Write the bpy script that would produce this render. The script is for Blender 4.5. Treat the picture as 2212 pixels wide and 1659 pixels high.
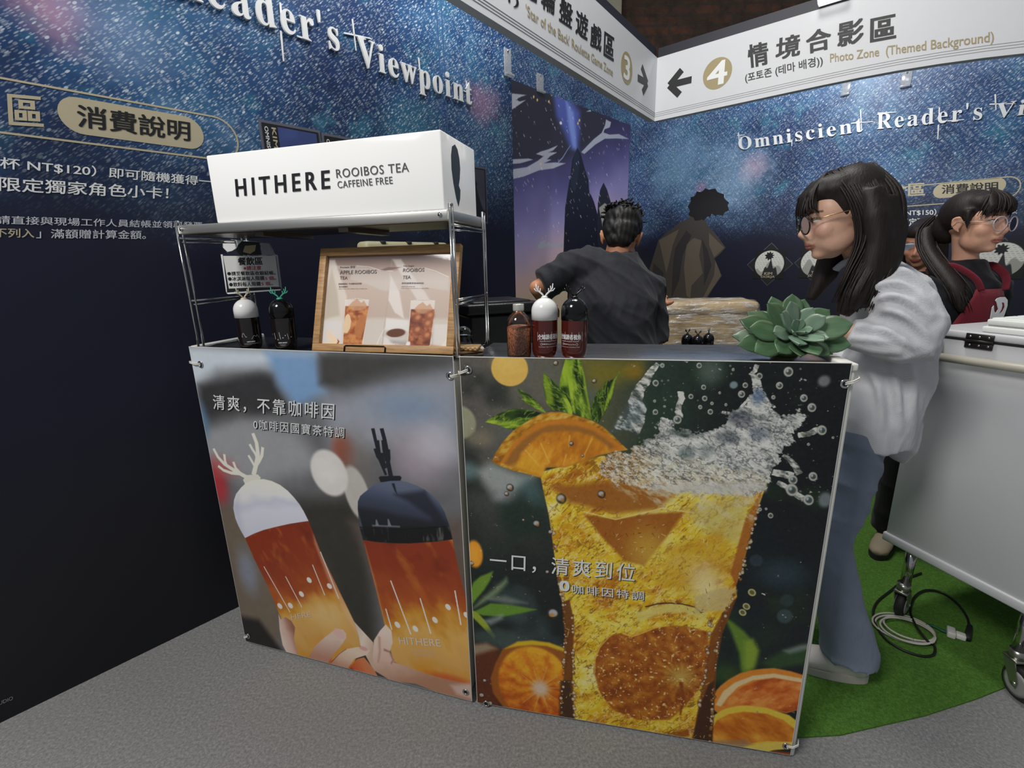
import bpy, bmesh, math, random
import numpy as np
from mathutils import Vector, Matrix

for _o in list(bpy.data.objects):
    bpy.data.objects.remove(_o)
S = bpy.context.scene
COL = S.collection
rnd = random.Random(7)

# ------------------------------------------------------------------ camera
CAM_H, FPX, PITCH, ROLL = 1.35, 1020.0, math.radians(14.25), math.radians(-1.37)
_F = np.array([0, math.cos(PITCH), -math.sin(PITCH)])
_R0 = np.array([1.0, 0, 0])
_U0 = np.cross(_R0, _F)
_R = math.cos(ROLL) * _R0 + math.sin(ROLL) * _U0
_U = -math.sin(ROLL) * _R0 + math.cos(ROLL) * _U0
CPOS = np.array([0, 0, CAM_H])
cam = bpy.data.cameras.new('camera')
cam.sensor_fit = 'HORIZONTAL'
cam.sensor_width = 36.0
cam.lens = FPX * 36.0 / 2212.0
cam.clip_start = 0.02
camo = bpy.data.objects.new('camera', cam)
camo.matrix_world = Matrix(((_R[0], _U[0], -_F[0], 0), (_R[1], _U[1], -_F[1], 0), (_R[2], _U[2], -_F[2], CAM_H), (0, 0, 0, 1)))
COL.objects.link(camo)
S.camera = camo

# ------------------------------------------------------------------ view, world, lights
S.view_settings.view_transform = 'Standard'
S.view_settings.look = 'None'
S.view_settings.gamma = 1.0
S.view_settings.use_curve_mapping = False
S.view_settings.exposure = 0.0
W = bpy.data.worlds.new('hall_ambient')
S.world = W
W.use_nodes = True
W.node_tree.nodes['Background'].inputs['Color'].default_value = (0.86, 0.93, 1.0, 1)
W.node_tree.nodes['Background'].inputs['Strength'].default_value = 0.22


def area(name, loc, target, sx, sy, power, col=(1, 0.97, 0.93), spread=math.pi):
    l = bpy.data.lights.new(name, 'AREA')
    l.shape = 'RECTANGLE'
    l.size, l.size_y, l.energy, l.color = sx, sy, power, col
    l.spread = spread
    o = bpy.data.objects.new(name, l)
    o.location = loc
    o.rotation_euler = (Vector(target) - Vector(loc)).to_track_quat('-Z', 'Y').to_euler()
    COL.objects.link(o)
    return o


area('hall_light_front', (-1.9, -0.9, 3.9), (0.1, 1.2, 0.7), 1.0, 1.0, 104)
area('hall_light_booth', (0.6, 2.0, 4.5), (0.75, 2.2, 0.0), 0.9, 0.9, 66)
area('booth_spot_left', (-0.10, 1.80, 3.25), (-0.2, 2.7, 2.1), 0.25, 0.25, 13, (1, 0.98, 0.95))
area('booth_spot_right', (1.90, 3.22, 2.92), (2.55, 4.1, 1.9), 0.12, 0.12, 15, (0.97, 0.98, 1.0))

# ------------------------------------------------------------------ frames


class Frame:
    """local plane: x along the wall (left to right seen from its front), y up, z out of its front"""

    def __init__(s, o, deg, tilt=0.0):
        a = math.radians(deg)
        s.X = np.array([math.cos(a), math.sin(a), 0])
        Z0 = np.array([math.sin(a), -math.cos(a), 0])
        t = math.radians(tilt)                      # leaning back by tilt degrees
        s.Y = np.array([0, 0, 1]) * math.cos(t) - Z0 * math.sin(t)
        s.Z = Z0 * math.cos(t) + np.array([0, 0, 1]) * math.sin(t)
        s.O = np.array(list(o) + [0] * (3 - len(o)), float)

    def m(s):
        return Matrix([[s.X[i], s.Y[i], s.Z[i], s.O[i]] for i in range(3)] + [[0, 0, 0, 1]])

    def w(s, x, y, z=0):
        return s.O + s.X * x + s.Y * y + s.Z * z

    def q(s, px, py, z=0):
        """surveyed point of the photograph -> local x, y on this plane (offset z in front)"""
        d = _F + (px - 1106) / FPX * _R - (py - 829.5) / FPX * _U
        O = s.O + s.Z * z
        t = (O - CPOS) @ s.Z / (d @ s.Z)
        P = CPOS + t * d - O
        return float(P @ s.X), float(P @ s.Y)

    def at(s, x, y, z=0, deg=None, tilt=0):
        f = Frame(s.w(x, y, z), 0, 0)
        f.X, f.Y, f.Z = s.X, s.Y, s.Z
        if deg is not None:
            a = math.radians(deg)
            f.X, f.Y = s.X * math.cos(a) + s.Y * math.sin(a), -s.X * math.sin(a) + s.Y * math.cos(a)
        return f


def level(px, py, z):
    """surveyed point -> world point at height z"""
    d = _F + (px - 1106) / FPX * _R - (py - 829.5) / FPX * _U
    return CPOS + (z - CAM_H) / d[2] * d


def depth(px, py, y):
    d = _F + (px - 1106) / FPX * _R - (py - 829.5) / FPX * _U
    return CPOS + y / d[1] * d


def lin(c):
    """sRGB 0..255 -> linear"""
    a = np.asarray(c, float) / 255.0
    return np.where(a <= 0.04045, a / 12.92, ((a + 0.055) / 1.055) ** 2.4)


def rgb(*c):
    return tuple(float(v) for v in lin(c)) + (1.0,)


# ------------------------------------------------------------------ materials
class NT:
    def __init__(s, name):
        s.m = bpy.data.materials.new(name)
        s.m.use_nodes = True
        s.t = s.m.node_tree
        s.b = s.t.nodes['Principled BSDF']

    def n(s, kind, ins=None, **kw):
        nd = s.t.nodes.new(kind)
        for k, v in kw.items():
            setattr(nd, k, v)
        for k, v in (ins or {}).items():
            s.put(nd.inputs[k], v)
        return nd

    def put(s, sock, v):
        if isinstance(v, bpy.types.NodeSocket):
            s.t.links.new(v, sock)
        elif isinstance(v, bpy.types.Node):
            s.t.links.new(v.outputs[0], sock)
        else:
            sock.default_value = v

    def math(s, op, a, b=0.0, c=0.0, clamp=False):
        nd = s.t.nodes.new('ShaderNodeMath')
        nd.operation = op
        nd.use_clamp = clamp
        for i, v in enumerate((a, b, c)):
            s.put(nd.inputs[i], v)
        return nd.outputs[0]

    def mix(s, f, a, b, blend='MIX'):
        nd = s.t.nodes.new('ShaderNodeMix')
        nd.data_type = 'RGBA'
        nd.blend_type = blend
        s.put(nd.inputs[0], f)
        s.put(nd.inputs[6], a)
        s.put(nd.inputs[7], b)
        return nd.outputs[2]

    def ramp(s, f, stops, interp='LINEAR'):
        nd = s.t.nodes.new('ShaderNodeValToRGB')
        s.put(nd.inputs[0], f)
        e = nd.color_ramp.elements
        nd.color_ramp.interpolation = interp
        while len(e) < len(stops):
            e.new(0.5)
        for el, (p, c) in zip(e, stops):
            el.position = p
            el.color = c if len(c) == 4 else tuple(c) + (1,)
        return nd.outputs[0]

    def smooth(s, v, lo, hi, a=0.0, b=1.0):
        nd = s.t.nodes.new('ShaderNodeMapRange')
        nd.interpolation_type = 'SMOOTHSTEP'
        for i, x in enumerate((v, lo, hi, a, b)):
            s.put(nd.inputs[i], x)
        return nd.outputs[0]

    def set(s, **kw):
        for k, v in kw.items():
            s.put(s.b.inputs[k.replace('_', ' ')], v)
        return s.m

    def bump(s, h, strength=0.3, dist=0.01):
        nd = s.n('ShaderNodeBump', {'Height': h, 'Strength': strength, 'Distance': dist})
        s.put(s.b.inputs['Normal'], nd.outputs[0])

    def noise(s, scale, detail=3, rough=0.5, vec=None, dim='3D'):
        nd = s.t.nodes.new('ShaderNodeTexNoise')
        nd.noise_dimensions = dim
        nd.inputs['Scale'].default_value = scale
        nd.inputs['Detail'].default_value = detail
        nd.inputs['Roughness'].default_value = rough
        if vec is None:
            vec = s.obco()
        s.put(nd.inputs['Vector'], vec)
        return nd.outputs[0]

    def obco(s):
        if not hasattr(s, '_oc'):
            s._oc = s.t.nodes.new('ShaderNodeTexCoord').outputs['Object']
        return s._oc


def plain(name, c, rough=0.5, metal=0.0, var=0.06, nscale=14.0, spec=0.5, bump=0.0, bscale=120.0, **kw):
    """one-colour material with a slight noise in tone and gloss"""
    N = NT(name)
    base = rgb(*c)
    n = N.noise(nscale, 3)
    dark = tuple(v * (1 - var) for v in base[:3]) + (1,)
    lite = tuple(min(1, v * (1 + var)) for v in base[:3]) + (1,)
    N.set(Base_Color=N.mix(n, dark, lite), Roughness=rough, Metallic=metal, Specular_IOR_Level=spec)
    if bump:
        N.bump(N.noise(bscale, 4), bump, 0.004)
    for k, v in kw.items():
        N.put(N.b.inputs[k.replace('_', ' ')], v)
    return N.m


def painted(name, rough=0.45, spec=0.4, grain=0.0):
    N = NT(name)
    at = N.n('ShaderNodeVertexColor', layer_name='print').outputs[0]
    N.set(Base_Color=at, Roughness=rough, Specular_IOR_Level=spec)
    if grain:
        N.bump(N.noise(grain, 3), 0.08, 0.002)
    return N.m


# ------------------------------------------------------------------ mesh builder
class MB:
    def __init__(s):
        s.v, s.f, s.mi, s.sm = [], [], [], []

    def add(s, vs, fs, mi=0, smooth=False):
        b = len(s.v)
        s.v += [tuple(map(float, p)) for p in vs]
        s.f += [tuple(b + i for i in f) for f in fs]
        s.mi += [mi] * len(fs)
        s.sm += [smooth] * len(fs)
        return s

    def box(s, c, d, mi=0, rot=None):
        x, y, z = d[0] / 2, d[1] / 2, d[2] / 2
        vs = [Vector((sx * x, sy * y, sz * z)) for sx in (-1, 1) for sy in (-1, 1) for sz in (-1, 1)]
        if rot is not None:
            vs = [rot @ p for p in vs]
        vs = [p + Vector(c) for p in vs]
        return s.add(vs, [(0, 1, 3, 2), (4, 6, 7, 5), (0, 4, 5, 1), (2, 3, 7, 6), (0, 2, 6, 4), (1, 5, 7, 3)], mi)

    def rbox(s, lo, hi, r=0.01, seg=3, mi=0):
        bm = bmesh.new()
        bmesh.ops.create_cube(bm, size=1)
        for v in bm.verts:
            for i in range(3):
                v.co[i] = lo[i] if v.co[i] < 0 else hi[i]
        bmesh.ops.bevel(bm, geom=bm.edges[:], offset=r, segments=seg, affect='EDGES', profile=0.5)
        return s.bm(bm, mi, True)

    def bm(s, bm, mi=0, smooth=False):
        bm.verts.index_update()
        s.add([v.co for v in bm.verts], [[v.index for v in f.verts] for f in bm.faces], mi, smooth)
        bm.free()
        return s

    def tube(s, pts, r, n=10, mi=0, cap=True, smooth=True, flat=1.0, up=None):
        pts = [Vector(p) for p in pts]
        rs = list(r) if hasattr(r, '__len__') else [r] * len(pts)
        vs, fs = [], []
        t0 = (pts[1] - pts[0]).normalized()
        ref = Vector(up) if up else (Vector((0, 0, 1)) if abs(t0.z) < 0.9 else Vector((1, 0, 0)))
        a = t0.cross(ref).normalized()
        for i, p in enumerate(pts):
            t = (pts[min(i + 1, len(pts) - 1)] - pts[max(i - 1, 0)])
            if t.length < 1e-9:
                t = t0
            t = t.normalized()
            a = (a - t * a.dot(t))
            a = a.normalized() if a.length > 1e-6 else t.orthogonal().normalized()
            b = t.cross(a)
            for k in range(n):
                th = 2 * math.pi * k / n
                vs.append(p + a * (rs[i] * math.cos(th)) + b * (rs[i] * flat * math.sin(th)))
        for i in range(len(pts) - 1):
            for k in range(n):
                k2 = (k + 1) % n
                fs.append((i * n + k, i * n + k2, (i + 1) * n + k2, (i + 1) * n + k))
        if cap:
            fs.append(tuple(range(n - 1, -1, -1)))
            fs.append(tuple(range((len(pts) - 1) * n, len(pts) * n)))
        return s.add(vs, fs, mi, smooth)

    def lathe(s, prof, n=32, mi=0, c=(0, 0, 0), smooth=True):
        vs, fs = [], []
        for r, z in prof:
            for k in range(n):
                th = 2 * math.pi * k / n
                vs.append((c[0] + r * math.cos(th), c[1] + r * math.sin(th), c[2] + z))
        for i in range(len(prof) - 1):
            for k in range(n):
                k2 = (k + 1) % n
                fs.append((i * n + k, i * n + k2, (i + 1) * n + k2, (i + 1) * n + k))
        fs.append(tuple(range(n - 1, -1, -1)))
        fs.append(tuple(range((len(prof) - 1) * n, len(prof) * n)))
        return s.add(vs, fs, mi, smooth)

    def ell(s, c, r, n=16, m=10, mi=0, rot=None):
        vs, fs = [], []
        for i in range(m + 1):
            ph = math.pi * i / m
            for k in range(n):
                th = 2 * math.pi * k / n
                p = Vector((r[0] * math.sin(ph) * math.cos(th), r[1] * math.sin(ph) * math.sin(th), r[2] * math.cos(ph)))
                if rot is not None:
                    p = rot @ p
                vs.append(p + Vector(c))
        for i in range(m):
            for k in range(n):
                k2 = (k + 1) % n
                fs.append((i * n + k, (i + 1) * n + k, (i + 1) * n + k2, i * n + k2))
        return s.add(vs, fs, mi, True)

    def prism(s, poly, z0, z1, mi=0):
        """closed 2-D outline extruded along local z"""
        n = len(poly)
        vs = [(x, y, z0) for x, y in poly] + [(x, y, z1) for x, y in poly]
        fs = [(i, (i + 1) % n, n + (i + 1) % n, n + i) for i in range(n)]
        b = len(s.v)
        s.add(vs, fs, mi)
        from mathutils.geometry import tessellate_polygon
        for off, flip in ((0, True), (n, False)):
            tri = tessellate_polygon([[Vector((x, y, 0)) for x, y in poly]])
            area2 = sum(poly[i][0] * poly[(i + 1) % n][1] - poly[(i + 1) % n][0] * poly[i][1] for i in range(n))
            for t in tri:
                a2 = (poly[t[1]][0] - poly[t[0]][0]) * (poly[t[2]][1] - poly[t[0]][1]) - (poly[t[2]][0] - poly[t[0]][0]) * (poly[t[1]][1] - poly[t[0]][1])
                t = t if a2 > 0 else t[::-1]
                t = t[::-1] if flip else t
                s.f.append(tuple(b + off + i for i in t))
                s.mi.append(mi)
                s.sm.append(False)
        return s

    def xf(s, M, start=0):
        M = Matrix(M)
        s.v[start:] = [tuple(M @ Vector(p)) for p in s.v[start:]]
        return s

    def mesh(s, name, mats):
        me = bpy.data.meshes.new(name)
        me.from_pydata(s.v, [], s.f)
        for m in (mats if isinstance(mats, (list, tuple)) else [mats]):
            me.materials.append(m)
        me.polygons.foreach_set('material_index', s.mi)
        me.polygons.foreach_set('use_smooth', s.sm)
        me.update()
        return me


def link(name, data, parent=None, frame=None):
    o = bpy.data.objects.new(name, data)
    COL.objects.link(o)
    if frame is not None:
        o.matrix_world = frame.m() if isinstance(frame, Frame) else frame
    if parent is not None:
        o.parent = parent
    return o


def obj(name, mb, mats, parent=None, frame=None, bevel=0.0, seg=2):
    o = link(name, mb.mesh(name, mats), parent, frame)
    if bevel:
        m = o.modifiers.new('bevel', 'BEVEL')
        m.width, m.segments, m.limit_method, m.angle_limit = bevel, seg, 'ANGLE', math.radians(40)
    return o


def tag(o, label, cat, group=None, kind=None):
    if label:
        o['label'] = label
    if cat:
        o['category'] = cat
    if group:
        o['group'] = group
    if kind:
        o['kind'] = kind
    return o


def thing(name, label, cat, frame=None, group=None):
    o = link(name, None, None, frame)
    o.empty_display_size = 0.05
    return tag(o, label, cat, group)


def struct(name, mb, mat, frame=None, bevel=0.0, label=None):
    o = obj(name, mb, mat, None, frame, bevel)
    o['kind'] = 'structure'
    if label:
        o['label'] = label
    return o


def copy_tree(o, parent=None):
    c = o.copy()
    COL.objects.link(c)
    if parent is not None:
        c.parent = parent
    for ch in list(o.children):
        copy_tree(ch, c)
    return c


# ------------------------------------------------------------------ lettering
_tc = {}


def text_raw(body, bold=0.0, depth_=0.0, space=1.0, shear=0.0):
    key = (body, bold, depth_, space, shear)
    if key not in _tc:
        c = bpy.data.curves.new('lettering', 'FONT')
        c.body, c.offset, c.extrude, c.space_character, c.shear = body, bold, depth_, space, shear
        c.resolution_u = 4
        o = bpy.data.objects.new('lettering', c)
        COL.objects.link(o)
        dg = bpy.context.evaluated_depsgraph_get()
        me = bpy.data.meshes.new_from_object(o.evaluated_get(dg))
        vs = np.array([v.co[:] for v in me.vertices]).reshape(-1, 3)
        fs = [tuple(p.vertices) for p in me.polygons]
        bpy.data.objects.remove(o)
        bpy.data.curves.remove(c)
        bpy.data.meshes.remove(me)
        _tc[key] = (vs, fs)
    return _tc[key]


def text_on(mb, fr, body, p0, p1, p2, z=0.002, bold=0.0, depth_=0.0, mi=0, space=1.0, shear=0.0, px=True):
    """lettering fitted between surveyed corners: p0 lower left, p1 lower right, p2 upper left of its ink box"""
    vs, fs = text_raw(body, 0.0, 0.0, space, shear)
    a, b, c = [np.array(fr.q(*p) if px else p) for p in (p0, p1, p2)]
    lo, hi = vs[:, :2].min(0), vs[:, :2].max(0)
    s = (vs[:, :2] - lo) / (hi - lo)
    em = np.linalg.norm(c - a) / max(1e-6, (hi - lo)[1])
    ux, uy = (b - a) / np.linalg.norm(b - a), (c - a) / np.linalg.norm(c - a)
    k = bold * em
    offs = [(0, 0)] if not bold else [(0, 0), (-k, -k * 0.6), (k, k * 0.6), (-k, k * 0.6), (k, -k * 0.6)]
    for i, (dx, dy) in enumerate(offs):
        P = a + s[:, :1] * (b - a) + s[:, 1:] * (c - a) + ux * dx + uy * dy
        zz = z + i * 0.00006
        V = [(x, y, zz) for x, y in P]
        if depth_:
            # raised letters: front face plus skirts
            n = len(V)
            V2 = [(x, y, zz + depth_) for x, y in P]
            cnt = {}
            for f in fs:
                for j in range(len(f)):
                    cnt[(f[j], f[(j + 1) % len(f)])] = 1
            sk = [(e[0], e[1], n + e[1], n + e[0]) for e in cnt if (e[1], e[0]) not in cnt]
            mb.add(V + V2, [tuple(n + j for j in f) for f in fs] + sk, mi)
        else:
            mb.add(V, fs, mi)
    return mb


def stroke2(pts, w0, w1=None):
    """outline of a tapered 2-D stroke"""
    w1 = w0 if w1 is None else w1
    L, R = [], []
    n = len(pts)
    for i, p in enumerate(pts):
        a, b = pts[max(i - 1, 0)], pts[min(i + 1, n - 1)]
        dx, dy = b[0] - a[0], b[1] - a[1]
        l = math.hypot(dx, dy) or 1
        w = (w0 + (w1 - w0) * i / max(1, n - 1)) / 2
        L.append((p[0] - dy / l * w, p[1] + dx / l * w))
        R.append((p[0] + dy / l * w, p[1] - dx / l * w))
    return R + L[::-1]


def pill_poly(x0, y0, x1, y1, n=10):
    r = (y1 - y0) / 2
    cy = (y0 + y1) / 2
    P = []
    for k in range(n + 1):
        t = -math.pi / 2 + math.pi * k / n
        P.append((x1 - r + r * math.cos(t), cy + r * math.sin(t)))
    for k in range(n + 1):
        t = math.pi / 2 + math.pi * k / n
        P.append((x0 + r + r * math.cos(t), cy + r * math.sin(t)))
    return P


def ring_face(mb, P, w, z, mi=0):
    """flat band of width w inside outline P"""
    n = len(P)
    c = np.mean(P, axis=0)
    Q = []
    for i, p in enumerate(P):
        a, b = P[i - 1], P[(i + 1) % n]
        dx, dy = b[0] - a[0], b[1] - a[1]
        l = math.hypot(dx, dy) or 1
        Q.append((p[0] - dy / l * w, p[1] + dx / l * w))
    mb.add([(x, y, z) for x, y in P] + [(x, y, z) for x, y in Q], [(i, (i + 1) % n, n + (i + 1) % n, n + i) for i in range(n)], mi)
# ------------------------------------------------------------------ setting: frames of the planes
F_LEFT = Frame((-1.6214, 1.1763), 46.92)
F_BACK = Frame((1.27, 5.30), 46.92)
F_RIGHT = Frame((1.27, 5.30), -43.08)
F_SIGN3 = Frame((1.0757, 3.7694), 53.5)
F_SIGN4 = Frame((1.0757, 3.7694), -40.0)


def star_mat(name, spots, z_dark=1.55, z_full=2.0):
    """printed night sky: deep blue cloudy ground with dense slanted white star dashes above a navy lower part"""
    N = NT(name)
    oc = N.obco()
    sep = N.n('ShaderNodeSeparateXYZ', {0: oc})
    x, y = sep.outputs[0], sep.outputs[1]
    flat = N.n('ShaderNodeCombineXYZ', {0: x, 1: y, 2: 0.0}).outputs[0]
    cloud = N.noise(1.7, 5, 0.62, flat)
    fine = N.noise(5.0, 5, 0.65, flat)
    yb = N.math('ADD', y, N.math('MULTIPLY', N.math('SUBTRACT', cloud, 0.5), 0.45))
    up = N.smooth(yb, z_dark - 0.12, z_full)
    ground = N.ramp(cloud, [(0.30, rgb(24, 44, 82)), (0.48, rgb(36, 68, 114)), (0.60, rgb(50, 94, 138)), (0.74, rgb(100, 138, 174))])
    ground = N.mix(N.smooth(fine, 0.52, 0.72), ground, rgb(48, 110, 140))
    ground = N.mix(N.smooth(fine, 0.48, 0.26), ground, rgb(26, 52, 104))
    for (sx, sy, r, c) in spots:
        d = N.n('ShaderNodeVectorMath', {0: flat, 1: (sx, sy, 0)}, operation='DISTANCE').outputs['Value']
        d = N.math('ADD', d, N.math('MULTIPLY', N.math('SUBTRACT', fine, 0.5), r * 1.6))
        ground = N.mix(N.smooth(d, r, r * 0.1, 0, 0.6), ground, rgb(*c))
    col = N.mix(up, rgb(25, 28, 48), ground)
    # navy fades to near black towards the skirting of the print
    col = N.mix(N.smooth(y, 1.25, 0.25), col, rgb(27, 28, 34))
    # star dashes
    stars = None
    for (ang, sc, asp, r0, r1, p0, seed, gain) in ((-40, 150, 4.4, 0.14, 0.38, 0.50, 0, 0.42), (-43, 98, 3.8, 0.10, 0.25, 0.45, 5.3, 0.68),
                                                 (-38, 230, 4.0, 0.20, 0.46, 0.45, 9.1, 0.34), (-40, 30, 1.9, 0.07, 0.13, 0.60, 3.7, 0.8)):
        rt = N.n('ShaderNodeMapping', {'Vector': flat, 'Rotation': (0, 0, math.radians(ang))}, vector_type='POINT')
        mp = N.n('ShaderNodeMapping', {'Vector': rt.outputs[0], 'Scale': (sc / asp, sc, 1), 'Location': (seed, seed * 1.7, 0)}, vector_type='POINT')
        v = N.n('ShaderNodeTexVoronoi', {'Vector': mp.outputs[0], 'Scale': 1.0}, voronoi_dimensions='2D')
        rr = N.n('ShaderNodeSeparateColor', {0: v.outputs['Color']})
        on = N.smooth(rr.outputs[0], p0, p0 + 0.4)
        s = N.math('MULTIPLY', N.smooth(v.outputs['Distance'], r1, r0), N.math('MULTIPLY', on, gain))
        stars = s if stars is None else N.math('MAXIMUM', stars, s)
    dens = N.smooth(N.math('ADD', yb, N.math('MULTIPLY', fine, 0.25)), z_dark + 0.02, z_full + 0.1)
    stars = N.math('MULTIPLY', stars, N.math('MULTIPLY', dens, N.smooth(cloud, 0.2, 0.6, 0.45, 1.0)))
    col = N.mix(stars, col, rgb(224, 236, 244))
    N.set(Base_Color=col, Roughness=0.42, Specular_IOR_Level=0.35)
    return N.m


def carpet(name, c, scale=420.0):
    N = NT(name)
    n1 = N.noise(scale, 3, 0.7)
    n2 = N.noise(scale * 0.22, 4, 0.6)
    n3 = N.noise(2.2, 3)
    b = np.array(lin(c))
    col = N.ramp(N.math('ADD', N.math('MULTIPLY', n1, 0.55), N.math('MULTIPLY', n2, 0.45)),
                 [(0.34, tuple(b * 0.52)), (0.5, tuple(b)), (0.66, tuple(np.minimum(b * 1.7, 1)))])
    col = N.mix(N.smooth(n3, 0.3, 0.7, 0, 0.22), col, tuple(b * 0.8) + (1,))
    N.set(Base_Color=col, Roughness=0.96, Specular_IOR_Level=0.12)
    N.bump(N.math('ADD', n1, n2), 0.6, 0.004)
    return N.m


M_CARPET = carpet('grey_needle_felt_carpet', (148, 148, 147), 560.0)
M_GREEN = carpet('green_event_carpet', (84, 124, 52), 520)
ql = F_LEFT.q
qr = F_RIGHT.q
M_STAR_L = star_mat('starry_print_left', [(*ql(115, 25), 0.13, (205, 160, 190)), (*ql(1045, 222), 0.16, (170, 130, 160)), (*ql(260, 60), 0.2, (120, 150, 190)), (*ql(900, 330), 0.3, (60, 130, 150))])
M_STAR_R = star_mat('starry_print_right', [(*qr(1622, 365), 0.16, (214, 160, 178)), (*qr(1585, 390), 0.42, (140, 176, 208)), (*qr(1470, 360), 0.45, (120, 168, 205)), (*qr(1515, 405), 0.09, (150, 110, 150))])
M_NAVY = plain('navy_board', (30, 31, 44), 0.5)
M_WHITE_PRINT = plain('white_letter_print', (228, 230, 230), 0.5)
M_GREY_PRINT = plain('pale_grey_letter_print', (196, 200, 208), 0.5)
M_GOLD = plain('dull_gold_print', (184, 174, 146), 0.5)
M_GOLD_SIGN = plain('sign_gold_print', (158, 144, 106), 0.5)
M_GOLD_LINE = plain('gold_line_print', (190, 178, 146), 0.5)
M_BLACK_PRINT = plain('black_letter_print', (20, 21, 24), 0.5)
M_SIGN = plain('white_sign_board', (206, 208, 212), 0.42, var=0.02)

# floor
mb = MB()
mb.add([(-4, -2.5, 0), (6.5, -2.5, 0), (6.5, 8.4, 0), (-4, 8.4, 0)], [(0, 1, 2, 3)])
struct('floor', mb, M_CARPET)
# green carpet inside the stand, its front edge swinging round past the counter
edge = [(0.30, 1.42), (0.838, 1.31), (0.790, 1.070), (0.82, 1.068), (0.93, 1.072), (1.06, 1.096), (1.22, 1.125), (1.42, 1.175), (1.64, 1.24), (1.9, 1.34), (2.4, 1.6), (3.2, 2.2), (3.9, 2.75)]
back = [(1.27, 5.24), (0.14, 4.0), (0.12, 2.96), (-0.15, 2.60), (-0.20, 2.0), (-0.05, 1.62)]
mb = MB()
mb.prism(edge + back, 0.0005, 0.005)
tag(obj('green_carpet', mb, M_GREEN), 'bright green event carpet spread behind the counter and under the white freezer', 'carpet')

# walls of the stand: printed boards
def board(name, fr, x0, x1, h, mat, t=0.05):
    mb = MB()
    mb.box(((x0 + x1) / 2, h / 2, -t / 2), (x1 - x0, h, t))
    return struct(name, mb, mat, fr)


WL = board('wall_left', F_LEFT, -2.6, 2.427, 2.95, M_STAR_L)
WB = board('wall_back', F_BACK, -2.70, 0.0, 2.95, M_STAR_R)
WR = board('wall_right', F_RIGHT, 0.0, 5.2, 2.95, M_STAR_R)
mb = MB()
mb.box((2.40, 1.475, -0.38), (0.05, 2.95, 0.62))
struct('wall_return', mb, M_NAVY, F_LEFT)
# seam strip on the left board
mb = MB()
x0 = ql(945, 60)[0]
mb.box((x0, 2.45, 0.001), (0.006, 0.99, 0.002))
mb.box((x0 + 0.03, 2.45, 0.001), (0.006, 0.99, 0.002))
obj('seam_strip', mb, plain('seam_blue', (60, 92, 140), 0.5), WL)

# hall behind: brick wall with a pale pillar
N = NT('dark_brick')
br = N.n('ShaderNodeTexBrick', {'Vector': N.n('ShaderNodeMapping', {'Vector': N.n('ShaderNodeCombineXYZ', {0: N.n('ShaderNodeSeparateXYZ', {0: N.obco()}).outputs[0], 1: N.n('ShaderNodeSeparateXYZ', {0: N.obco()}).outputs[1], 2: 0.0}).outputs[0]}).outputs[0], 'Color1': rgb(120, 78, 62), 'Color2': rgb(92, 70, 58), 'Mortar': rgb(84, 78, 68), 'Scale': 1.0,
                                 'Mortar Size': 0.012, 'Bias': 0.1, 'Brick Width': 0.34, 'Row Height': 0.12})
nn = N.noise(6, 5, 0.7)
N.set(Base_Color=N.mix(N.smooth(nn, 0.35, 0.7), br.outputs[0], rgb(70, 58, 50)), Roughness=0.9)
N.bump(N.math('ADD', br.outputs['Fac'], N.noise(25, 4)), 0.7, 0.02)
mb = MB()
mb.box((4, 3, -0.1), (14, 6, 0.2))
F_BRICK = Frame((-2.0, 7.4), 0)
struct('wall_brick', mb, N.m, F_BRICK)
mb = MB()
xb = F_BRICK.q(1318, 40, 0.3)[0]
mb.box((xb, 3, 0.15), (0.30, 6, 0.3))
struct('pillar_hall', mb, plain('pale_plaster', (190, 182, 160), 0.8), F_BRICK, 0.02)

# ------------------------------------------------------------------ lettering on the left board
c1 = lambda x, y: (x / 2.962, y / 2.962)
V8 = '\U0001D415\U0001D422\U0001D41E\U0001D430\U0001D429\U0001D428\U0001D422\U0001D427\U0001D42D'
R8 = "\U0001D411\U0001D41E\U0001D41A\U0001D41D\U0001D41E\U0001D42B'\U0001D42C"
O8 = '\U0001D40E\U0001D426\U0001D427\U0001D422\U0001D42C\U0001D41C\U0001D422\U0001D41E\U0001D427\U0001D42D'


def bar2(mb, a, b, w, z0, z1, mi=0):
    mb.prism(stroke2([a, b], w, w * 0.6), z0, z1, mi)


def title_left():
    mb = MB()
    xv0, xv1 = ql(767, 75)[0], ql(1017, 222)[0]
    # Viewpoint (p hangs below the line)
    text_on(mb, F_LEFT, V8, (xv0, 2.142), (xv1, 2.116), (xv0, 2.282), 0.002, 0, 0.010, space=1.2, px=False)
    vr = text_raw(R8)[0]
    vv = text_raw(V8)[0]
    w = np.ptp(vr[:, 0]) / np.ptp(vv[:, 0]) * (xv1 - xv0) * 1.06
    x1 = ql(732, 111)[0]
    text_on(mb, F_LEFT, R8, (x1 - w, 2.213), (x1, 2.196), (x1 - w, 2.335), 0.002, 0, 0.010, space=1.2, px=False)
    # thin star-cross strokes of the title
    for a, b in (((1790, 20), (1800, 160)), ((1793, 200), (1812, 395))):
        p, q = ql(*c1(*a)), ql(*c1(*b))
        bar2(mb, p, q, 0.007, 0.002, 0.006)
    for a, b in (((760, 42), (768, 110)), ((742, 72), (800, 84)), ((903, 125), (908, 175)), ((1006, 175), (1010, 222)), ((1000, 196), (1017, 205))):
        bar2(mb, ql(*a), ql(*b), 0.006, 0.002, 0.006)
    p, q = ql(*c1(1895, 232)), ql(*c1(1990, 266))
    bar2(mb, p, q, 0.006, 0.002, 0.006)
    obj('title_lettering', mb, M_WHITE_PRINT, WL)


title_left()


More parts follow.
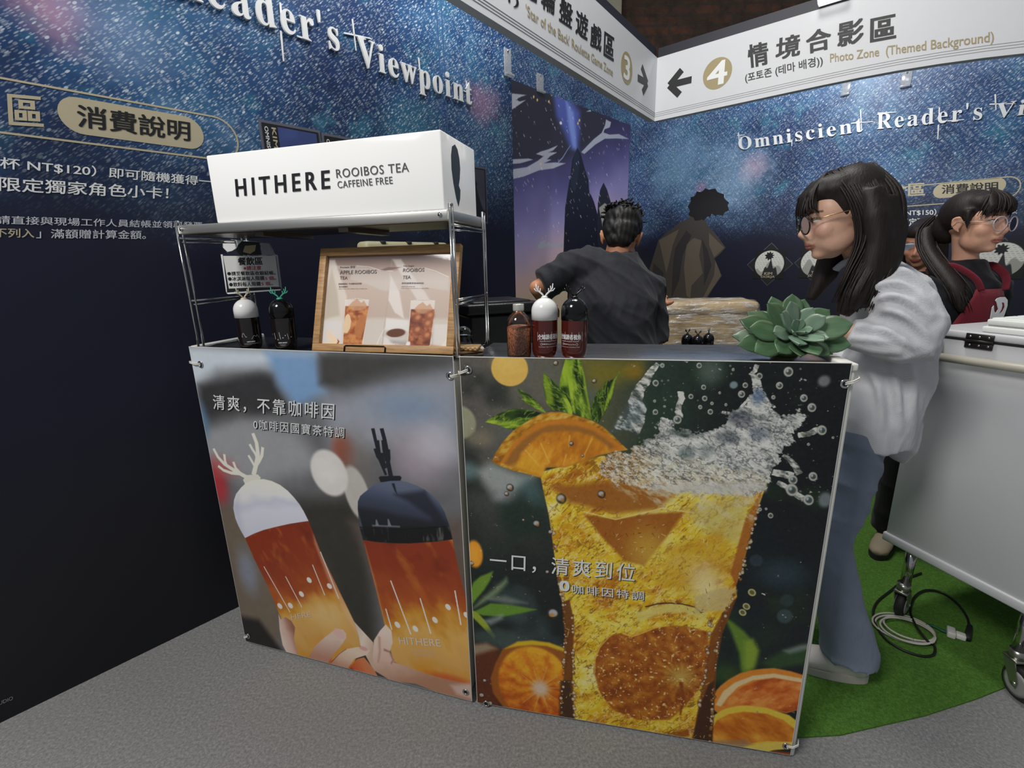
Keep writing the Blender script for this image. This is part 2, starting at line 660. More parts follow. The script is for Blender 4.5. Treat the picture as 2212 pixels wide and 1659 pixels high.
def notice_left():
    mb = MB()
    x1 = ql(516, 312)[0]
    ring_face(mb, pill_poly(-0.9, 1.729, x1, 1.873, 14), 0.0055, 0.0012)
    xa, xb_ = ql(129, 262)[0], ql(440, 295)[0]
    n = len(mb.f)
    P = pill_poly(xa, 1.755, xb_, 1.855, 14)
    mb.prism(P, 0.0004, 0.0012)
    text_on(mb, F_LEFT, '區', c1(62, 797), c1(275, 810), c1(50, 603), 0.0012, 0.02)
    obj('gold_heading', mb, M_GOLD, WL)
    mb = MB()
    text_on(mb, F_LEFT, '消費說明', c1(500, 812), c1(1215, 905), c1(492, 668), 0.002, 0.022)
    obj('heading_lettering', mb, M_BLACK_PRINT, WL)
    mb = MB()
    text_on(mb, F_LEFT, '杯 NT$120）即可隨機獲得一', c1(0, 1080), c1(1350, 1194), c1(0, 1003), 0.0014, 0.012)
    text_on(mb, F_LEFT, '限定獨家角色小卡！', c1(-5, 1222), c1(1075, 1275), c1(-5, 1130), 0.0014, 0.012)
    obj('price_lettering', mb, M_WHITE_PRINT, WL)
    mb = MB()
    text_on(mb, F_LEFT, '請直接與現場工作人員結帳並領取發票，', c1(-25, 1434), c1(1315, 1466), c1(-25, 1378), 0.0014, 0.008)
    text_on(mb, F_LEFT, '」滿額贈計算金額。', c1(232, 1524), c1(932, 1530), c1(232, 1463), 0.0014, 0.008)
    obj('terms_lettering', mb, M_GREY_PRINT, WL)
    mb = MB()
    text_on(mb, F_LEFT, '不列入', c1(-40, 1517), c1(218, 1522), c1(-40, 1458), 0.0014, 0.012)
    obj('gold_lettering', mb, M_GOLD, WL)
    mb = MB()
    c9 = lambda x, y: (x / 3.95, 1200 + y / 3.95)
    text_on(mb, F_LEFT, 'STUDIO', c9(-62, 1297), c9(112, 1226), c9(-66, 1268), 0.0014, 0)
    obj('studio_lettering', mb, plain('grey_letter_print', (150, 152, 156), 0.5), WL)


notice_left()

# ------------------------------------------------------------------ lettering on the right board
c4 = lambda x, y: (1560 + x / 3.317, y / 3.317)
c6 = lambda x, y: (1560 + x / 3.393, 340 + y / 3.393)


def right_board():
    mb = MB()
    text_on(mb, F_RIGHT, O8, c4(122, 1078), c4(1012, 945), c4(114, 985), 0.002, 0, 0.008, space=1.2)
    text_on(mb, F_RIGHT, R8, c4(1108, 930), c4(1862, 858), c4(1110, 814), 0.002, 0, 0.008, space=1.2)
    a = np.array(qr(*c4(1948, 852)))
    vv, vr = text_raw(V8)[0], text_raw(R8)[0]
    w = np.ptp(vv[:, 0]) / np.ptp(vr[:, 0]) * (qr(*c4(1862, 858))[0] - qr(*c4(1108, 930))[0])
    h = qr(*c4(1960, 745))[1] - a[1]
    a[1] -= h * 0.30
    text_on(mb, F_RIGHT, V8, a, (a[0] + w, a[1] - 0.02), (a[0], a[1] + h * 1.3), 0.002, 0, 0.008, space=1.2, px=False)
    for p, q in (((992, 785), (1000, 945)), ((925, 884), (1085, 872)), ((1557, 770), (1553, 860)), ((1550, 895), (1545, 1000)), ((1956, 676), (1962, 790)),
                 ((1915, 748), (2100, 743)), ((117, 950), (122, 1005)), ((108, 972), (160, 968)), ((500, 1000), (500, 1048)), ((1555, 872), (1735, 858)), ((1115, 812), (1250, 804))):
        bar2(mb, qr(*c4(*p)), qr(*c4(*q)), 0.008, 0.002, 0.005)
    obj('title_lettering', mb, M_WHITE_PRINT, WR)
    mb = MB()
    xl, xr = qr(1738, 434)[0], qr(2206, 402)[0]
    yt, yb = qr(2196, 379)[1], qr(2206, 428)[1]
    ring_face(mb, pill_poly(xl, yb, xr, yt, 14), 0.007, 0.0012)
    mb.prism(pill_poly(qr(2017, 408)[0], qr(2095, 423)[1], qr(2172, 405)[0], qr(2095, 390)[1], 14), 0.0004, 0.0012)
    text_on(mb, F_RIGHT, '飲食區', c4(1070, 1420), c4(1450, 1403), c4(1070, 1328), 0.0012, 0.03)
    obj('gold_heading', mb, M_GOLD, WR)
    mb = MB()
    text_on(mb, F_RIGHT, '消費說明', c4(1575, 1390), c4(1975, 1370), c4(1575, 1325), 0.002, 0.02)
    obj('heading_lettering', mb, M_BLACK_PRINT, WR)
    mb = MB()
    text_on(mb, F_RIGHT, '（每瓶 NT$150）即可隨機獲得一張', c4(1165, 1550), c4(2112, 1532), c4(1165, 1506), 0.0014, 0.014)
    text_on(mb, F_RIGHT, '限定獨家角色小卡！', c4(1283, 1620), c4(1800, 1612), c4(1283, 1566), 0.0014, 0.014)
    obj('price_lettering', mb, M_WHITE_PRINT, WR)


right_board()

# ------------------------------------------------------------------ hanging signs
M_LINE = plain('grey_rule_print', (150, 150, 152), 0.5)
SAG = lambda x: -0.030 * max(0.0, x - 0.9) ** 2 - 0.055 * max(0.0, x - 1.2) ** 2


def warp(mb):
    mb.v = [(x, y + SAG(x), z) for x, y, z in mb.v]
    return mb


def disc(mb, c, r, z0, z1, n=40):
    mb.prism([(c[0] + r * math.cos(2 * math.pi * k / n), c[1] + r * math.sin(2 * math.pi * k / n)) for k in range(n)], z0, z1)


def sign(fr, x0, x1, sagging):
    mb = MB()
    n = 16
    xs = np.linspace(x0, x1, n + 1)
    zb, zt, t = 2.326, 2.728, 0.045
    f = (lambda x: SAG(x)) if sagging else (lambda x: 0.0)

    def band(y0, y1, zf, zbk):
        m = MB()
        for x in xs:
            m.v += [(x, y0 + f(x), zf), (x, y1 + f(x), zf), (x, y1 + f(x), zbk), (x, y0 + f(x), zbk)]
        for i in range(n):
            a, b = 4 * i, 4 * i + 4
            for k in range(4):
                k2 = (k + 1) % 4
                m.f.append((a + k, b + k, b + k2, a + k2))
        m.f += [(0, 1, 2, 3), (4 * n + 3, 4 * n + 2, 4 * n + 1, 4 * n)]
        m.mi, m.sm = [0] * len(m.f), [False] * len(m.f)
        return m
    return band, zb, zt, t


def hanging_sign(fr, x0, x1, sagging, label):
    T = thing('hanging_sign', label, 'sign', fr)
    band, zb, zt, t = sign(fr, x0, x1, sagging)
    obj('sign_board', band(zb, zt, 0, -t), M_SIGN, T)
    obj('top_cap', band(zt + 0.0005, zt + 0.062, -0.012, -t - 0.02), M_NAVY, T)
    for k, y in enumerate((0.028, 0.040, 0.052)):
        obj('rule_line', band(zb + y, zb + y + 0.0022, 0.0012, 0.0002), M_LINE, T)
    return T


S3 = hanging_sign(F_SIGN3, -3.0, 0.0, False, 'white hanging sign with a gold 3 and an arrow pointing right')
q3 = F_SIGN3.q
c2 = lambda x, y: (900 + x / 5.027, y / 5.027)
mb = MB()
for ch, a, b, c in (('區', (2030, 598), (2135, 662), (2040, 345)), ('戲', (1885, 498), (2000, 562), (1890, 240)), ('遊', (1725, 360), (1850, 442), (1735, 95)),
                    ('盤', (1545, 220), (1680, 312), (1560, -40)), ('輪', (1350, 80), (1495, 166), (1362, -190)), ('運', (1150, -55), (1300, 35), (1160, -330))):
    text_on(mb, F_SIGN3, ch, c2(*a), c2(*b), c2(*c), 0.0014, 0.03)
text_on(mb, F_SIGN3, '역)', (1064, -12), (1120, 22), (1064, -48), 0.0014, 0.01)
obj('zone_lettering', mb, M_BLACK_PRINT, S3)
mb = MB()
text_on(mb, F_SIGN3, "'Star of the Back' Roulette Game Zone", c2(1190, 170), c2(2128, 832), c2(1183, 42), 0.0014, 0.006)
obj('english_lettering', mb, M_GOLD_SIGN, S3)
mb = MB()
cc = q3(1353.7, 147.5)
rr3 = (q3(1353.7, 112)[1] - q3(1353.7, 183)[1]) / 2
disc(mb, cc, rr3, 0.0002, 0.0012)
obj('number_disc', mb, M_GOLD_SIGN, S3)
mb = MB()
text_on(mb, F_SIGN3, '3', (cc[0] - 0.042, cc[1] - 0.062), (cc[0] + 0.042, cc[1] - 0.062), (cc[0] - 0.042, cc[1] + 0.062), 0.002, 0.03, px=False)
obj('number', mb, M_WHITE_PRINT, S3)


def arrow(fr, tip, up, dn, tail, w):
    mb = MB()
    mb.prism(stroke2([fr.q(*up), fr.q(*tip)], w), 0.0004, 0.0014)
    mb.prism(stroke2([fr.q(*dn), fr.q(*tip)], w), 0.0004, 0.00145)
    mb.prism(stroke2([fr.q(*tail), fr.q(*tip)], w), 0.0004, 0.00142)
    return mb


obj('arrow', arrow(F_SIGN3, (1398, 180), (1386, 144), (1388, 200), (1377.5, 168), 0.042), M_BLACK_PRINT, S3)

S4 = hanging_sign(F_SIGN4, 0.0, 2.75, True, 'white hanging sign with a gold 4 and an arrow pointing left')
q4 = F_SIGN4.q
mb = MB()
for ch, a, b, c in (('情', (195, 487), (332, 457), (183, 328)), ('境', (385, 432), (552, 395), (393, 278)), ('合', (608, 387), (778, 347), (603, 233)),
                    ('影', (830, 338), (1006, 300), (835, 172)), ('區', (1065, 302), (1240, 270), (1068, 138))):
    text_on(mb, F_SIGN4, ch, c4(*a), c4(*b), c4(*c), 0.0014, 0.03)
text_on(mb, F_SIGN4, '(포토존 (테마 배경))', c4(168, 600), c4(722, 476), c4(163, 528), 0.0014, 0.012)
obj('zone_lettering', mb, M_BLACK_PRINT, S4)
mb = MB()
text_on(mb, F_SIGN4, 'Photo Zone  (Themed Background)', c4(775, 466), c4(1945, 320), c4(773, 386), 0.0014, 0.010)
obj('english_lettering', mb, M_GOLD_SIGN, S4)
mb = MB()
cc = q4(1549.5, 158.6)
rr4 = (q4(1549.5, 125)[1] - q4(1549.5, 192)[1]) / 2
disc(mb, cc, rr4, 0.0002, 0.0012)
obj('number_disc', mb, M_GOLD_SIGN, S4)
mb = MB()
text_on(mb, F_SIGN4, '4', (cc[0] - 0.058, cc[1] - 0.066), (cc[0] + 0.058, cc[1] - 0.066), (cc[0] - 0.058, cc[1] + 0.066), 0.002, 0.03, px=False)
obj('number', mb, M_WHITE_PRINT, S4)
obj('arrow', arrow(F_SIGN4, (1446, 184), (1473, 151), (1468, 205), (1494, 172), 0.042), M_BLACK_PRINT, S4)

# flood light on top of the second sign
fl = thing('flood_light', 'white flood light clamped on top of the sign with the gold 4', 'lamp', F_SIGN4.at(*F_SIGN4.q(1797, 0, 0.06), 0.0))
mb = MB()
mb.rbox((-0.075, 0.010, 0.004), (0.075, 0.15, 0.060), 0.012)
obj('lamp_housing', mb, plain('white_lamp_metal', (225, 225, 220), 0.4), fl)
N = NT('lamp_lens')
N.set(Base_Color=(1, 1, 1, 1), Emission_Color=(1, 0.98, 0.94, 1), Emission_Strength=1.6)
mb = MB()
mb.rbox((-0.070, 0.004, 0.008), (0.070, 0.014, 0.058), 0.004, 2)
mb.rbox((-0.070, 0.012, 0.057), (0.070, 0.14, 0.063), 0.003, 2)
obj('lamp_lens', mb, N.m, fl)
mb = MB()
mb.rbox((-0.015, 0.03, -0.06), (0.015, 0.06, 0.006), 0.003, 2)
obj('clamp', mb, M_NAVY, fl)

# clear hooks on the printed boards
N = NT('clear_plastic')
N.set(Base_Color=(0.86, 0.9, 0.93, 1), Roughness=0.12, Transmission_Weight=0.75, IOR=1.3)
M_CLEAR = N.m
for (fr, p, w, h, lb) in ((F_LEFT, (1095.5, 136), 0.055, 0.135, 'clear plastic hook on the left board below the sign with the gold 3'),
                          (F_BACK, (1166, 180), 0.085, 0.135, 'clear plastic hook on the back board above the picture of the purple sky'),
                          (F_RIGHT, (1828, 190), 0.055, 0.105, 'clear plastic hook on the right board above the R of the title'),
                          (F_RIGHT, (1958, 171), 0.060, 0.105, 'clear plastic hook on the right board above the s of the title')):
    x, y = fr.q(*p)
    T = thing('clear_hook', lb, 'hook', fr.at(x, y, 0.0))
    T['group'] = 'clear plastic hooks on the printed boards'
    mb = MB()
    mb.rbox((-w / 2, -h / 2, 0.0005), (w / 2, h / 2, 0.006), 0.002)
    mb.rbox((-w / 2, -h / 2, 0.006), (w / 2, -h / 2 + 0.012, 0.03), 0.002)
    obj('plate', mb, M_CLEAR, T)
    mb = MB()
    mb.ell((0, h / 2 - 0.012, 0.008), (0.006, 0.006, 0.004), 10, 6)
    obj('screw', mb, plain('screw_grey', (190, 190, 190), 0.3, 1.0), T)
# ------------------------------------------------------------------ flat prints: colours laid into a fine grid mesh


class Paint:
    """a flat picture on a plane: colours are kept per grid point, shapes are given in the survey's coordinates of that plane"""

    def __init__(s, fr, x0, y0, x1, y1, nx, ny, z=0.0, base=(128, 128, 128)):
        s.fr, s.x0, s.y0, s.x1, s.y1, s.nx, s.ny, s.z = fr, x0, y0, x1, y1, nx, ny, z
        s.gx, s.gy = np.meshgrid(np.linspace(x0, x1, nx), np.linspace(y0, y1, ny))
        s.c = np.zeros((ny, nx, 3)) + np.array(base, float)
        s.rs = np.random.RandomState(11)
        s.conv = None

    def q(s, p):
        if s.conv:
            p = s.conv(*p)
        return s.fr.q(p[0], p[1], s.z)

    def noise(s, cell, oct=3, seed=0, rough=0.55, ang=0.0, asp=1.0):
        """smooth value noise 0..1, cell size in metres"""
        rs = np.random.RandomState(seed + 100)
        ca, sa = math.cos(math.radians(ang)), math.sin(math.radians(ang))
        u = (s.gx * ca + s.gy * sa) / asp
        v = -s.gx * sa + s.gy * ca
        out = np.zeros_like(s.gx)
        amp, tot = 1.0, 0.0
        for o in range(oct):
            T = rs.rand(97, 97)
            a, b = u / cell + 13.7 * o + 50, v / cell + 7.1 * o + 50
            ia, ib = np.floor(a).astype(int), np.floor(b).astype(int)
            fa, fb = a - ia, b - ib
            fa, fb = fa * fa * (3 - 2 * fa), fb * fb * (3 - 2 * fb)
            g = lambda i, j: T[(i % 97), (j % 97)]
            out += amp * ((g(ia, ib) * (1 - fa) + g(ia + 1, ib) * fa) * (1 - fb) + (g(ia, ib + 1) * (1 - fa) + g(ia + 1, ib + 1) * fa) * fb)
            tot += amp
            amp *= rough
            cell /= 2.0
        return out / tot

    def mask_poly(s, pts, feather=0.0015, local=False):
        P = np.array([p if local else s.q(p) for p in pts])
        m = np.zeros_like(s.gx)
        pad = feather * 2 + 1e-4
        xs = np.linspace(s.x0, s.x1, s.nx)
        ys = np.linspace(s.y0, s.y1, s.ny)
        i0, i1 = np.searchsorted(xs, P[:, 0].min() - pad), np.searchsorted(xs, P[:, 0].max() + pad)
        j0, j1 = np.searchsorted(ys, P[:, 1].min() - pad), np.searchsorted(ys, P[:, 1].max() + pad)
        if i1 <= i0 or j1 <= j0:
            return m
        X, Y = s.gx[j0:j1, i0:i1], s.gy[j0:j1, i0:i1]
        inside = np.zeros(X.shape, bool)
        d2 = np.full(X.shape, 1e9)
        n = len(P)
        for i in range(n):
            ax, ay = P[i]
            bx, by = P[(i + 1) % n]
            if ay != by:
                c = ((ay > Y) != (by > Y)) & (X < (bx - ax) * (Y - ay) / (by - ay) + ax)
                inside ^= c
            ex, ey = bx - ax, by - ay
            L = ex * ex + ey * ey
            if L > 0:
                t = np.clip(((X - ax) * ex + (Y - ay) * ey) / L, 0, 1)
                d2 = np.minimum(d2, (X - ax - t * ex) ** 2 + (Y - ay - t * ey) ** 2)
        d = np.sqrt(d2) * np.where(inside, 1, -1)
        t = np.clip(d / (2 * feather) + 0.5, 0, 1)
        m[j0:j1, i0:i1] = t * t * (3 - 2 * t)
        return m

    def mask_ell(s, c, rx, ry=None, ang=0.0, soft=0.1, local=False, m=False):
        """c in survey px; radii in metres if m else survey px converted at c"""
        cx, cy = c if local else s.q(c)
        if not m and not local:
            ex = s.q((c[0] + rx, c[1]))
            ey = s.q((c[0], c[1] + (ry or rx)))
            rx_, ry_ = math.hypot(ex[0] - cx, ex[1] - cy), math.hypot(ey[0] - cx, ey[1] - cy)
        else:
            rx_, ry_ = rx, ry or rx
        a = math.radians(ang)
        u = (s.gx - cx) * math.cos(a) + (s.gy - cy) * math.sin(a)
        v = -(s.gx - cx) * math.sin(a) + (s.gy - cy) * math.cos(a)
        r = np.sqrt((u / rx_) ** 2 + (v / ry_) ** 2)
        t = np.clip((1 + soft - r) / (2 * soft), 0, 1)
        return t * t * (3 - 2 * t)

    def put(s, m, col, op=1.0):
        m = np.clip(m * op, 0, 1)[..., None]
        c = np.asarray(col, float)
        s.c = s.c * (1 - m) + c * m
        return s

    def poly(s, pts, col, feather=0.0015, op=1.0, local=False):
        return s.put(s.mask_poly(pts, feather, local), col, op)

    def ell(s, c, rx, ry=None, col=(0, 0, 0), ang=0.0, soft=0.1, op=1.0):
        return s.put(s.mask_ell(c, rx, ry, ang, soft), col, op)

    def stroke(s, pts, w0, w1, col, feather=0.001, op=1.0):
        P = [s.q(p) for p in pts]
        return s.put(s.mask_poly(stroke2(P, w0, w1), feather, True), col, op)

    def axis(s, p, q):
        """0..1 coordinate from survey point p to q"""
        a, b = np.array(s.q(p)), np.array(s.q(q))
        d = b - a
        return ((s.gx - a[0]) * d[0] + (s.gy - a[1]) * d[1]) / (d @ d)

    def grad(s, t, stops):
        t = np.clip(t, stops[0][0], stops[-1][0])
        ps = [p for p, _ in stops]
        return np.stack([np.interp(t, ps, [c[k] for _, c in stops]) for k in range(3)], -1)

    def mesh(s, name, mat, gain=1.0):
        nx, ny = s.nx, s.ny
        co = np.stack([s.gx, s.gy, np.full_like(s.gx, s.z)], -1).reshape(-1, 3)
        i = np.arange((ny - 1) * (nx - 1))
        r, c = i // (nx - 1), i % (nx - 1)
        a = r * nx + c
        quad = np.stack([a, a + 1, a + nx + 1, a + nx], -1).astype(np.int32)
        me = bpy.data.meshes.new(name)
        me.vertices.add(len(co))
        me.vertices.foreach_set('co', co.ravel())
        me.loops.add(quad.size)
        me.loops.foreach_set('vertex_index', quad.ravel())
        me.polygons.add(len(quad))
        me.polygons.foreach_set('loop_start', np.arange(0, quad.size, 4, dtype=np.int32))
        me.update(calc_edges=True)
        ca = me.color_attributes.new('print', 'FLOAT_COLOR', 'POINT')
        L = np.ones((len(co), 4), np.float32)
        L[:, :3] = np.clip(lin(np.clip(s.c, 0, 255)) * gain, 0, 0.92).reshape(-1, 3)
        ca.data.foreach_set('color', L.ravel())
        me.materials.append(mat)
        return me
# ------------------------------------------------------------------ counter: two clad tables side by side
H_C = 1.113
F_CL = Frame((-1.0152, 1.4766), -17.54)
F_CR = Frame((-0.1362, 1.1994), -11.92)
W_L, W_R, D_C = 0.908, 0.918, 0.285
M_VINYL = plain('white_vinyl_cover', (226, 225, 218), 0.45, bump=0.15, bscale=18)
M_STEEL = NT('brushed_steel')
_x = M_STEEL.n('ShaderNodeMapping', {'Vector': M_STEEL.obco(), 'Scale': (1.5, 1.5, 160)})
_n = M_STEEL.noise(8, 4, 0.6, _x.outputs[0])
M_STEEL.set(Base_Color=M_STEEL.mix(_n, rgb(150, 152, 156), rgb(205, 206, 208)), Metallic=1.0, Roughness=M_STEEL.smooth(_n, 0.2, 0.8, 0.22, 0.34))
M_STEEL = M_STEEL.m
M_DARKSTEEL = NT('dark_worktop')
_n = M_DARKSTEEL.noise(30, 3)
M_DARKSTEEL.set(Base_Color=M_DARKSTEEL.mix(_n, rgb(62, 64, 72), rgb(90, 92, 100)), Metallic=0.85, Roughness=0.28)
M_DARKSTEEL = M_DARKSTEEL.m
M_CHROME = plain('chrome_rod', (205, 205, 205), 0.14, 1.0, var=0.02)
M_STRING = plain('white_string', (226, 224, 214), 0.7)


def counter(fr, w, label):
    T = thing('counter', label, 'counter', fr)
    left = fr is F_CL
    we = w - 0.020 if left else w
    mb = MB()
    mb.rbox((0, 0, -D_C), (we, H_C - 0.012, -0.004), 0.008, 2)
    obj('cover', mb, M_VINYL, T)
    mb = MB()
    mb.rbox((0.022, H_C - 0.0119, -D_C + 0.006), (w - 0.03, H_C, -0.008), 0.004, 2)
    obj('worktop', mb, M_STEEL if w == W_R else M_DARKSTEEL, T)
    mb = MB()
    if left:
        mb.rbox((-0.004, H_C - 0.0119, -D_C), (0.02, H_C + 0.010, -0.006), 0.004, 2)
    else:
        mb.rbox((w - 0.028, H_C - 0.0119, -D_C), (w + 0.004, H_C + 0.006, -0.006), 0.004, 2)
    obj('cover_hem', mb, M_VINYL, T)
    return T


counter(F_CL, W_L, 'white clad counter table under the wire rack, hung with the bottle banner')
counter(F_CR, W_R, 'white clad counter table with a steel top under the succulent')

M_BANNER = painted('vinyl_banner_print', 0.38, 0.4)
M_BACKING = plain('banner_backing', (222, 220, 214), 0.5)

# ---- left banner picture
k1 = lambda x, y: (400 + x / 3.319, 740 + y / 3.319)
k2 = lambda x, y: (480 + x / 3.95, 1140 + y / 3.95)
k3 = lambda x, y: (980 + x / 4.148, 740 + y / 4.148)
k4 = lambda x, y: (1380 + x / 4.148, 740 + y / 4.148)
k5 = lambda x, y: (980 + x / 3.77, 1120 + y / 3.77)
k6 = lambda x, y: (1380 + x / 3.078, 1120 + y / 3.078)


def picture_bottles():
    p = Paint(F_CL, 0.004, 0.014, W_L - 0.002, 1.121, 540, 660, 0.0026, (112, 113, 116))
    P, E = p.poly, p.ell
    big = p.noise(0.16, 3, 1)
    p.put(np.clip((big - 0.35) * 2, 0, 1), (84, 84, 86), 0.6)
    # out-of-focus street behind
    P([(400, 745), (700, 760), (640, 790), (470, 800), (400, 850)], (196, 205, 214), 0.03)
    P([(430, 832), (560, 806), (590, 812), (625, 885), (560, 900), (440, 935)], (58, 58, 60), 0.022)
    P([(575, 760), (680, 765), (705, 850), (640, 880), (600, 830)], (122, 156, 196), 0.03)
    P([(690, 765), (995, 770), (995, 800), (750, 850), (690, 830)], (72, 71, 70), 0.022)
    P([(700, 862), (860, 820), (995, 795), (1000, 1000), (860, 960), (720, 990)], (150, 154, 164), 0.05)
    P([(410, 930), (520, 900), (640, 930), (700, 1010), (560, 1050), (450, 1010)], (150, 151, 154), 0.05)
    E((425, 905), 22, 40, (96, 130, 164), soft=0.6)
    E((468, 1045), 22, 42, (166, 58, 64), soft=0.6)
    E((482, 1010), 26, 20, (176, 90, 90), soft=0.8, op=0.7)
    E((742, 975), 22, 34, (150, 66, 44), soft=0.7, op=0.9)
    E((770, 1000), 34, 60, (120, 110, 104), soft=0.7, op=0.6)
    E((880, 880), 70, 36, (118, 140, 170), soft=0.9, op=0.6)
    E((905, 990), 60, 55, (172, 160, 170), soft=0.8, op=0.8)
    E((940, 960), 40, 40, (190, 186, 196), soft=0.8, op=0.7)
    P([(640, 1080), (760, 1070), (790, 1120), (830, 1480), (700, 1480), (600, 1180)], (54, 52, 46), 0.05)
    P([(760, 1130), (1000, 1120), (1030, 1300), (960, 1300), (830, 1300)], (98, 84, 76), 0.04)
    P([(470, 1100), (520, 1090), (610, 1330), (600, 1400), (520, 1380)], (112, 100, 86), 0.03)
    E((535, 1235), 18, 40, (128, 132, 146), soft=0.8)
    P([(515, 1330), (560, 1340), (620, 1420), (520, 1400)], (34, 31, 29), 0.02)
    E((700, 1340), 30, 90, (92, 88, 76), soft=0.9)
    E((771, 1066), 26, 56, (184, 180, 174), 10, soft=0.12)
    E((711, 1022), 39, 48, (212, 208, 203), 12, soft=0.10)
    E((706, 1018), 22, 28, (220, 216, 212), 12, soft=0.8)
    p.c += (p.noise(0.02, 2, 5)[..., None] - 0.5) * 7
    # pale bottle: antlers, cap, drink
    p.conv = k1
    for pts, w0, w1 in (([(485, 650), (512, 720), (522, 800), (512, 860), (490, 950)], .013, .017), ([(462, 728), (482, 765), (505, 800), (515, 830)], .010, .010),
                        ([(556, 750), (550, 810), (530, 850), (505, 885)], .011, .012), ([(453, 808), (475, 845), (495, 880)], .009, .010),
                        ([(203, 760), (235, 820), (280, 870), (350, 915), (440, 965)], .010, .016), ([(280, 800), (286, 850), (300, 885)], .010, .010),
                        ([(236, 884), (275, 915), (330, 935), (390, 940)], .010, .012), ([(345, 855), (362, 900), (395, 935)], .010, .011)):
        p.stroke(pts, w0, w1, (222, 219, 208), 0.0012)
    P([(415, 985), (440, 950), (520, 945), (542, 968), (535, 990), (430, 1018)], (218, 214, 202))
    cap = [(345, 1190), (350, 1130), (365, 1085), (400, 1040), (435, 1008), (480, 987), (560, 978), (620, 992), (680, 1020), (735, 1062), (780, 1110), (820, 1160), (850, 1210), (885, 1280),
           (840, 1286), (750, 1300), (650, 1322), (560, 1345), (490, 1372), (430, 1402), (400, 1350), (380, 1310), (360, 1260)]
    m = p.mask_poly(cap, 0.0015)
    t = p.axis((520, 985), (640, 1340))
    g = p.grad(t + (p.noise(0.06, 2, 3) - .5) * .25, [(0, (226, 224, 212)), (0.3, (222, 222, 222)), (0.45, (198, 200, 214)), (0.62, (212, 213, 224)), (1, (206, 207, 220))])
    p.put(m, g)
    p.put(m * p.mask_poly([(340, 1180), (380, 1090), (420, 1400), (380, 1330)], 0.02), (176, 180, 196), 0.5)
    body = [k1(430, 1402), k1(490, 1372), k1(560, 1345), k1(650, 1322), k1(750, 1300), k1(840, 1286), k1(885, 1280), k2(850, 230), k2(990, 520), k2(1130, 810), k2(1165, 930), k2(1180, 1000), k2(1120, 1180), k2(1050, 1230),
            k2(740, 1150), k2(650, 1090), k2(560, 900), k2(480, 720), k2(380, 480), k2(270, 260)]
    p.conv = None

    def drink(poly, a, b, seed):
        m = p.mask_poly(poly, 0.0015)
        t = p.axis(a, b)
        sw = p.noise(0.075, 4, seed, 0.6, -60, 1.6)
        g = p.grad(t + (sw - .5) * 0.34, [(-0.1, (128, 46, 26)), (0.25, (140, 56, 28)), (0.45, (164, 80, 32)), (0.56, (196, 136, 44)), (0.66, (212, 166, 88)), (0.80, (206, 158, 86)), (0.92, (202, 140, 48)), (1.0, (190, 92, 34)), (1.2, (186, 80, 34))])
        p.put(m, g)
        p.put(m * np.clip((p.noise(0.05, 4, seed + 3, 0.6, -60, 2.2) - 0.56) * 4, 0, 1) * np.clip(0.62 - t, 0, 1) * 1.6, (214, 138, 48), 0.8)
        p.put(m * np.clip((p.noise(0.06, 3, seed + 5) - 0.6) * 4, 0, 1) * np.clip(0.6 - t, 0, 1) * 1.5, (92, 28, 20), 0.7)
        return m
    m = drink(body, (590, 1140), (720, 1440), 21)
    p.put(m * p.mask_poly([k2(780, 60), k2(850, 230), k2(990, 520), k2(1130, 810), k2(1165, 930), k2(1060, 760), k2(900, 430), k2(790, 140)], 0.008), (216, 178, 150), 0.55)
    p.conv = k2
    E((870, 720), 150, 110, (222, 192, 140), 0, 0.8, 0.55)
    W = (222, 218, 212)
    for a, b in (((355, 330), (578, 720)), ((540, 415), (680, 680)), ((770, 315), (875, 575)), ((838, 205), (995, 605))):
        p.stroke([a, b], .0034, .0034, W, 0.0008)
    for c in ((492, 668), (582, 664), (676, 566), (742, 447), (915, 498)):
        E(c, 19, 23, W, 30, 0.12)
    # dark bottle
    p.conv = k1
    D = (34, 37, 44)
    for pts, w0, w1 in (([(1345, 615), (1362, 690), (1378, 760), (1395, 840), (1440, 950)], .012, .009), ([(1408, 615), (1428, 690), (1442, 760), (1455, 860), (1475, 960)], .013, .015),
                        ([(1380, 700), (1388, 760), (1400, 840), (1440, 900)], .010, .009), ([(1358, 760), (1378, 820), (1410, 860)], .008, .008), ([(1458, 765), (1462, 830), (1450, 880)], .010, .010),
                        ([(1410, 790), (1418, 840), (1440, 900)], .010, .010), ([(1414, 700), (1424, 780), (1440, 850)], .008, .008)):
        p.stroke(pts, w0, w1, D, 0.001)
    P([(1388, 968), (1400, 958), (1540, 955), (1552, 968), (1540, 1000), (1460, 1012), (1400, 1000)], (30, 32, 38))
    cap = [(1237, 1190), (1238, 1140), (1255, 1100), (1280, 1078), (1310, 1055), (1345, 1025), (1400, 1003), (1470, 992), (1545, 990), (1600, 1003), (1660, 1025), (1720, 1056), (1775, 1098), (1820, 1148), (1860, 1215), (1890, 1300), (1905, 1360), (1917, 1412),
           (1800, 1428), (1700, 1436), (1600, 1441), (1500, 1440), (1380, 1432), (1275, 1416), (1255, 1340), (1245, 1270)]
    m = p.mask_poly(cap, 0.0015)
    t = p.axis((1540, 990), (1560, 1440))
    nn = p.noise(0.09, 3, 31, 0.6, 0, 3.0)
    p.put(m, p.grad(t + (nn - .5) * .2, [(0, (96, 104, 124)), (0.12, (88, 96, 118)), (0.35, (62, 70, 90)), (0.5, (54, 60, 76)), (0.6, (34, 37, 44)), (1, (22, 24, 27))]))
    p.put(m * p.mask_poly([(1500, 1090), (1720, 1060), (1900, 1330), (1850, 1420), (1760, 1250), (1600, 1140)], 0.012), (30, 33, 40), 0.75)
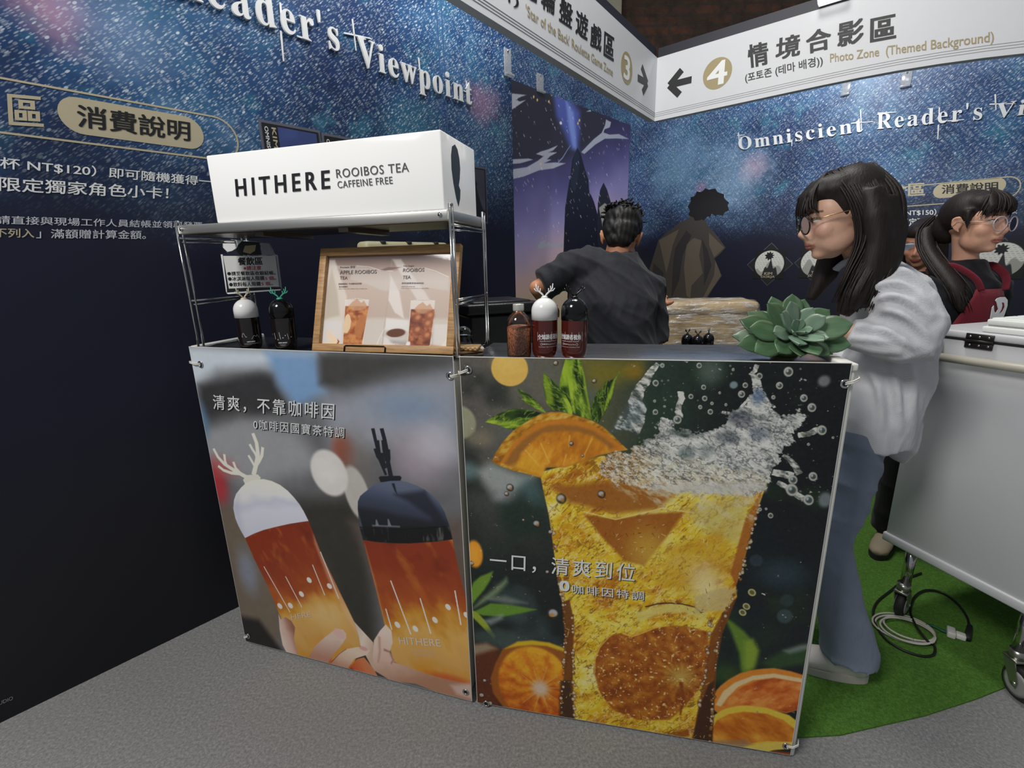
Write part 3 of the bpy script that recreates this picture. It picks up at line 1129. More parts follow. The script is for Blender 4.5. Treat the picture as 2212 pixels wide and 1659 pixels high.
    p.put(m * p.mask_poly([(1480, 1010), (1500, 1010), (1520, 1090), (1500, 1060)], 0.003), (24, 26, 32), 0.9)
    p.put(m * p.mask_poly([(1240, 1200), (1262, 1290), (1300, 1415), (1275, 1415), (1248, 1300)], 0.003), (92, 98, 112), 0.7)
    m2 = m * p.mask_poly([(1250, 1330), (1900, 1320), (1915, 1412), (1600, 1441), (1280, 1418)], 0.006)
    p.put(m2, (19, 20, 22), 0.8)
    p.put(m2 * np.clip((p.noise(0.02, 3, 37, 0.7, 90, 4) - 0.6) * 6, 0, 1), (128, 128, 118), 0.6)
    p.stroke([(1340, 1312), (1440, 1316), (1540, 1320)], .006, .006, (120, 124, 132), 0.002, 0.7)
    p.stroke([(1250, 1322), (1500, 1344), (1880, 1318)], .0025, .0025, (12, 13, 15), 0.001)
    p.stroke([(1370, 1270), (1378, 1312)], .004, .012, (150, 152, 156), 0.002, 0.7)
    p.stroke([(1455, 1265), (1466, 1315)], .004, .012, (150, 152, 156), 0.002, 0.7)
    p.conv = None
    body = [k1(1275, 1416), k1(1380, 1432), k1(1500, 1440), k1(1600, 1441), k1(1800, 1428), k1(1917, 1412), k2(2000, 280), k2(2095, 680), k2(2160, 1000), k2(2180, 1380), k2(1990, 1345), k2(1700, 1260), k2(1460, 1140), k2(1390, 840), k2(1300, 480)]
    m = drink(body, (880, 1130), (960, 1500), 51)
    p.put(m * p.mask_poly([k2(1215, 140), k2(1310, 470), k2(1400, 860), k2(1360, 760), k2(1270, 440)], 0.006), (214, 170, 120), 0.5)
    p.conv = k2
    E((1960, 1320), 200, 60, (192, 84, 38), 0, 0.5, 0.8)
    for a, b in (((1437, 450), (1610, 910)), ((1688, 600), (1780, 905)), ((1985, 535), (2037, 830)), ((1395, 690), (1447, 870))):
        p.stroke([a, b], .0042, .0042, W, 0.0008)
    for c in ((1495, 828), (1648, 862), (1815, 787), (1927, 677), (2083, 745)):
        E(c, 21, 26, W, 30, 0.12)
    # printed hands
    S1, S2, S3c = (206, 178, 160), (222, 200, 182), (172, 130, 112)

    def flesh(pts, a, b, c0, c1_, c2_):
        m = p.mask_poly(pts, 0.0016)
        p.put(m, p.grad(p.axis(a, b) + (p.noise(0.03, 2, 8) - .5) * .15, [(0, c0), (0.5, c1_), (1, c2_)]))
    flesh([(1125, 800), (1170, 850), (1290, 980), (1310, 1140), (1300, 1230), (1180, 1010), (1165, 930)], (1130, 900), (1300, 1000), (206, 190, 172), (224, 208, 190), (200, 172, 150))
    flesh([(1090, 1190), (1150, 1120), (1210, 1105), (1290, 1200), (1340, 1290), (1200, 1260)], (1100, 1190), (1330, 1200), (190, 78, 40), (204, 120, 74), (190, 130, 100))
    flesh([(480, 735), (500, 780), (540, 762), (590, 795), (622, 850), (612, 950), (655, 1105), (560, 1085), (515, 1000), (490, 870)], (490, 900), (620, 900), (224, 200, 186), (206, 172, 156), (150, 100, 80))
    flesh([(735, 1130), (745, 1090), (790, 1010), (880, 930), (940, 885), (985, 862), (1030, 870), (1058, 905), (1058, 940), (1010, 1010), (950, 1080), (900, 1160), (820, 1150)], (860, 930), (900, 1120), (214, 190, 172), (194, 160, 142), (180, 130, 108))
    flesh([(925, 1150), (960, 1110), (1000, 1070), (1060, 1035), (1150, 1018), (1225, 1013), (1258, 1045), (1235, 1085), (1130, 1118), (1065, 1210), (985, 1195)], (1050, 1030), (1040, 1190), (222, 198, 178), (210, 180, 158), (186, 136, 112))
    E((1000, 905), 48, 34, (220, 178, 172), -35, 0.3, 0.9)
    E((1205, 1030), 36, 17, (206, 156, 148), 0, 0.3, 0.9)
    p.stroke([(930, 1150), (1000, 1075), (1060, 1035)], .003, .002, (120, 66, 44), 0.0012, 0.8)
    flesh([(1345, 880), (1395, 825), (1445, 880), (1455, 980), (1430, 1060), (1465, 1110), (1465, 1150), (1600, 1190), (1720, 1240), (1900, 1290), (2180, 1350), (2180, 1500), (1900, 1430), (1650, 1330), (1450, 1310), (1300, 1220), (1285, 1100), (1295, 960)],
          (1400, 900), (1620, 1330), (226, 206, 190), (210, 178, 160), (170, 124, 98))
    p.stroke([(1380, 1040), (1430, 1060), (1460, 1130), (1440, 1160)], .010, .004, (140, 92, 72), 0.004, 0.7)
    p.stroke([(1340, 930), (1345, 1060), (1330, 1150)], .008, .004, (160, 116, 96), 0.006, 0.6)
    P([(1950, 1345), (2100, 1330), (2180, 1345), (2180, 1480), (2000, 1420)], (206, 184, 172), 0.012, 0.8)
    p.conv = None
    # light fold near the left and right hems
    return p


def picture_orange():
    p = Paint(F_CR, 0.004, 0.014, W_R - 0.016, 1.121, 720, 860, 0.0026, (60, 64, 58))
    P, E = p.poly, p.ell
    tx = (p.gx - p.x0) / (p.x1 - p.x0)
    ty = (p.gy - p.y0) / (p.y1 - p.y0)
    bgc = p.grad(tx, [(0, (92, 88, 84)), (0.25, (98, 96, 84)), (0.4, (84, 86, 62)), (0.55, (44, 58, 50)), (0.75, (24, 30, 30)), (1, (20, 22, 26))])
    low = p.grad(tx, [(0, (28, 38, 34)), (0.3, (26, 34, 34)), (0.6, (30, 36, 36)), (0.8, (20, 30, 34)), (1, (22, 28, 32))])
    w = np.clip((ty - 0.42) / 0.4, 0, 1)[..., None]
    p.c = low * (1 - w) + bgc * w
    n = p.noise(0.13, 3, 2)
    p.put(np.clip((n - 0.52) * 3, 0, 1) * (tx < 0.4), (86, 104, 104), 0.55)
    p.put(np.clip((0.42 - n) * 4, 0, 1), (24, 30, 27), 0.7)
    p.put(np.clip((p.noise(0.1, 2, 7) - 0.6) * 4, 0, 1) * (tx > 0.5), (36, 56, 36), 0.6)
    p.conv = k3
    E((60, 715), 140, 145, (148, 148, 122), 0, 0.12)
    P([(200, 1150), (330, 1080), (560, 1170), (720, 1200), (560, 1360), (330, 1340)], (172, 178, 176), 0.02, 0.75)
    E((470, 1400), 110, 60, (186, 184, 190), 0, 0.7, 0.8)
    E((130, 1150), 80, 80, (100, 130, 130), 0, 0.8, 0.8)
    E((230, 860), 110, 70, (134, 126, 104), 0, 0.8, 0.7)
    P([(380, 1440), (600, 1330), (800, 1240), (880, 1700), (500, 1800)], (34, 48, 42), 0.03, 0.9)
    E((700, 1330), 90, 120, (80, 112, 112), 30, 0.8, 0.6)
    P([(1160, 150), (1700, 155), (1660, 300), (1300, 420), (1180, 330)], (116, 106, 36), 0.03, 0.9)
    E((1620, 260), 80, 60, (140, 108, 30), 0, 0.9, 0.7)
    E((500, 235), 166, 156, (218, 178, 88), 0, 0.05)
    E((480, 180), 110, 80, (226, 190, 104), 0, 0.9, 0.7)
    p.conv = k4
    E((640, 260), 110, 110, (96, 112, 100), 0, 0.8, 0.7)
    E((1660, 345), 55, 50, (112, 116, 116), 0, 0.4)
    E((1670, 1410), 60, 66, (108, 116, 118), 0, 0.4)
    E((850, 380), 36, 32, (118, 136, 138), 0, 0.3)
    E((200, 560), 200, 180, (40, 62, 48), 0, 0.9, 0.8)
    p.conv = k6
    E((970, 650), 52, 46, (68, 84, 90), 0, 0.2, 0.7)
    E((780, 280), 44, 40, (48, 60, 66), 0, 0.2, 0.8)
    E((950, 370), 150, 90, (44, 62, 72), 0, 0.8, 0.8)
    E((985, 545), 46, 40, (50, 64, 70), 0, 0.2, 0.6)
    P([(570, 655), (625, 690), (700, 750), (745, 800), (790, 880), (775, 960), (740, 1020), (680, 1040), (668, 900), (620, 770)], (92, 122, 40), 0.007)
    P([(700, 820), (760, 800), (800, 880), (770, 1000), (700, 1010)], (132, 156, 48), 0.01, 0.8)
    P([(820, 960), (960, 870), (1140, 830), (1140, 960), (900, 1010)], (44, 70, 40), 0.015)
    P([(960, 880), (1060, 845), (1150, 830), (1150, 860), (1000, 900)], (118, 130, 130), 0.008, 0.8)
    E((600, 1040), 90, 60, (50, 76, 34), 0, 0.8, 0.8)
    # lower left: leaves and halved oranges
    p.conv = k5
    E((170, 290), 66, 108, (226, 148, 40), 0, 0.18)
    E((165, 290), 36, 66, (238, 168, 58), 0, 0.8, 0.7)
    P([(130, 600), (160, 520), (220, 470), (320, 430), (300, 500), (250, 580), (190, 650), (140, 720)], (104, 140, 44), 0.005)
    P([(150, 740), (220, 660), (320, 580), (400, 510), (430, 480), (440, 520), (360, 610), (240, 690)], (120, 140, 100), 0.01, 0.9)
    P([(160, 760), (300, 690), (430, 700), (560, 720), (675, 742), (560, 770), (400, 800), (240, 790)], (96, 136, 44), 0.005)
    P([(250, 640), (420, 630), (600, 690), (440, 690), (300, 670)], (124, 132, 124), 0.01, 0.7)
    P([(145, 745), (200, 770), (270, 850), (340, 960), (330, 985), (230, 880), (150, 800)], (142, 156, 46), 0.004)
    P([(240, 830), (400, 780), (400, 820), (300, 870)], (150, 160, 156), 0.01, 0.7)
    P([(150, 930), (350, 890), (520, 960), (620, 1000), (400, 1050), (160, 1000)], (62, 76, 72), 0.015, 0.8)
    P([(120, 1030), (270, 1015), (380, 1060), (340, 1300), (380, 1540), (160, 1520)], (92, 46, 26), 0.01)
    P([(150, 1030), (270, 1015), (350, 1060), (250, 1090), (150, 1120)], (150, 134, 110), 0.012, 0.9)
    mo = p.mask_poly([(340, 1180), (400, 1060), (520, 1005), (640, 993), (780, 1012), (900, 1060), (930, 1300), (900, 1660), (640, 1640), (420, 1560), (320, 1420), (300, 1300)], 0.004)
    p.put(mo, (150, 84, 28))
    cx, cy = p.q((705, 1385))
    th = np.arctan2(p.gy - cy, p.gx - cx)
    rr = np.hypot(p.gx - cx, p.gy - cy)
    mi = p.mask_ell((660, 1360), 300, 300, 0, 0.05)
    seg = 0.5 + 0.5 * np.sin(th * 11 + p.noise(0.03, 3, 5) * 5)
    fl = p.grad(np.clip(seg * 0.34 + p.noise(0.02, 3, 9) * 0.8 - 0.12 + (p.gy - cy) * 3.0, 0, 1), [(0, (168, 72, 20)), (0.5, (206, 118, 28)), (1, (222, 164, 40))])
    p.put(mo * mi, fl)
    P([(420, 1060), (520, 1003), (640, 993), (780, 1012), (900, 1055), (900, 1085), (760, 1040), (640, 1030), (520, 1040)], (206, 176, 38), 0.005, 0.95)
    p.put(mo * p.mask_ell((705, 1385), 66, 62, 0, 0.6), (206, 182, 158))
    for k in range(9):
        a = -2.6 + 0.62 * k
        q0 = (705 + 40 * math.cos(a), 1385 + 40 * math.sin(a))
        q1_ = (705 + 190 * math.cos(a + .1), 1385 + 190 * math.sin(a + .1))
        p.stroke([q0, q1_], .005, .001, (214, 170, 110), 0.002, 0.6)
    # lower right: orange slices
    p.conv = k6
    sl = [(470, 1245), (500, 1160), (545, 1110), (600, 1068), (670, 1030), (750, 1008), (830, 998), (900, 995), (1010, 1015), (1140, 1055), (1140, 1250), (980, 1295), (820, 1260), (640, 1250), (530, 1300)]
    P(sl, (208, 128, 44), 0.003)
    P([(510, 1240), (560, 1150), (640, 1090), (760, 1045), (900, 1030), (1140, 1075), (1140, 1105), (900, 1058), (760, 1075), (660, 1120), (590, 1190), (545, 1250)], (216, 190, 142), 0.003)
    m = p.mask_poly([(560, 1245), (610, 1180), (690, 1120), (790, 1078), (900, 1062), (1140, 1100), (1140, 1250), (980, 1290), (820, 1255), (680, 1240)], 0.003)
    p.put(m, p.grad(p.noise(0.03, 4, 17, 0.6, 40, 2), [(0.25, (150, 64, 20)), (0.5, (190, 92, 30)), (0.75, (216, 140, 66))]))
    P([(465, 1330), (560, 1270), (640, 1248), (720, 1243), (850, 1258), (1000, 1308), (1070, 1362), (1060, 1500), (900, 1500), (740, 1530), (600, 1545), (480, 1530)], (214, 186, 62), 0.003)
    m = p.mask_poly([(485, 1400), (520, 1340), (600, 1300), (700, 1284), (850, 1298), (960, 1340), (1050, 1410), (1050, 1490), (860, 1480), (700, 1500), (490, 1490)], 0.003)
    p.put(m, p.grad(p.noise(0.035, 4, 19, 0.6, -30, 2), [(0.25, (176, 92, 20)), (0.5, (204, 126, 34)), (0.8, (220, 160, 60))]))
    P([(480, 1480), (700, 1470), (760, 1500), (600, 1560), (470, 1540)], (150, 116, 90), 0.01, 0.8)
    P([(600, 1545), (740, 1510), (900, 1488), (1040, 1485), (1030, 1530), (900, 1540), (760, 1580), (640, 1570)], (214, 190, 84), 0.003)
    P([(760, 1575), (900, 1545), (1030, 1560), (1030, 1640), (860, 1610)], (150, 62, 26), 0.004)
    # the glass of drink
    p.conv = None
    glass = [(1166, 1020), (1176, 1070), (1186, 1115), (1195, 1180), (1206, 1262), (1220, 1330), (1221, 1400), (1217, 1470), (1208, 1580), (1260, 1600), (1530, 1640), (1536, 1540), (1543, 1440), (1553, 1370), (1560, 1325), (1592, 1290), (1590, 1265), (1606, 1215), (1622, 1150), (1640, 1090), (1662, 1030),
             (1500, 990), (1300, 985)]
    mg = p.mask_poly(glass, 0.0018)
    st = p.noise(0.055, 4, 23, 0.65, 35, 1.8)
    p.put(mg, p.grad(st + (tx - .45) * 0.0, [(0.22, (156, 88, 20)), (0.36, (200, 142, 26)), (0.50, (216, 182, 38)), (0.64, (224, 204, 72)), (0.8, (228, 216, 150))]))
    fine = p.noise(0.010, 3, 29, 0.7, 50, 3.0)
    rid = 1 - np.abs(2 * p.noise(0.016, 4, 101, .65, 40, 2.2) - 1)
    p.put(mg * np.clip((rid - 0.90) * 12, 0, 1), (238, 222, 150), 0.55)
    rid = 1 - np.abs(2 * p.noise(0.022, 4, 103, .65, 55, 2.0) - 1)
    p.put(mg * np.clip((rid - 0.93) * 16, 0, 1), (128, 78, 18), 0.6)
    p.put(mg * np.clip((fine - 0.62) * 7, 0, 1), (228, 208, 138), 0.6)
    p.put(mg * np.clip((0.36 - fine) * 7, 0, 1), (112, 66, 16), 0.6)
    # inner pieces
    P([(1190, 1050), (1320, 1040), (1480, 1050), (1420, 1100), (1330, 1110), (1230, 1085)], (150, 88, 30), 0.012, 0.9)
    P([(1262, 1112), (1330, 1120), (1400, 1110), (1480, 1105), (1440, 1160), (1392, 1222), (1350, 1212), (1300, 1160)], (150, 84, 24), 0.006, 0.92)
    p.stroke([(1260, 1105), (1330, 1122), (1390, 1108), (1430, 1098), (1500, 1108)], .004, .004, (226, 206, 130), 0.0015, 0.8)
    P([(1480, 1100), (1620, 1060), (1600, 1180), (1520, 1150)], (186, 170, 110), 0.02, 0.6)
    P([(1440, 1180), (1560, 1150), (1590, 1230), (1500, 1290), (1420, 1260)], (196, 150, 40), 0.02, 0.6)
    E((1525, 1260), 34, 40, (226, 214, 170), 20, 0.8, 0.7)
    E((1400, 1190), 40, 40, (224, 200, 80), 0, 0.9, 0.5)
    p.conv = k5
    P([(1480, 770), (1620, 720), (1760, 690), (1885, 700), (2060, 760), (2060, 840), (1885, 770), (1700, 770), (1500, 850)], (214, 200, 110), 0.006, 0.85)
    p.stroke([(1560, 720), (1660, 695), (1760, 688), (1860, 696), (1960, 720), (2020, 770)], .004, .004, (70, 44, 14), 0.0015, 0.9)
    ms = p.mask_poly([(1140, 1240), (1150, 1150), (1180, 1060), (1240, 980), (1300, 945), (1360, 935), (1440, 960), (1500, 940), (1620, 895), (1760, 870), (1900, 880), (2060, 920), (2080, 1100), (2030, 1340), (1930, 1480), (1850, 1560), (1760, 1640), (1500, 1640), (1300, 1560), (1190, 1420)], 0.004)
    c0 = p.q((1850, 1290))
    th = np.arctan2(p.gy - c0[1], p.gx - c0[0])
    r2 = np.hypot(p.gx - c0[0], p.gy - c0[1])
    ray = np.sin(th * 16 + p.noise(0.04, 3, 41) * 7) * 0.5 + 0.5
    p.put(ms, p.grad(np.clip(ray * 0.20 + p.noise(0.02, 4, 43, .65) * 0.85 - 0.06, 0, 1), [(0.1, (118, 56, 18)), (0.45, (156, 84, 24)), (0.75, (184, 118, 36)), (1, (206, 150, 60))]))
    p.put(ms * np.clip((0.055 - r2) / 0.05, 0, 1), (198, 178, 90), 0.7)
    p.stroke([(1380, 935), (1450, 962), (1530, 935), (1640, 890), (1760, 870)], .006, .003, (222, 178, 74), 0.0015, 0.85)
    p.stroke([(1850, 1330), (1870, 1450), (1845, 1600)], .010, .005, (128, 62, 16), 0.003, 0.9)
    p.stroke([(1150, 1260), (1150, 1150), (1190, 1050), (1260, 970)], .003, .003, (230, 190, 90), 0.0015, 0.7)
    p.put(ms * np.clip((p.noise(0.008, 2, 47) - 0.70) * 8, 0, 1), (226, 200, 130), 0.9)
    # dark glass walls with beads
    p.conv = None
    for pts in ([(1214, 1300), (1230, 1295), (1240, 1340), (1237, 1420), (1238, 1500), (1242, 1600), (1206, 1600), (1216, 1480), (1221, 1400)],):
        P(pts, (104, 56, 20), 0.003, 0.9)
    P([(1210, 1470), (1232, 1470), (1250, 1620), (1206, 1600)], (64, 44, 30), 0.006, 0.9)
    P([(1560, 1325), (1592, 1290), (1560, 1370), (1548, 1440), (1542, 1540), (1536, 1640), (1490, 1630), (1510, 1520), (1524, 1440), (1536, 1370)], (122, 66, 22), 0.003, 0.9)
    P([(1530, 1480), (1543, 1470), (1538, 1640), (1490, 1630), (1510, 1530)], (60, 36, 24), 0.004, 0.9)
    P([(1500, 1290), (1560, 1268), (1592, 1275), (1570, 1320), (1536, 1320), (1500, 1325)], (196, 176, 120), 0.006, 0.8)
    P([(1610, 1120), (1645, 1060), (1640, 1090), (1606, 1215), (1590, 1265), (1578, 1240)], (158, 88, 28), 0.003, 0.85)
    rs = np.random.RandomState(3)
    for line, nb in (([(1218, 1300), (1221, 1380), (1217, 1460), (1212, 1560)], 46), ([(1237, 1330), (1238, 1420), (1241, 1560)], 30), ([(1590, 1275), (1556, 1350), (1546, 1430), (1540, 1520), (1534, 1610)], 50), ([(1535, 1340), (1525, 1440), (1510, 1530)], 34), ([(1192, 1130), (1204, 1230), (1216, 1300)], 22), ([(1640, 1090), (1612, 1200), (1594, 1260)], 26)):
        L = np.array(line, float)
        for _ in range(nb):
            t = rs.rand() * (len(L) - 1)
            i = int(t)
            c = L[i] + (L[i + 1] - L[i]) * (t - i) + rs.randn(2) * 1.5
            r = 1.2 + rs.rand() * 2.4
            E(c, r + 1.0, r + 1.0, (70, 40, 20), 0, 0.3, 0.7)
            E(c, r, r, (206, 190, 160) if rs.rand() > .35 else (150, 96, 40), 0, 0.35, 0.9)
    for _ in range(420):
        c = np.array([1215 + rs.rand() * 320, 1120 + rs.rand() * 480])
        r = 0.8 + rs.rand() * 1.8
        dx, dy = rs.randn() * 5, rs.randn() * 5
        p.stroke([tuple(c), (c[0] + dx, c[1] + dy)], .0016, .0008, (60, 40, 16) if rs.rand() > .5 else (236, 220, 160), 0.0006, 0.8)
    # orange wedge on the rim
    p.conv = k3
    wedge = [(340, 1065), (365, 1005), (400, 950), (440, 890), (490, 835), (545, 780), (610, 725), (690, 675), (780, 640), (870, 622), (960, 622), (1050, 640), (1140, 665), (1240, 700), (1340, 755), (1430, 835), (1500, 905), (1560, 960), (1420, 985), (1300, 1010), (1150, 1070), (1000, 1120), (860, 1110), (800, 1130), (785, 1215), (730, 1195), (640, 1172), (540, 1150), (480, 1128), (400, 1100)]
    mw = p.mask_poly(wedge, 0.0018)
    p.put(mw, p.grad(p.noise(0.012, 3, 61, .65, 30, 2.5), [(0.25, (150, 92, 24)), (0.55, (196, 142, 40)), (0.8, (214, 178, 92))]))
    P([(420, 1075), (470, 990), (540, 900), (640, 800), (760, 720), (880, 690), (1000, 685), (1120, 700), (1240, 735), (1360, 810), (1460, 890), (1545, 960), (1420, 975), (1300, 1000), (1000, 1115), (800, 1120), (760, 1190), (600, 1150)], (196, 122, 36), 0.003)
    mf = p.mask_poly([(455, 1085), (520, 980), (610, 880), (720, 800), (840, 745), (980, 735), (1120, 750), (1250, 790), (1360, 860), (1450, 930), (1300, 1000), (1000, 1110), (830, 1110), (780, 1200), (700, 1170), (560, 1120)], 0.006)
    p.put(mf, (140, 96, 44), 0.75)
    mf = p.mask_poly([(560, 1110), (600, 1000), (690, 900), (800, 810), (960, 790), (1120, 800), (1250, 840), (1370, 920), (1400, 980), (1200, 1040), (1000, 1115), (830, 1105), (790, 1200), (700, 1170)], 0.006)
    p.put(mf, p.grad(p.noise(0.03, 4, 63, .6, 70, 2.4), [(0.22, (176, 104, 26)), (0.5, (208, 136, 34)), (0.75, (226, 168, 54))]))
    P([(520, 1110), (640, 1030), (800, 1090), (790, 1200), (660, 1165)], (222, 166, 44), 0.01, 0.7)
    for a, b in (((1040, 830), (1030, 940)), ((1010, 1000), (980, 1100)), ((780, 900), (860, 1080)), ((1240, 860), (1160, 1030)), ((640, 960), (760, 1100))):
        p.stroke([a, b], .004, .002, (236, 190, 90), 0.002, 0.6)
    # mint
    G0, G1, G2 = (34, 54, 24), (92, 122, 34), (150, 178, 48)

    def leaf(pts, seed, a, b):
        m = p.mask_poly(pts, 0.0012)
        v = p.noise(0.02, 3, seed, .7, math.degrees(math.atan2(-(b[1] - a[1]), b[0] - a[0])), 4.0)
        p.put(m, p.grad(v, [(0.25, (24, 42, 18)), (0.48, (50, 76, 26)), (0.60, G1), (0.76, (160, 186, 56))]))
        rid = 1 - np.abs(2 * p.noise(0.012, 3, seed + 1, .7, math.degrees(math.atan2(-(b[1] - a[1]), b[0] - a[0])) + 30, 3.0) - 1)
        p.put(m * np.clip((rid - 0.88) * 9, 0, 1), (172, 196, 66), 0.55)
        p.put(m * np.clip((0.35 - rid) * 4, 0, 1), (20, 34, 16), 0.6)
        return m
    leaf([(280, 712), (340, 668), (420, 630), (500, 600), (560, 592), (640, 600), (720, 612), (790, 632), (700, 680), (620, 730), (540, 782), (470, 768), (390, 735)], 71, (280, 710), (780, 640))
    leaf([(552, 412), (600, 425), (680, 470), (740, 525), (790, 580), (830, 632), (760, 605), (690, 570), (610, 510), (570, 485), (640, 510)], 73, (560, 410), (830, 630))
    m = leaf([(800, 262), (840, 300), (900, 350), (950, 410), (1000, 460), (1050, 530), (1070, 600), (1060, 645), (980, 620), (880, 600), (830, 540), (805, 400)], 75, (800, 270), (1060, 640))
    p.put(m * p.mask_poly([(800, 262), (840, 300), (880, 420), (900, 560), (830, 540), (805, 400)], 0.006), (148, 176, 44), 0.75)
    m = leaf([(1000, 150), (970, 260), (945, 370), (955, 430), (1000, 470), (1040, 540), (1075, 630), (1120, 660), (1240, 690), (1220, 560), (1190, 400), (1170, 280), (1140, 150)], 77, (1070, 150), (1160, 680))
    p.put(m * p.mask_poly([(1000, 150), (970, 260), (950, 400), (1020, 390), (1070, 260), (1085, 150)], 0.006), (152, 182, 46), 0.8)
    p.put(m * p.mask_poly([(1150, 200), (1185, 360), (1225, 560), (1240, 690), (1215, 640), (1170, 420)], 0.004), (150, 176, 48), 0.8)
    m = leaf([(1502, 232), (1440, 320), (1415, 335), (1360, 350), (1340, 400), (1285, 440), (1250, 520), (1228, 620), (1240, 690), (1300, 722), (1330, 660), (1390, 570), (1420, 470), (1450, 340)], 79, (1500, 230), (1280, 700))
    p.put(m * p.mask_poly([(1502, 232), (1450, 340), (1420, 470), (1330, 660), (1380, 480), (1420, 360)], 0.004), (158, 186, 50), 0.85)
    # splash
    p.conv = k4
    sp = [(-90, 985), (-20, 940), (60, 880), (150, 850), (190, 800), (140, 745), (180, 700), (220, 680), (300, 690), (340, 720), (300, 755), (420, 775), (540, 820), (600, 790), (640, 775), (700, 790), (760, 740), (830, 700), (800, 660), (740, 630), (760, 612), (830, 610), (890, 598), (960, 520), (1010, 440), (1050, 395), (1110, 400), (1140, 470), (1180, 560), (1220, 630), (1300, 645), (1400, 640), (1420, 615), (1470, 630), (1510, 665), (1490, 690), (1430, 725), (1420, 780), (1400, 830), (1390, 880), (1330, 905), (1290, 925), (1245, 985), (1275, 1050), (1240, 1105), (1200, 1130), (1165, 1220), (1140, 1330), (1000, 1380), (600, 1350), (300, 1330), (0, 1300), (-200, 1260), (-380, 1180), (-330, 1060), (-260, 1000)]
    msp = p.mask_poly(sp, 0.016)
    msp = np.clip((msp + (p.noise(0.012, 4, 111, .7, -30, 1.6) - .5) * 1.5 - 0.42) * 7, 0, 1)
    d1 = 0.62 * p.noise(0.014, 4, 81, .75, -35, 2.6) + 0.38 * p.noise(0.0065, 3, 82, .8, -25, 2.2)
    d1 = np.clip((d1 - .5) * 1.25 + .5, 0, 1)
    d2_ = p.noise(0.06, 3, 83)
    foam = p.grad(d1 * 0.75 + d2_ * 0.35, [(0.28, (84, 92, 94)), (0.42, (142, 146, 144)), (0.54, (186, 186, 180)), (0.68, (216, 216, 210))])
    warm = p.grad(d1 * 0.8 + d2_ * 0.2, [(0.36, (120, 76, 30)), (0.48, (170, 130, 70)), (0.6, (196, 176, 140)), (0.74, (216, 206, 186))])
    tw = np.clip((p.axis((300, 980), (250, 1330)) - 0.15 + (d2_ - .5) * .6) * 1.6, 0, 1)
    tl = np.clip((p.axis((300, 1000), (-350, 1100)) + (d2_ - .5) * .5) * 1.5, 0, 1)
    wm = np.maximum(tw * 0.45, tl)[..., None]
    p.put(msp, foam * (1 - wm) + warm * wm, 0.90)
    for cell, sd, w_ in ((0.020, 121, 9), (0.011, 123, 8), (0.006, 125, 6)):
        rid = 1 - np.abs(2 * p.noise(cell, 3, sd, .7, -30, 1.9) - 1)
        p.put(msp * np.clip((rid - 1 + 1.0 / w_) * w_, 0, 1), (226, 226, 220), 0.75)
    rid = 1 - np.abs(2 * p.noise(0.014, 3, 131, .7, -30, 2.2) - 1)
    p.put(msp * np.clip((rid - 0.90) * 11, 0, 1), (62, 68, 70), 0.6)
    for c, rx, ry, col, op in (((900, 680), 120, 70, (38, 46, 60), .8), ((800, 850), 100, 60, (40, 50, 58), .8), ((1070, 480), 60, 70, (58, 84, 122), .85), ((1080, 820), 90, 70, (70, 84, 104), .6), ((430, 990), 70, 60, (48, 66, 64), .8), ((600, 970), 60, 60, (70, 88, 90), .7), ((420, 810), 140, 40, (44, 60, 56), .8), ((0, 870), 90, 50, (60, 74, 78), .7)):
        p.put(msp * p.mask_ell(c, rx, ry, 0, 0.6) * np.clip(1.25 - d1, 0, 1), col, op)
    P([(120, 1290), (500, 1260), (900, 1255), (1140, 1250), (1130, 1330), (800, 1370), (400, 1345), (100, 1340)], (196, 198, 194), 0.012, 0.7)
    # fading foam into the drink
    p.put(p.mask_poly([(-300, 1180), (100, 1300), (1100, 1300), (1080, 1500), (1000, 1640), (700, 1560), (200, 1480), (-200, 1330)], 0.02) * np.clip((d1 - 0.45) * 3.4, 0, 1) * mg, (206, 198, 168), 0.75)
    # left arm of the splash and strings of drops
    for pts, w0, w1 in (([(170, 190), (110, 260), (60, 350), (0, 420), (-30, 520), (-10, 600), (-30, 700), (-90, 800)], .010, .05), ([(375, 440), (385, 500), (360, 560), (350, 620), (370, 680)], .012, .014), ([(1020, 290), (1050, 330), (1060, 400)], .010, .02),
                        ([(1430, 830), (1520, 820), (1600, 780), (1660, 770)], .012, .016), ([(1290, 1010), (1340, 1040), (1400, 1100), (1440, 1180)], .008, .016), ([(1200, 1160), (1300, 1180), (1380, 1200)], .014, .020), ([(1240, 1250), (1340, 1310), (1420, 1370), (1500, 1410)], .012, .014), ([(1060, 200), (1040, 250), (1000, 290)], .010, .008), ([(900, 590), (960, 530), (1000, 470)], .004, .004)):
        m = p.mask_poly(stroke2([p.q(a) for a in pts], w0, w1), 0.002, True)
        m = np.clip((m + (d1 - .5) * 1.6 - .30) * 4, 0, 1) * (m > 0)
        p.put(m, p.grad(d1, [(0.3, (60, 70, 66)), (0.46, (140, 144, 136)), (0.60, (214, 214, 206))]), 0.95)
    P([(-60, 490), (30, 520), (60, 600), (0, 720), (-120, 770), (-240, 800), (-160, 640)], (80, 94, 100), 0.012, 0.6)
    mm = p.mask_poly([(-60, 490), (30, 520), (60, 600), (0, 720), (-120, 770), (-240, 800), (-160, 640)], 0.004)
    p.put(mm * np.clip((d1 - .5) * 5, 0, 1), (206, 210, 208), 0.9)
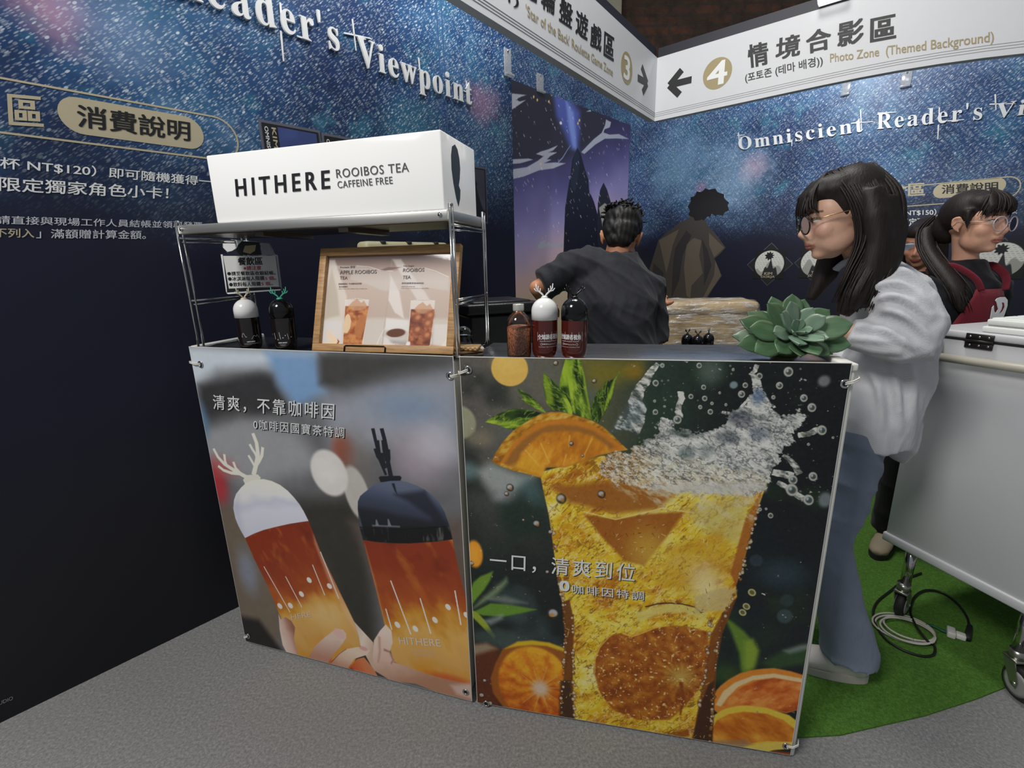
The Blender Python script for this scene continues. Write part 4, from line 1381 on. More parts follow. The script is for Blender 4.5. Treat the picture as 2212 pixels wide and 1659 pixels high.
    drops = [(1340, 262, 46), (1830, 370, 0), (1478, 497, 36), (1550, 582, 42), (953, 382, 26), (920, 462, 34), (466, 483, 24), (590, 500, 26), (655, 545, 16), (550, 578, 20), (640, 620, 26), (1260, 385, 34), (1205, 490, 20), (150, 362, 30), (148, 622, 26), (142, 524, 14), (230, 572, 12), (845, 242, 14), (580, 400, 24), (780, 557, 14), (1640, 785, 46), (1380, 1230, 44), (1370, 1320, 58), (1520, 1410, 50), (1560, 1200, 42), (1180, 1550, 26), (1085, 1495, 18), (1140, 1490, 12), (725, 450, 12), (1520, 912, 14), (1740, 852, 12), (540, 205, 26), (210, 205, 22), (345, 690, 40), (1080, 300, 30)]
    for x, y, r in drops:
        if not r:
            continue
        r *= 0.9
        E((x, y), r + 3, r * 1.05 + 3, (40, 48, 46), 0, 0.15, 0.6)
        E((x, y), r, r * 1.05, (186, 188, 176), 20, 0.14, 0.95)
        E((x + r * .08, y + r * .05), r * .66, r * .62, (60, 66, 62) if r > 20 else (110, 116, 108), 20, 0.3, 0.9)
        if r > 30:
            E((x - r * .2, y - r * .2), r * .25, r * .3, (170, 190, 206), 0, 0.5, 0.9)
    for _ in range(150):
        x, y = rs.rand() * 1700 - 60, 160 + rs.rand() * 1300
        r = 3 + rs.rand() ** 2 * 7
        E((x, y), r, r * (0.7 + rs.rand() * .5), (164, 168, 156), rs.rand() * 90, 0.4, 0.55)
    p.conv = k3
    for x, y, r in ((505, 1300, 34), (475, 1355, 22), (745, 1625, 36), (625, 1590, 12), (965, 1400, 46), (1325, 1360, 36), (1055, 905, 20), (1155, 1015, 14), (915, 185, 24), (1260, 345, 22)):
        E((x, y), r, r, (40, 36, 30) if r > 18 else (60, 50, 30), 0, 0.2, 0.85)
        E((x - r * .15, y - r * .2), r * .7, r * .55, (196, 196, 190), 30, 0.4, 0.85)
        E((x + r * .2, y + r * .25), r * .4, r * .4, (170, 120, 60), 0, 0.4, 0.7)
    p.conv = k5
    for x, y, r in ((805, 775, 48), (785, 110, 20), (225, 1440, 22), (295, 1505, 20), (250, 1320, 16), (760, 435, 16), (145, 365, 20)):
        E((x, y), r, r * .95, (46, 40, 36), 0, 0.15, 0.9)
        E((x + r * .1, y - r * .1), r * .75, r * .6, (190, 190, 196), 30, 0.3, 0.85)
        E((x - r * .1, y + r * .25), r * .5, r * .3, (190, 130, 50), 20, 0.4, 0.8)
    p.conv = k6
    for x, y, r in ((752, 492, 26), (715, 585, 24), (690, 625, 24), (706, 310, 9)):
        E((x, y), r, r * .95, (196, 190, 130), 30, 0.15, 0.9)
        E((x, y), r * .6, r * .6, (80, 76, 40), 30, 0.3, 0.85)
    p.conv = None
    p.c += (p.noise(0.006, 2, 91)[..., None] - .5) * 10
    return p


def eyelet(fr, px, parent, to=None):
    x, y = fr.q(*px, 0.004)
    mb = MB()
    n = 20
    R, r = 0.0085, 0.0028
    vs, fs = [], []
    for i in range(n):
        a = 2 * math.pi * i / n
        for j in range(8):
            b = 2 * math.pi * j / 8
            vs.append((x + (R + r * math.cos(b)) * math.cos(a), y + (R + r * math.cos(b)) * math.sin(a), 0.0042 + r * 0.7 * math.sin(b)))
    for i in range(n):
        for j in range(8):
            fs.append((i * 8 + j, ((i + 1) % n) * 8 + j, ((i + 1) % n) * 8 + (j + 1) % 8, i * 8 + (j + 1) % 8))
    mb.add(vs, fs, 0, True)
    mb.prism([(x + 0.007 * math.cos(2 * math.pi * k / 14), y + 0.007 * math.sin(2 * math.pi * k / 14)) for k in range(14)], 0.0028, 0.0032, 1)
    obj('eyelet', mb, [M_CHROME, M_BLACK_PRINT], parent)
    if to:
        mb = MB()
        for d in (-0.002, 0.002):
            mb.tube([(x, y + d, 0.004), ((x + to[0]) / 2, (y + to[1]) / 2 + d, 0.009), (to[0], to[1] + d, 0.004), (to[0] + (0.006 if to[0] > x else -0.006), to[1] + d, -0.012)], 0.0018, 6)
        obj('tie_string', mb, M_STRING, parent)


def lettered(fr, body, p0, p1, p2, parent, name, conv, bold=0.006):
    mb = MB()
    text_on(mb, fr, body, conv(p0[0] + 6, p0[1] + 6), conv(p1[0] + 6, p1[1] + 6), conv(p2[0] + 6, p2[1] + 6), 0.0032, bold, space=1.25)
    obj(name.replace('lettering', 'drop_shade'), mb, M_BLACK_PRINT, parent)
    mb = MB()
    text_on(mb, fr, body, conv(*p0), conv(*p1), conv(*p2), 0.0037, bold, 0, 0, 1.25)
    obj(name, mb, M_WHITE_PRINT, parent)


def banner(fr, w, pic, label, name):
    T = thing('banner', label, 'banner', fr)
    link('printed_picture', pic.mesh('printed_picture', M_BANNER, BANNER_GAIN), T)
    mb = MB()
    mb.box(((pic.x0 + pic.x1) / 2, (pic.y0 + pic.y1) / 2, 0.0008), (pic.x1 - pic.x0 + 0.003, pic.y1 - pic.y0 + 0.003, 0.0028))
    obj('backing', mb, M_BACKING, T)
    return T


BANNER_GAIN = 1.18
B1 = banner(F_CL, W_L, picture_bottles(), 'banner picturing two antler capped bottles held by hands, on the counter front', 'b')
lettered(F_CL, '清爽，不靠咖啡因', (210, 478), (1072, 552), (205, 370), B1, 'slogan_lettering', k1)
lettered(F_CL, '0咖啡因國寶茶特調', (498, 618), (1145, 682), (495, 546), B1, 'subtitle_lettering', k1, 0.004)
mb = MB()
text_on(mb, F_CL, 'HITHERE', k2(1520, 985), k2(1872, 1008), k2(1508, 925), 0.0034, 0.02)
text_on(mb, F_CL, 'HERE', k2(600, 775), k2(768, 752), k2(590, 735), 0.0034, 0.01)
text_on(mb, F_CL, 'ROOIBOS TEA', k2(1625, 1046), k2(1825, 1062), k2(1622, 1028), 0.0034, 0.0)
text_on(mb, F_CL, 'CAFFEINE FREE', k2(1635, 1078), k2(1805, 1092), k2(1632, 1064), 0.0034, 0.0)
obj('bottle_lettering', mb, plain('pale_print', (222, 204, 176), 0.5), B1)
eyelet(F_CL, (433, 787), B1, (-0.004, F_CL.q(420, 785)[1] + 0.004))
eyelet(F_CL, (972, 812), B1, (W_L + 0.001, F_CL.q(988, 812)[1]))
eyelet(F_CL, (535, 1374), B1, (0.0, F_CL.q(525, 1374)[1]))
eyelet(F_CL, (1006, 1495), B1)
B2 = banner(F_CR, W_R, picture_orange(), 'banner picturing a splashing orange drink in a tall glass, on the counter front', 'b')
lettered(F_CR, '一口，清爽到位', (298, 402), (1470, 512), (298, 262), B2, 'slogan_lettering', k5)
lettered(F_CR, '咖啡因特調', (968, 602), (1548, 662), (966, 530), B2, 'subtitle_lettering', k5, 0.006)
lettered(F_CR, '0', (868, 580), (938, 585), (868, 500), B2, 'zero_lettering', k5, 0.05)
eyelet(F_CR, (1011, 799), B2, (0.0, F_CR.q(998, 806)[1]))
eyelet(F_CR, (1826, 829), B2, (W_R + 0.003, F_CR.q(1852, 818)[1]))
eyelet(F_CR, (1050, 1520), B2)
eyelet(F_CR, (1699, 1612), B2, (W_R - 0.001, F_CR.q(1716, 1606)[1]))
# ------------------------------------------------------------------ wire rack on the left counter
def thin_glass(name, tint=(0.95, 0.97, 0.97, 1), gloss=0.04, rough=0.03, ior=1.35):
    N = NT(name)
    t = N.n('ShaderNodeBsdfTransparent', {'Color': tint})
    g = N.n('ShaderNodeBsdfGlossy', {'Color': (1, 1, 1, 1), 'Roughness': rough})
    fr = N.n('ShaderNodeFresnel', {'IOR': ior})
    mx = N.n('ShaderNodeMixShader', {0: N.math('ADD', fr.outputs[0], gloss), 1: t, 2: g})
    out = [n for n in N.t.nodes if n.type == 'OUTPUT_MATERIAL'][0]
    N.t.links.new(mx.outputs[0], out.inputs['Surface'])
    return N.m


M_GLASS = thin_glass('clear_glass', gloss=0.03)
M_COVER = thin_glass('clear_cover_sheet', (0.99, 0.99, 0.99, 1), 0.006, 0.05, 1.2)
M_LENS = thin_glass('spectacle_lens', (0.985, 0.985, 1.0, 1), 0.0, 0.02, 1.22)
M_ACRYL = thin_glass('clear_acrylic', (0.93, 0.95, 0.97, 1), 0.08, 0.05)
F_RACK = Frame((-0.985, 1.478, H_C), -16.88)
RW, RD = 0.880, 0.252


def rack():
    T = thing('wire_rack', 'chrome wire shelf rack standing on the left counter, carrying the white light box', 'rack', F_RACK)
    # frame local: x along, y up, z toward the front; legs start on the worktop
    top = 0.371
    mb = MB()
    mb.rbox((0.004, top - 0.026, -RD), (RW - 0.004, top, 0.0), 0.003, 2)
    sh = obj('shelf', mb, plain('satin_sheet_steel', (206, 205, 200), 0.40, 0.85, var=0.03), T)
    mb = MB()
    mb.box((RW / 2, top - 0.0275, -RD / 2), (RW - 0.03, 0.002, RD - 0.03))
    for x in (0.28, 0.56):
        mb.box((x, top - 0.034, -RD / 2), (0.03, 0.012, RD - 0.04))
    obj('shelf_underside', mb, plain('dark_sheet_metal', (120, 112, 100), 0.3, 0.9), sh)
    for x, s in ((0, 1), (RW, -1)):
        for z in (0.0, -RD):
            mb = MB()
            for dz in (0.0, -0.018 if z == 0 else 0.018):
                mb.tube([(x, 0.0015, z + dz), (x, top + 0.012, z + dz)], 0.0034, 10)
            mb.tube([(x, top + 0.010, z), (x, top + 0.012, z + (-0.018 if z == 0 else 0.018))], 0.0034, 8)
            p = obj('upright', mb, M_CHROME, T)
        for name, y in (('cross_rod', 0.150), ('cross_rod', 0.335), ('foot_rod', 0.004)):
            mb = MB()
            mb.tube([(x, y, 0), (x, y, -RD)], 0.0030 if y > .1 else 0.0035, 8)
            if y > 0.1:
                mb.tube([(x, y - 0.012, -0.01), (x, y - 0.006, -RD + 0.01)], 0.0022, 8)
            obj(name, mb, M_CHROME, T)
    for x in (0.02, RW - 0.025):
        mb = MB()
        mb.tube([(x, top - 0.012, -0.001), (x, top - 0.012, 0.004)], 0.005, 12)
        obj('screw', mb, M_CHROME, T)
    return T


rack()

# ------------------------------------------------------------------ light box on the rack
F_BOX = F_RACK.at(0.0, 0.371 + 0.0006, -0.012)
lb = thing('light_box', 'white light box sign lettered in black, on top of the wire rack', 'sign', F_BOX)
N = NT('white_acrylic_lit')
N.set(Base_Color=rgb(238, 238, 236), Roughness=0.10, Specular_IOR_Level=0.4, Emission_Color=(1, 0.99, 0.97, 1), Emission_Strength=0.20)
M_LIT = N.m
mb = MB()
bq = F_BOX.q
bx0, bx1 = (bq(449, 338)[0] + bq(465, 483)[0]) / 2, (bq(948, 276)[0] + bq(963, 440)[0]) / 2
bh = (bq(449, 338)[1] + bq(948, 276)[1]) / 2
mb.rbox((bx0, 0.0, -0.225), (bx1, bh, 0.0), 0.004, 2)
obj('box', mb, M_LIT, lb)
mb = MB()
text_on(mb, F_BOX, 'HITHERE', (512, 424), (713, 407), (509, 388), 0.0006, 0.022, 0.0012, 0, 1.45)
obj('logo_lettering', mb, M_BLACK_PRINT, lb)
M_DGREY = plain('dark_grey_print', (84, 84, 84), 0.5)
mb = MB()
text_on(mb, F_BOX, 'ROOIBOS TEA', (728, 385), (884, 371), (726, 366), 0.0006, 0.004, 0.001, 0, 1.12)
text_on(mb, F_BOX, 'CAFFEINE FREE', (731, 407), (849, 397), (729, 392), 0.0006, 0.004, 0.001, 0, 1.12)
obj('tagline_lettering', mb, M_DGREY, lb)
# dark leaf mark on the right end
mb = MB()
lf = [(0.052, 0.150), (0.066, 0.158), (0.078, 0.150), (0.086, 0.130), (0.088, 0.105), (0.083, 0.080), (0.076, 0.062), (0.084, 0.052), (0.080, 0.030), (0.070, 0.010), (0.060, 0.030), (0.050, 0.062), (0.044, 0.095), (0.045, 0.128)]
sx = bx1 + 0.0002
mb.prism([(z * 1.25 - 0.02, y + 0.006) for z, y in lf], 0, 0.0012)
mb.xf(Matrix(((0, 0, 1, sx), (0, 1, 0, 0), (-1, 0, 0, -0.02), (0, 0, 0, 1))))
obj('leaf_emblem', mb, plain('slate_print', (52, 62, 66), 0.4), lb)

# ------------------------------------------------------------------ acrylic notice hanging in the left side of the rack
F_NOT = Frame(F_RACK.w(0.135, 0.185, -RD + 0.03), -10)
nt = thing('notice_sign', 'clear acrylic notice card in black and red lettering, hung inside the wire rack', 'sign', F_NOT)
qn = F_NOT.q
cN = lambda x, y: (380 + x / 4.608, 440 + y / 4.608)
mb = MB()
mb.prism([qn(*cN(*p)) for p in ((442, 500), (515, 495), (462, 432), (462, 395), (490, 355), (560, 350), (930, 392), (985, 505), (1012, 512), (1055, 850), (1045, 862), (525, 902), (505, 880))][::-1], -0.002, 0.0)
obj('holder', mb, M_ACRYL, nt)
mb = MB()
mb.prism([qn(*cN(*p)) for p in ((472, 520), (992, 520), (1030, 822), (530, 845))][::-1], 0.0002, 0.0014)
obj('paper', mb, plain('notice_paper', (214, 214, 212), 0.6), nt)
mb = MB()
mb.prism([qn(*cN(*p)) for p in ((505, 850), (1040, 830), (1046, 856), (512, 890))][::-1], 0.0002, 0.0010)
mb.prism([qn(*cN(*p)) for p in ((448, 505), (466, 505), (512, 880), (502, 880))][::-1], 0.0002, 0.0010, 1)
mb.prism([qn(*cN(*p)) for p in ((505, 886), (1044, 850), (1046, 862), (520, 900))][::-1], 0.0011, 0.0016, 1)
mb.prism([qn(*cN(*p)) for p in ((472, 438), (470, 400), (492, 362), (560, 356), (660, 370), (640, 420), (560, 470), (515, 480))][::-1], 0.0002, 0.0009, 1)
mb.prism([qn(*cN(*p)) for p in ((660, 372), (830, 385), (850, 510), (640, 512), (600, 470), (620, 410))][::-1], 0.0010, 0.0013, 0)
mb.prism([qn(*cN(*p)) for p in ((690, 420), (800, 410), (790, 470), (740, 500), (670, 480))][::-1], 0.0014, 0.0016, 2)
mb.prism([qn(*cN(*p)) for p in ((850, 392), (925, 396), (975, 510), (860, 510))][::-1], 0.0002, 0.0009, 3)
obj('picture_strip', mb, [M_BLACK_PRINT, M_WHITE_PRINT, plain('tan_print', (176, 158, 120), 0.5), plain('mid_grey_print', (150, 152, 158), 0.5)], nt)
M_RED_PRINT = plain('red_letter_print', (176, 40, 44), 0.5)
mb = MB()
text_on(mb, F_NOT, '餐飲區', cN(625, 612), cN(866, 608), cN(620, 536), 0.0018, 0.03)
text_on(mb, F_NOT, '●請至餐飲區收銀結帳。', cN(518, 716), cN(995, 708), cN(514, 676), 0.0018, 0.02)
text_on(mb, F_NOT, '●冰淇淋每人限購', cN(526, 770), cN(885, 762), cN(522, 728), 0.0018, 0.02)
text_on(mb, F_NOT, '●飲料每人限購', cN(537, 826), cN(848, 818), cN(533, 784), 0.0018, 0.02)
obj('black_lettering', mb, M_BLACK_PRINT, nt)
mb = MB()
text_on(mb, F_NOT, '※請注意', cN(678, 662), cN(852, 658), cN(676, 622), 0.0018, 0.02)
text_on(mb, F_NOT, '5 個。', cN(893, 762), cN(1000, 758), cN(890, 726), 0.0018, 0.02)
text_on(mb, F_NOT, '5 瓶。', cN(856, 816), cN(968, 812), cN(853, 780), 0.0018, 0.02)
obj('red_lettering', mb, M_RED_PRINT, nt)

# ------------------------------------------------------------------ capsule bottles with antlers
BR = 0.0325


def wrapped(mb, body, r, z0, z1, width, ang, bold=0.0):
    vs, fs = text_raw(body)
    lo, hi = vs[:, :2].min(0), vs[:, :2].max(0)
    s = (vs[:, :2] - lo) / (hi - lo)
    offs = [(0, 0)] if not bold else [(0, 0), (bold, 0), (-bold, 0)]
    for dx, dy in offs:
        V = []
        for x, y in s:
            a = -math.pi / 2 + ang + ((x - 0.5) * width + dx) / r
            V.append((r * math.cos(a), r * math.sin(a), z0 + (z1 - z0) * y))
        mb.add(V, fs, 0)


def antler_mb(open_=1.0, s=1.0):
    mb = MB()
    mb.lathe([(0.0085, -0.001), (0.009, 0.002), (0.006, 0.0045), (0.0005, 0.005)], 14, 0)
    for sg in (-1, 1):
        P = lambda x, z, y=0.0: (sg * x * s * open_, y, 0.003 + z * s)
        mb.tube([P(0.001, 0), P(0.007, 0.008), P(0.014, 0.014), P(0.020, 0.022), P(0.021, 0.034)], [0.0024, 0.0022, 0.002, 0.0017, 0.001], 8)
        mb.tube([P(0.010, 0.010), P(0.0105, 0.017), P(0.0100, 0.022)], [0.0017, 0.0014, 0.0009], 8)
        mb.tube([P(0.016, 0.017), P(0.0155, 0.024), P(0.0150, 0.028)], [0.0017, 0.0014, 0.0009], 8)
        mb.tube([P(0.014, 0.014), P(0.022, 0.016), P(0.026, 0.022)], [0.0018, 0.0015, 0.0009], 8)
    return mb


def tea_mat(name, c, deep):
    N = NT(name)
    z = N.n('ShaderNodeSeparateXYZ', {0: N.obco()}).outputs[2]
    N.set(Base_Color=N.mix(N.smooth(z, 0.012, 0.0), rgb(*deep), rgb(*c)), Roughness=0.09, Coat_Weight=0.6, Coat_Roughness=0.03, Specular_IOR_Level=0.5)  # light showing through the tea is painted as orange at the bottom
    return N.m


M_TEA = tea_mat('red_tea_in_clear_bottle', (200, 70, 20), (78, 26, 20))
M_COLA = tea_mat('dark_tea_in_clear_bottle', (60, 20, 18), (26, 18, 18))
M_CAPW = plain('white_gloss_cap', (236, 236, 234), 0.16, var=0.01)
M_CAPB = plain('black_gloss_cap', (16, 17, 19), 0.12, var=0.05)
M_TEAL = plain('teal_plastic', (74, 168, 142), 0.35)


def bottle(name, label, loc, cap, tea, antler, turn=0.0, prints=None, rot=0.0, aopen=1.0, group=None):
    M = Matrix.Translation(Vector(loc)) @ Matrix.Rotation(rot, 4, 'Z') @ Matrix.Diagonal((1, 1, 0.94, 1))
    T = thing('drink_bottle', label, 'bottle', M, group)
    mb = MB()
    prof = [(0.0005, 0.0), (0.018, 0.0), (0.021, 0.002)] + [(0.021 + 0.0115 * math.sin(t), 0.002 + 0.026 * (1 - math.cos(t))) for t in np.linspace(0.15, math.pi / 2, 8)]
    prof += [(BR, 0.05), (BR, 0.105), (BR - 0.0006, 0.1085), (0.02, 0.109)]
    obj('body', mb.lathe(prof, 36), tea, T)
    mb = MB()
    prof = [(BR - 0.001, 0.1055), (BR + 0.0008, 0.1056), (BR + 0.0008, 0.128)] + [((BR + 0.0008) * math.cos(t), 0.128 + 0.036 * math.sin(t)) for t in np.linspace(0.1, math.pi / 2 - 0.02, 12)]
    c = obj('cap', mb.lathe(prof, 36), cap, T)
    mb = antler_mb(aopen)
    mb.xf(Matrix.Translation((0, 0, 0.163)) @ Matrix.Rotation(turn, 4, 'Z'))
    obj('antlers', mb, antler, c)
    if prints:
        mb = MB()
        prints(mb)
        obj('label_lettering', mb, M_WHITE_PRINT, T)
    return T


def label_story(ang):
    def f(mb):
        r = BR + 0.0004
        wrapped(mb, '全知讀者視角', r, 0.056, 0.070, 0.058, ang, 0.0004)
        wrapped(mb, "\U0001D40E\U0001D426\U0001D427\U0001D422\U0001D42C\U0001D41C\U0001D422\U0001D41E\U0001D427\U0001D42D " + R8 + ' ' + V8, r, 0.050, 0.0528, 0.048, ang)
        wrapped(mb, '國寶茶Pop-up Store', r, 0.0415, 0.0455, 0.036, ang)
        wrapped(mb, 'ROOIBOS TEA CAFFEINE FREE', r, 0.0355, 0.0370, 0.054, ang)
        P = pill_poly(-0.022, -0.0034, 0.022, 0.0034, 8)
        Q = [(x * 0.975, y * 0.86) for x, y in P]
        vs = [(r * math.cos(-math.pi / 2 + ang + x / r), r * math.sin(-math.pi / 2 + ang + x / r), 0.0435 + y) for x, y in P + Q]
        n = len(P)
        mb.add(vs, [(i, (i + 1) % n, n + (i + 1) % n, n + i) for i in range(n)])
        for x in (-0.030, -0.012, 0.007, 0.024, 0.033):
            a = -math.pi / 2 + ang + x / r
            mb.add([((r) * math.cos(a + d), r * math.sin(a + d), z) for d in (-0.008, 0.008) for z in (0.052, 0.076)], [(0, 2, 3, 1)])
    return f


def ribbon(mb, pts, r, ang, w=0.0007):
    for a, b in zip(pts[:-1], pts[1:]):
        dx, dy = b[0] - a[0], b[1] - a[1]
        l = math.hypot(dx, dy)
        nx, ny = -dy / l * w / 2, dx / l * w / 2
        q = [(a[0] + nx, a[1] + ny), (b[0] + nx, b[1] + ny), (b[0] - nx, b[1] - ny), (a[0] - nx, a[1] - ny)]
        mb.add([(r * math.cos(-math.pi / 2 + ang + x / r), r * math.sin(-math.pi / 2 + ang + x / r), y) for x, y in q], [(3, 2, 1, 0)])


def label_hills(mb):
    r = BR + 0.0004
    ribbon(mb, [(-0.024, 0.046), (-0.021, 0.056), (-0.018, 0.058), (-0.013, 0.046), (-0.010, 0.046)], r, 0.1)
    ribbon(mb, [(-0.024, 0.046), (-0.010, 0.045)], r, 0.1)
    ribbon(mb, [(0.002, 0.038), (0.010, 0.049), (0.016, 0.045), (0.020, 0.050), (0.026, 0.040)], r, 0.1)
    wrapped(mb, 'HITHERE', r, 0.028, 0.0315, 0.022, 0.1, 0.0003)
    wrapped(mb, 'CAFFEINE FREE ROOIBOS TEA', r, 0.0225, 0.0242, 0.040, 0.1)


def label_rain(mb):
    r = BR + 0.0004
    for x, z0, z1 in ((-0.024, 0.042, 0.062), (-0.008, 0.042, 0.064), (0.014, 0.040, 0.058)):
        ribbon(mb, [(x - 0.002, z1), (x, z0)], r, -0.1, 0.0009)
    for x, z in ((-0.016, 0.041), (-0.001, 0.046), (0.006, 0.053), (0.022, 0.047)):
        ribbon(mb, [(x - 0.0012, z), (x + 0.0012, z)], r, -0.1, 0.0026)
    wrapped(mb, 'HITHERE', r, 0.029, 0.0325, 0.024, -0.2, 0.0003)
    wrapped(mb, 'ROOIBOS TEA', r, 0.024, 0.0255, 0.016, -0.2)
    wrapped(mb, 'CAFFEINE FREE', r, 0.0215, 0.0228, 0.012, -0.2)


def on_cr(px, z, py=775):
    x, _ = F_CR.q(px, py, z)
    return F_CR.w(x, H_C, z)


def on_cl(px, z, py=765):
    x, _ = F_CL.q(px, py, z)
    return F_CL.w(x, H_C, z)


GB = 'antler capped tea bottles'
bottle('drink_bottle', 'white capped bottle of red tea, between the glass jar and the black capped bottle', on_cr(1177, -0.046), M_CAPW, M_TEA, M_CAPW, 0.0, label_story(0.32), -0.05, group=GB)
bottle('drink_bottle', 'black capped bottle of red tea standing on the steel top of the right counter', on_cr(1240, -0.046), M_CAPB, M_TEA, M_CAPB, 0.15, label_story(-0.42), -0.1, group=GB)
bottle('drink_bottle', 'white capped dark bottle printed with hill outlines, under the notice card', on_cl(546, -0.036), M_CAPW, M_COLA, plain('cream_plastic', (214, 206, 176), 0.4), 0.45, label_hills, 0.45, 0.85, GB)
bottle('drink_bottle', 'black capped bottle with teal antlers, next to the framed menu', on_cl(621, -0.036), M_CAPB, M_COLA, M_TEAL, -0.3, label_rain, 0.4, 1.0, GB)

# ------------------------------------------------------------------ glass jar of rooibos
jl = on_cr(1122, -0.040)
jar = thing('glass_jar', 'clear glass jar of brown rooibos needles, left of the white capped bottle', 'jar', Matrix.Translation(Vector(jl)))
mb = MB()
jp = [(0.0005, 0.0005), (0.027, 0.0005), (0.0305, 0.004), (0.0315, 0.012), (0.0315, 0.088), (0.029, 0.100), (0.0225, 0.111), (0.015, 0.118), (0.0118, 0.122), (0.0118, 0.128)]
obj('glass', mb.lathe(jp, 36), M_GLASS, jar)
mb = MB()
mb.lathe([(0.0005, 0.001), (0.028, 0.001), (0.030, 0.004), (0.029, 0.007), (0.0005, 0.0075)], 32)
N = NT('thick_glass_foot')
N.set(Base_Color=(0.75, 0.82, 0.82, 1), Roughness=0.05, Transmission_Weight=0.8, IOR=1.45)
obj('glass_foot', mb, N.m, jar)
N = NT('rooibos_needles')
mp = N.n('ShaderNodeMapping', {'Vector': N.obco(), 'Rotation': (0.6, 0.5, 0.3), 'Scale': (1, 1, 0.35)})
v = N.n('ShaderNodeTexVoronoi', {'Vector': mp.outputs[0], 'Scale': 520.0})
N.set(Base_Color=N.ramp(v.outputs['Distance'], [(0.0, rgb(236, 178, 130)), (0.4, rgb(178, 108, 70)), (0.85, rgb(100, 52, 34))]), Roughness=0.75)
N.bump(v.outputs['Distance'], 0.9, 0.002)
M_ROOI = N.m
mb = MB()
mb.lathe([(0.0005, 0.008), (0.0285, 0.008), (0.0306, 0.014), (0.0306, 0.082), (0.024, 0.0845), (0.0005, 0.086)], 32)
tea = obj('rooibos', mb, M_ROOI, jar)
tea['kind'] = 'stuff'
mb = MB()
mb.lathe([(0.0005, 0.122), (0.0135, 0.122), (0.0142, 0.124), (0.0142, 0.137), (0.0135, 0.139), (0.0005, 0.1395)], 28)
obj('cap', mb, plain('grey_white_cap', (188, 190, 180), 0.3, 0.2), jar)

# ------------------------------------------------------------------ framed menu
F_MENU = Frame(tuple(F_CL.w(F_CL.q(675, 768, -0.012)[0], H_C + 0.0050, -0.020)), -15.1, 18.5)
mn = thing('framed_menu', 'wooden framed drinks menu with two iced teas, leaning under the wire rack', 'menu', F_MENU)
MW, MH, FB = 0.437, 0.302, 0.022
N = NT('light_oak')
mp = N.n('ShaderNodeMapping', {'Vector': N.obco(), 'Scale': (6, 60, 60)})
nz = N.noise(3, 4, 0.6, mp.outputs[0])
N.set(Base_Color=N.ramp(nz, [(0.3, rgb(160, 118, 72)), (0.55, rgb(190, 148, 98)), (0.8, rgb(204, 166, 118))]), Roughness=0.5)
M_OAK = N.m
for nm, lo, hi in (('frame_rail', (0, 0, -0.010), (MW, FB, 0.010)), ('frame_rail', (0, MH - FB, -0.010), (MW, MH, 0.010)), ('frame_rail', (0, FB, -0.010), (FB, MH - FB, 0.010)), ('frame_rail', (MW - FB, FB, -0.010), (MW, MH - FB, 0.010))):
    mb = MB()
    mb.rbox(lo, hi, 0.0015, 2)
    obj(nm, mb, M_OAK, mn)
cM = lambda x, y: (660 + x / 5.821, 510 + y / 5.821)


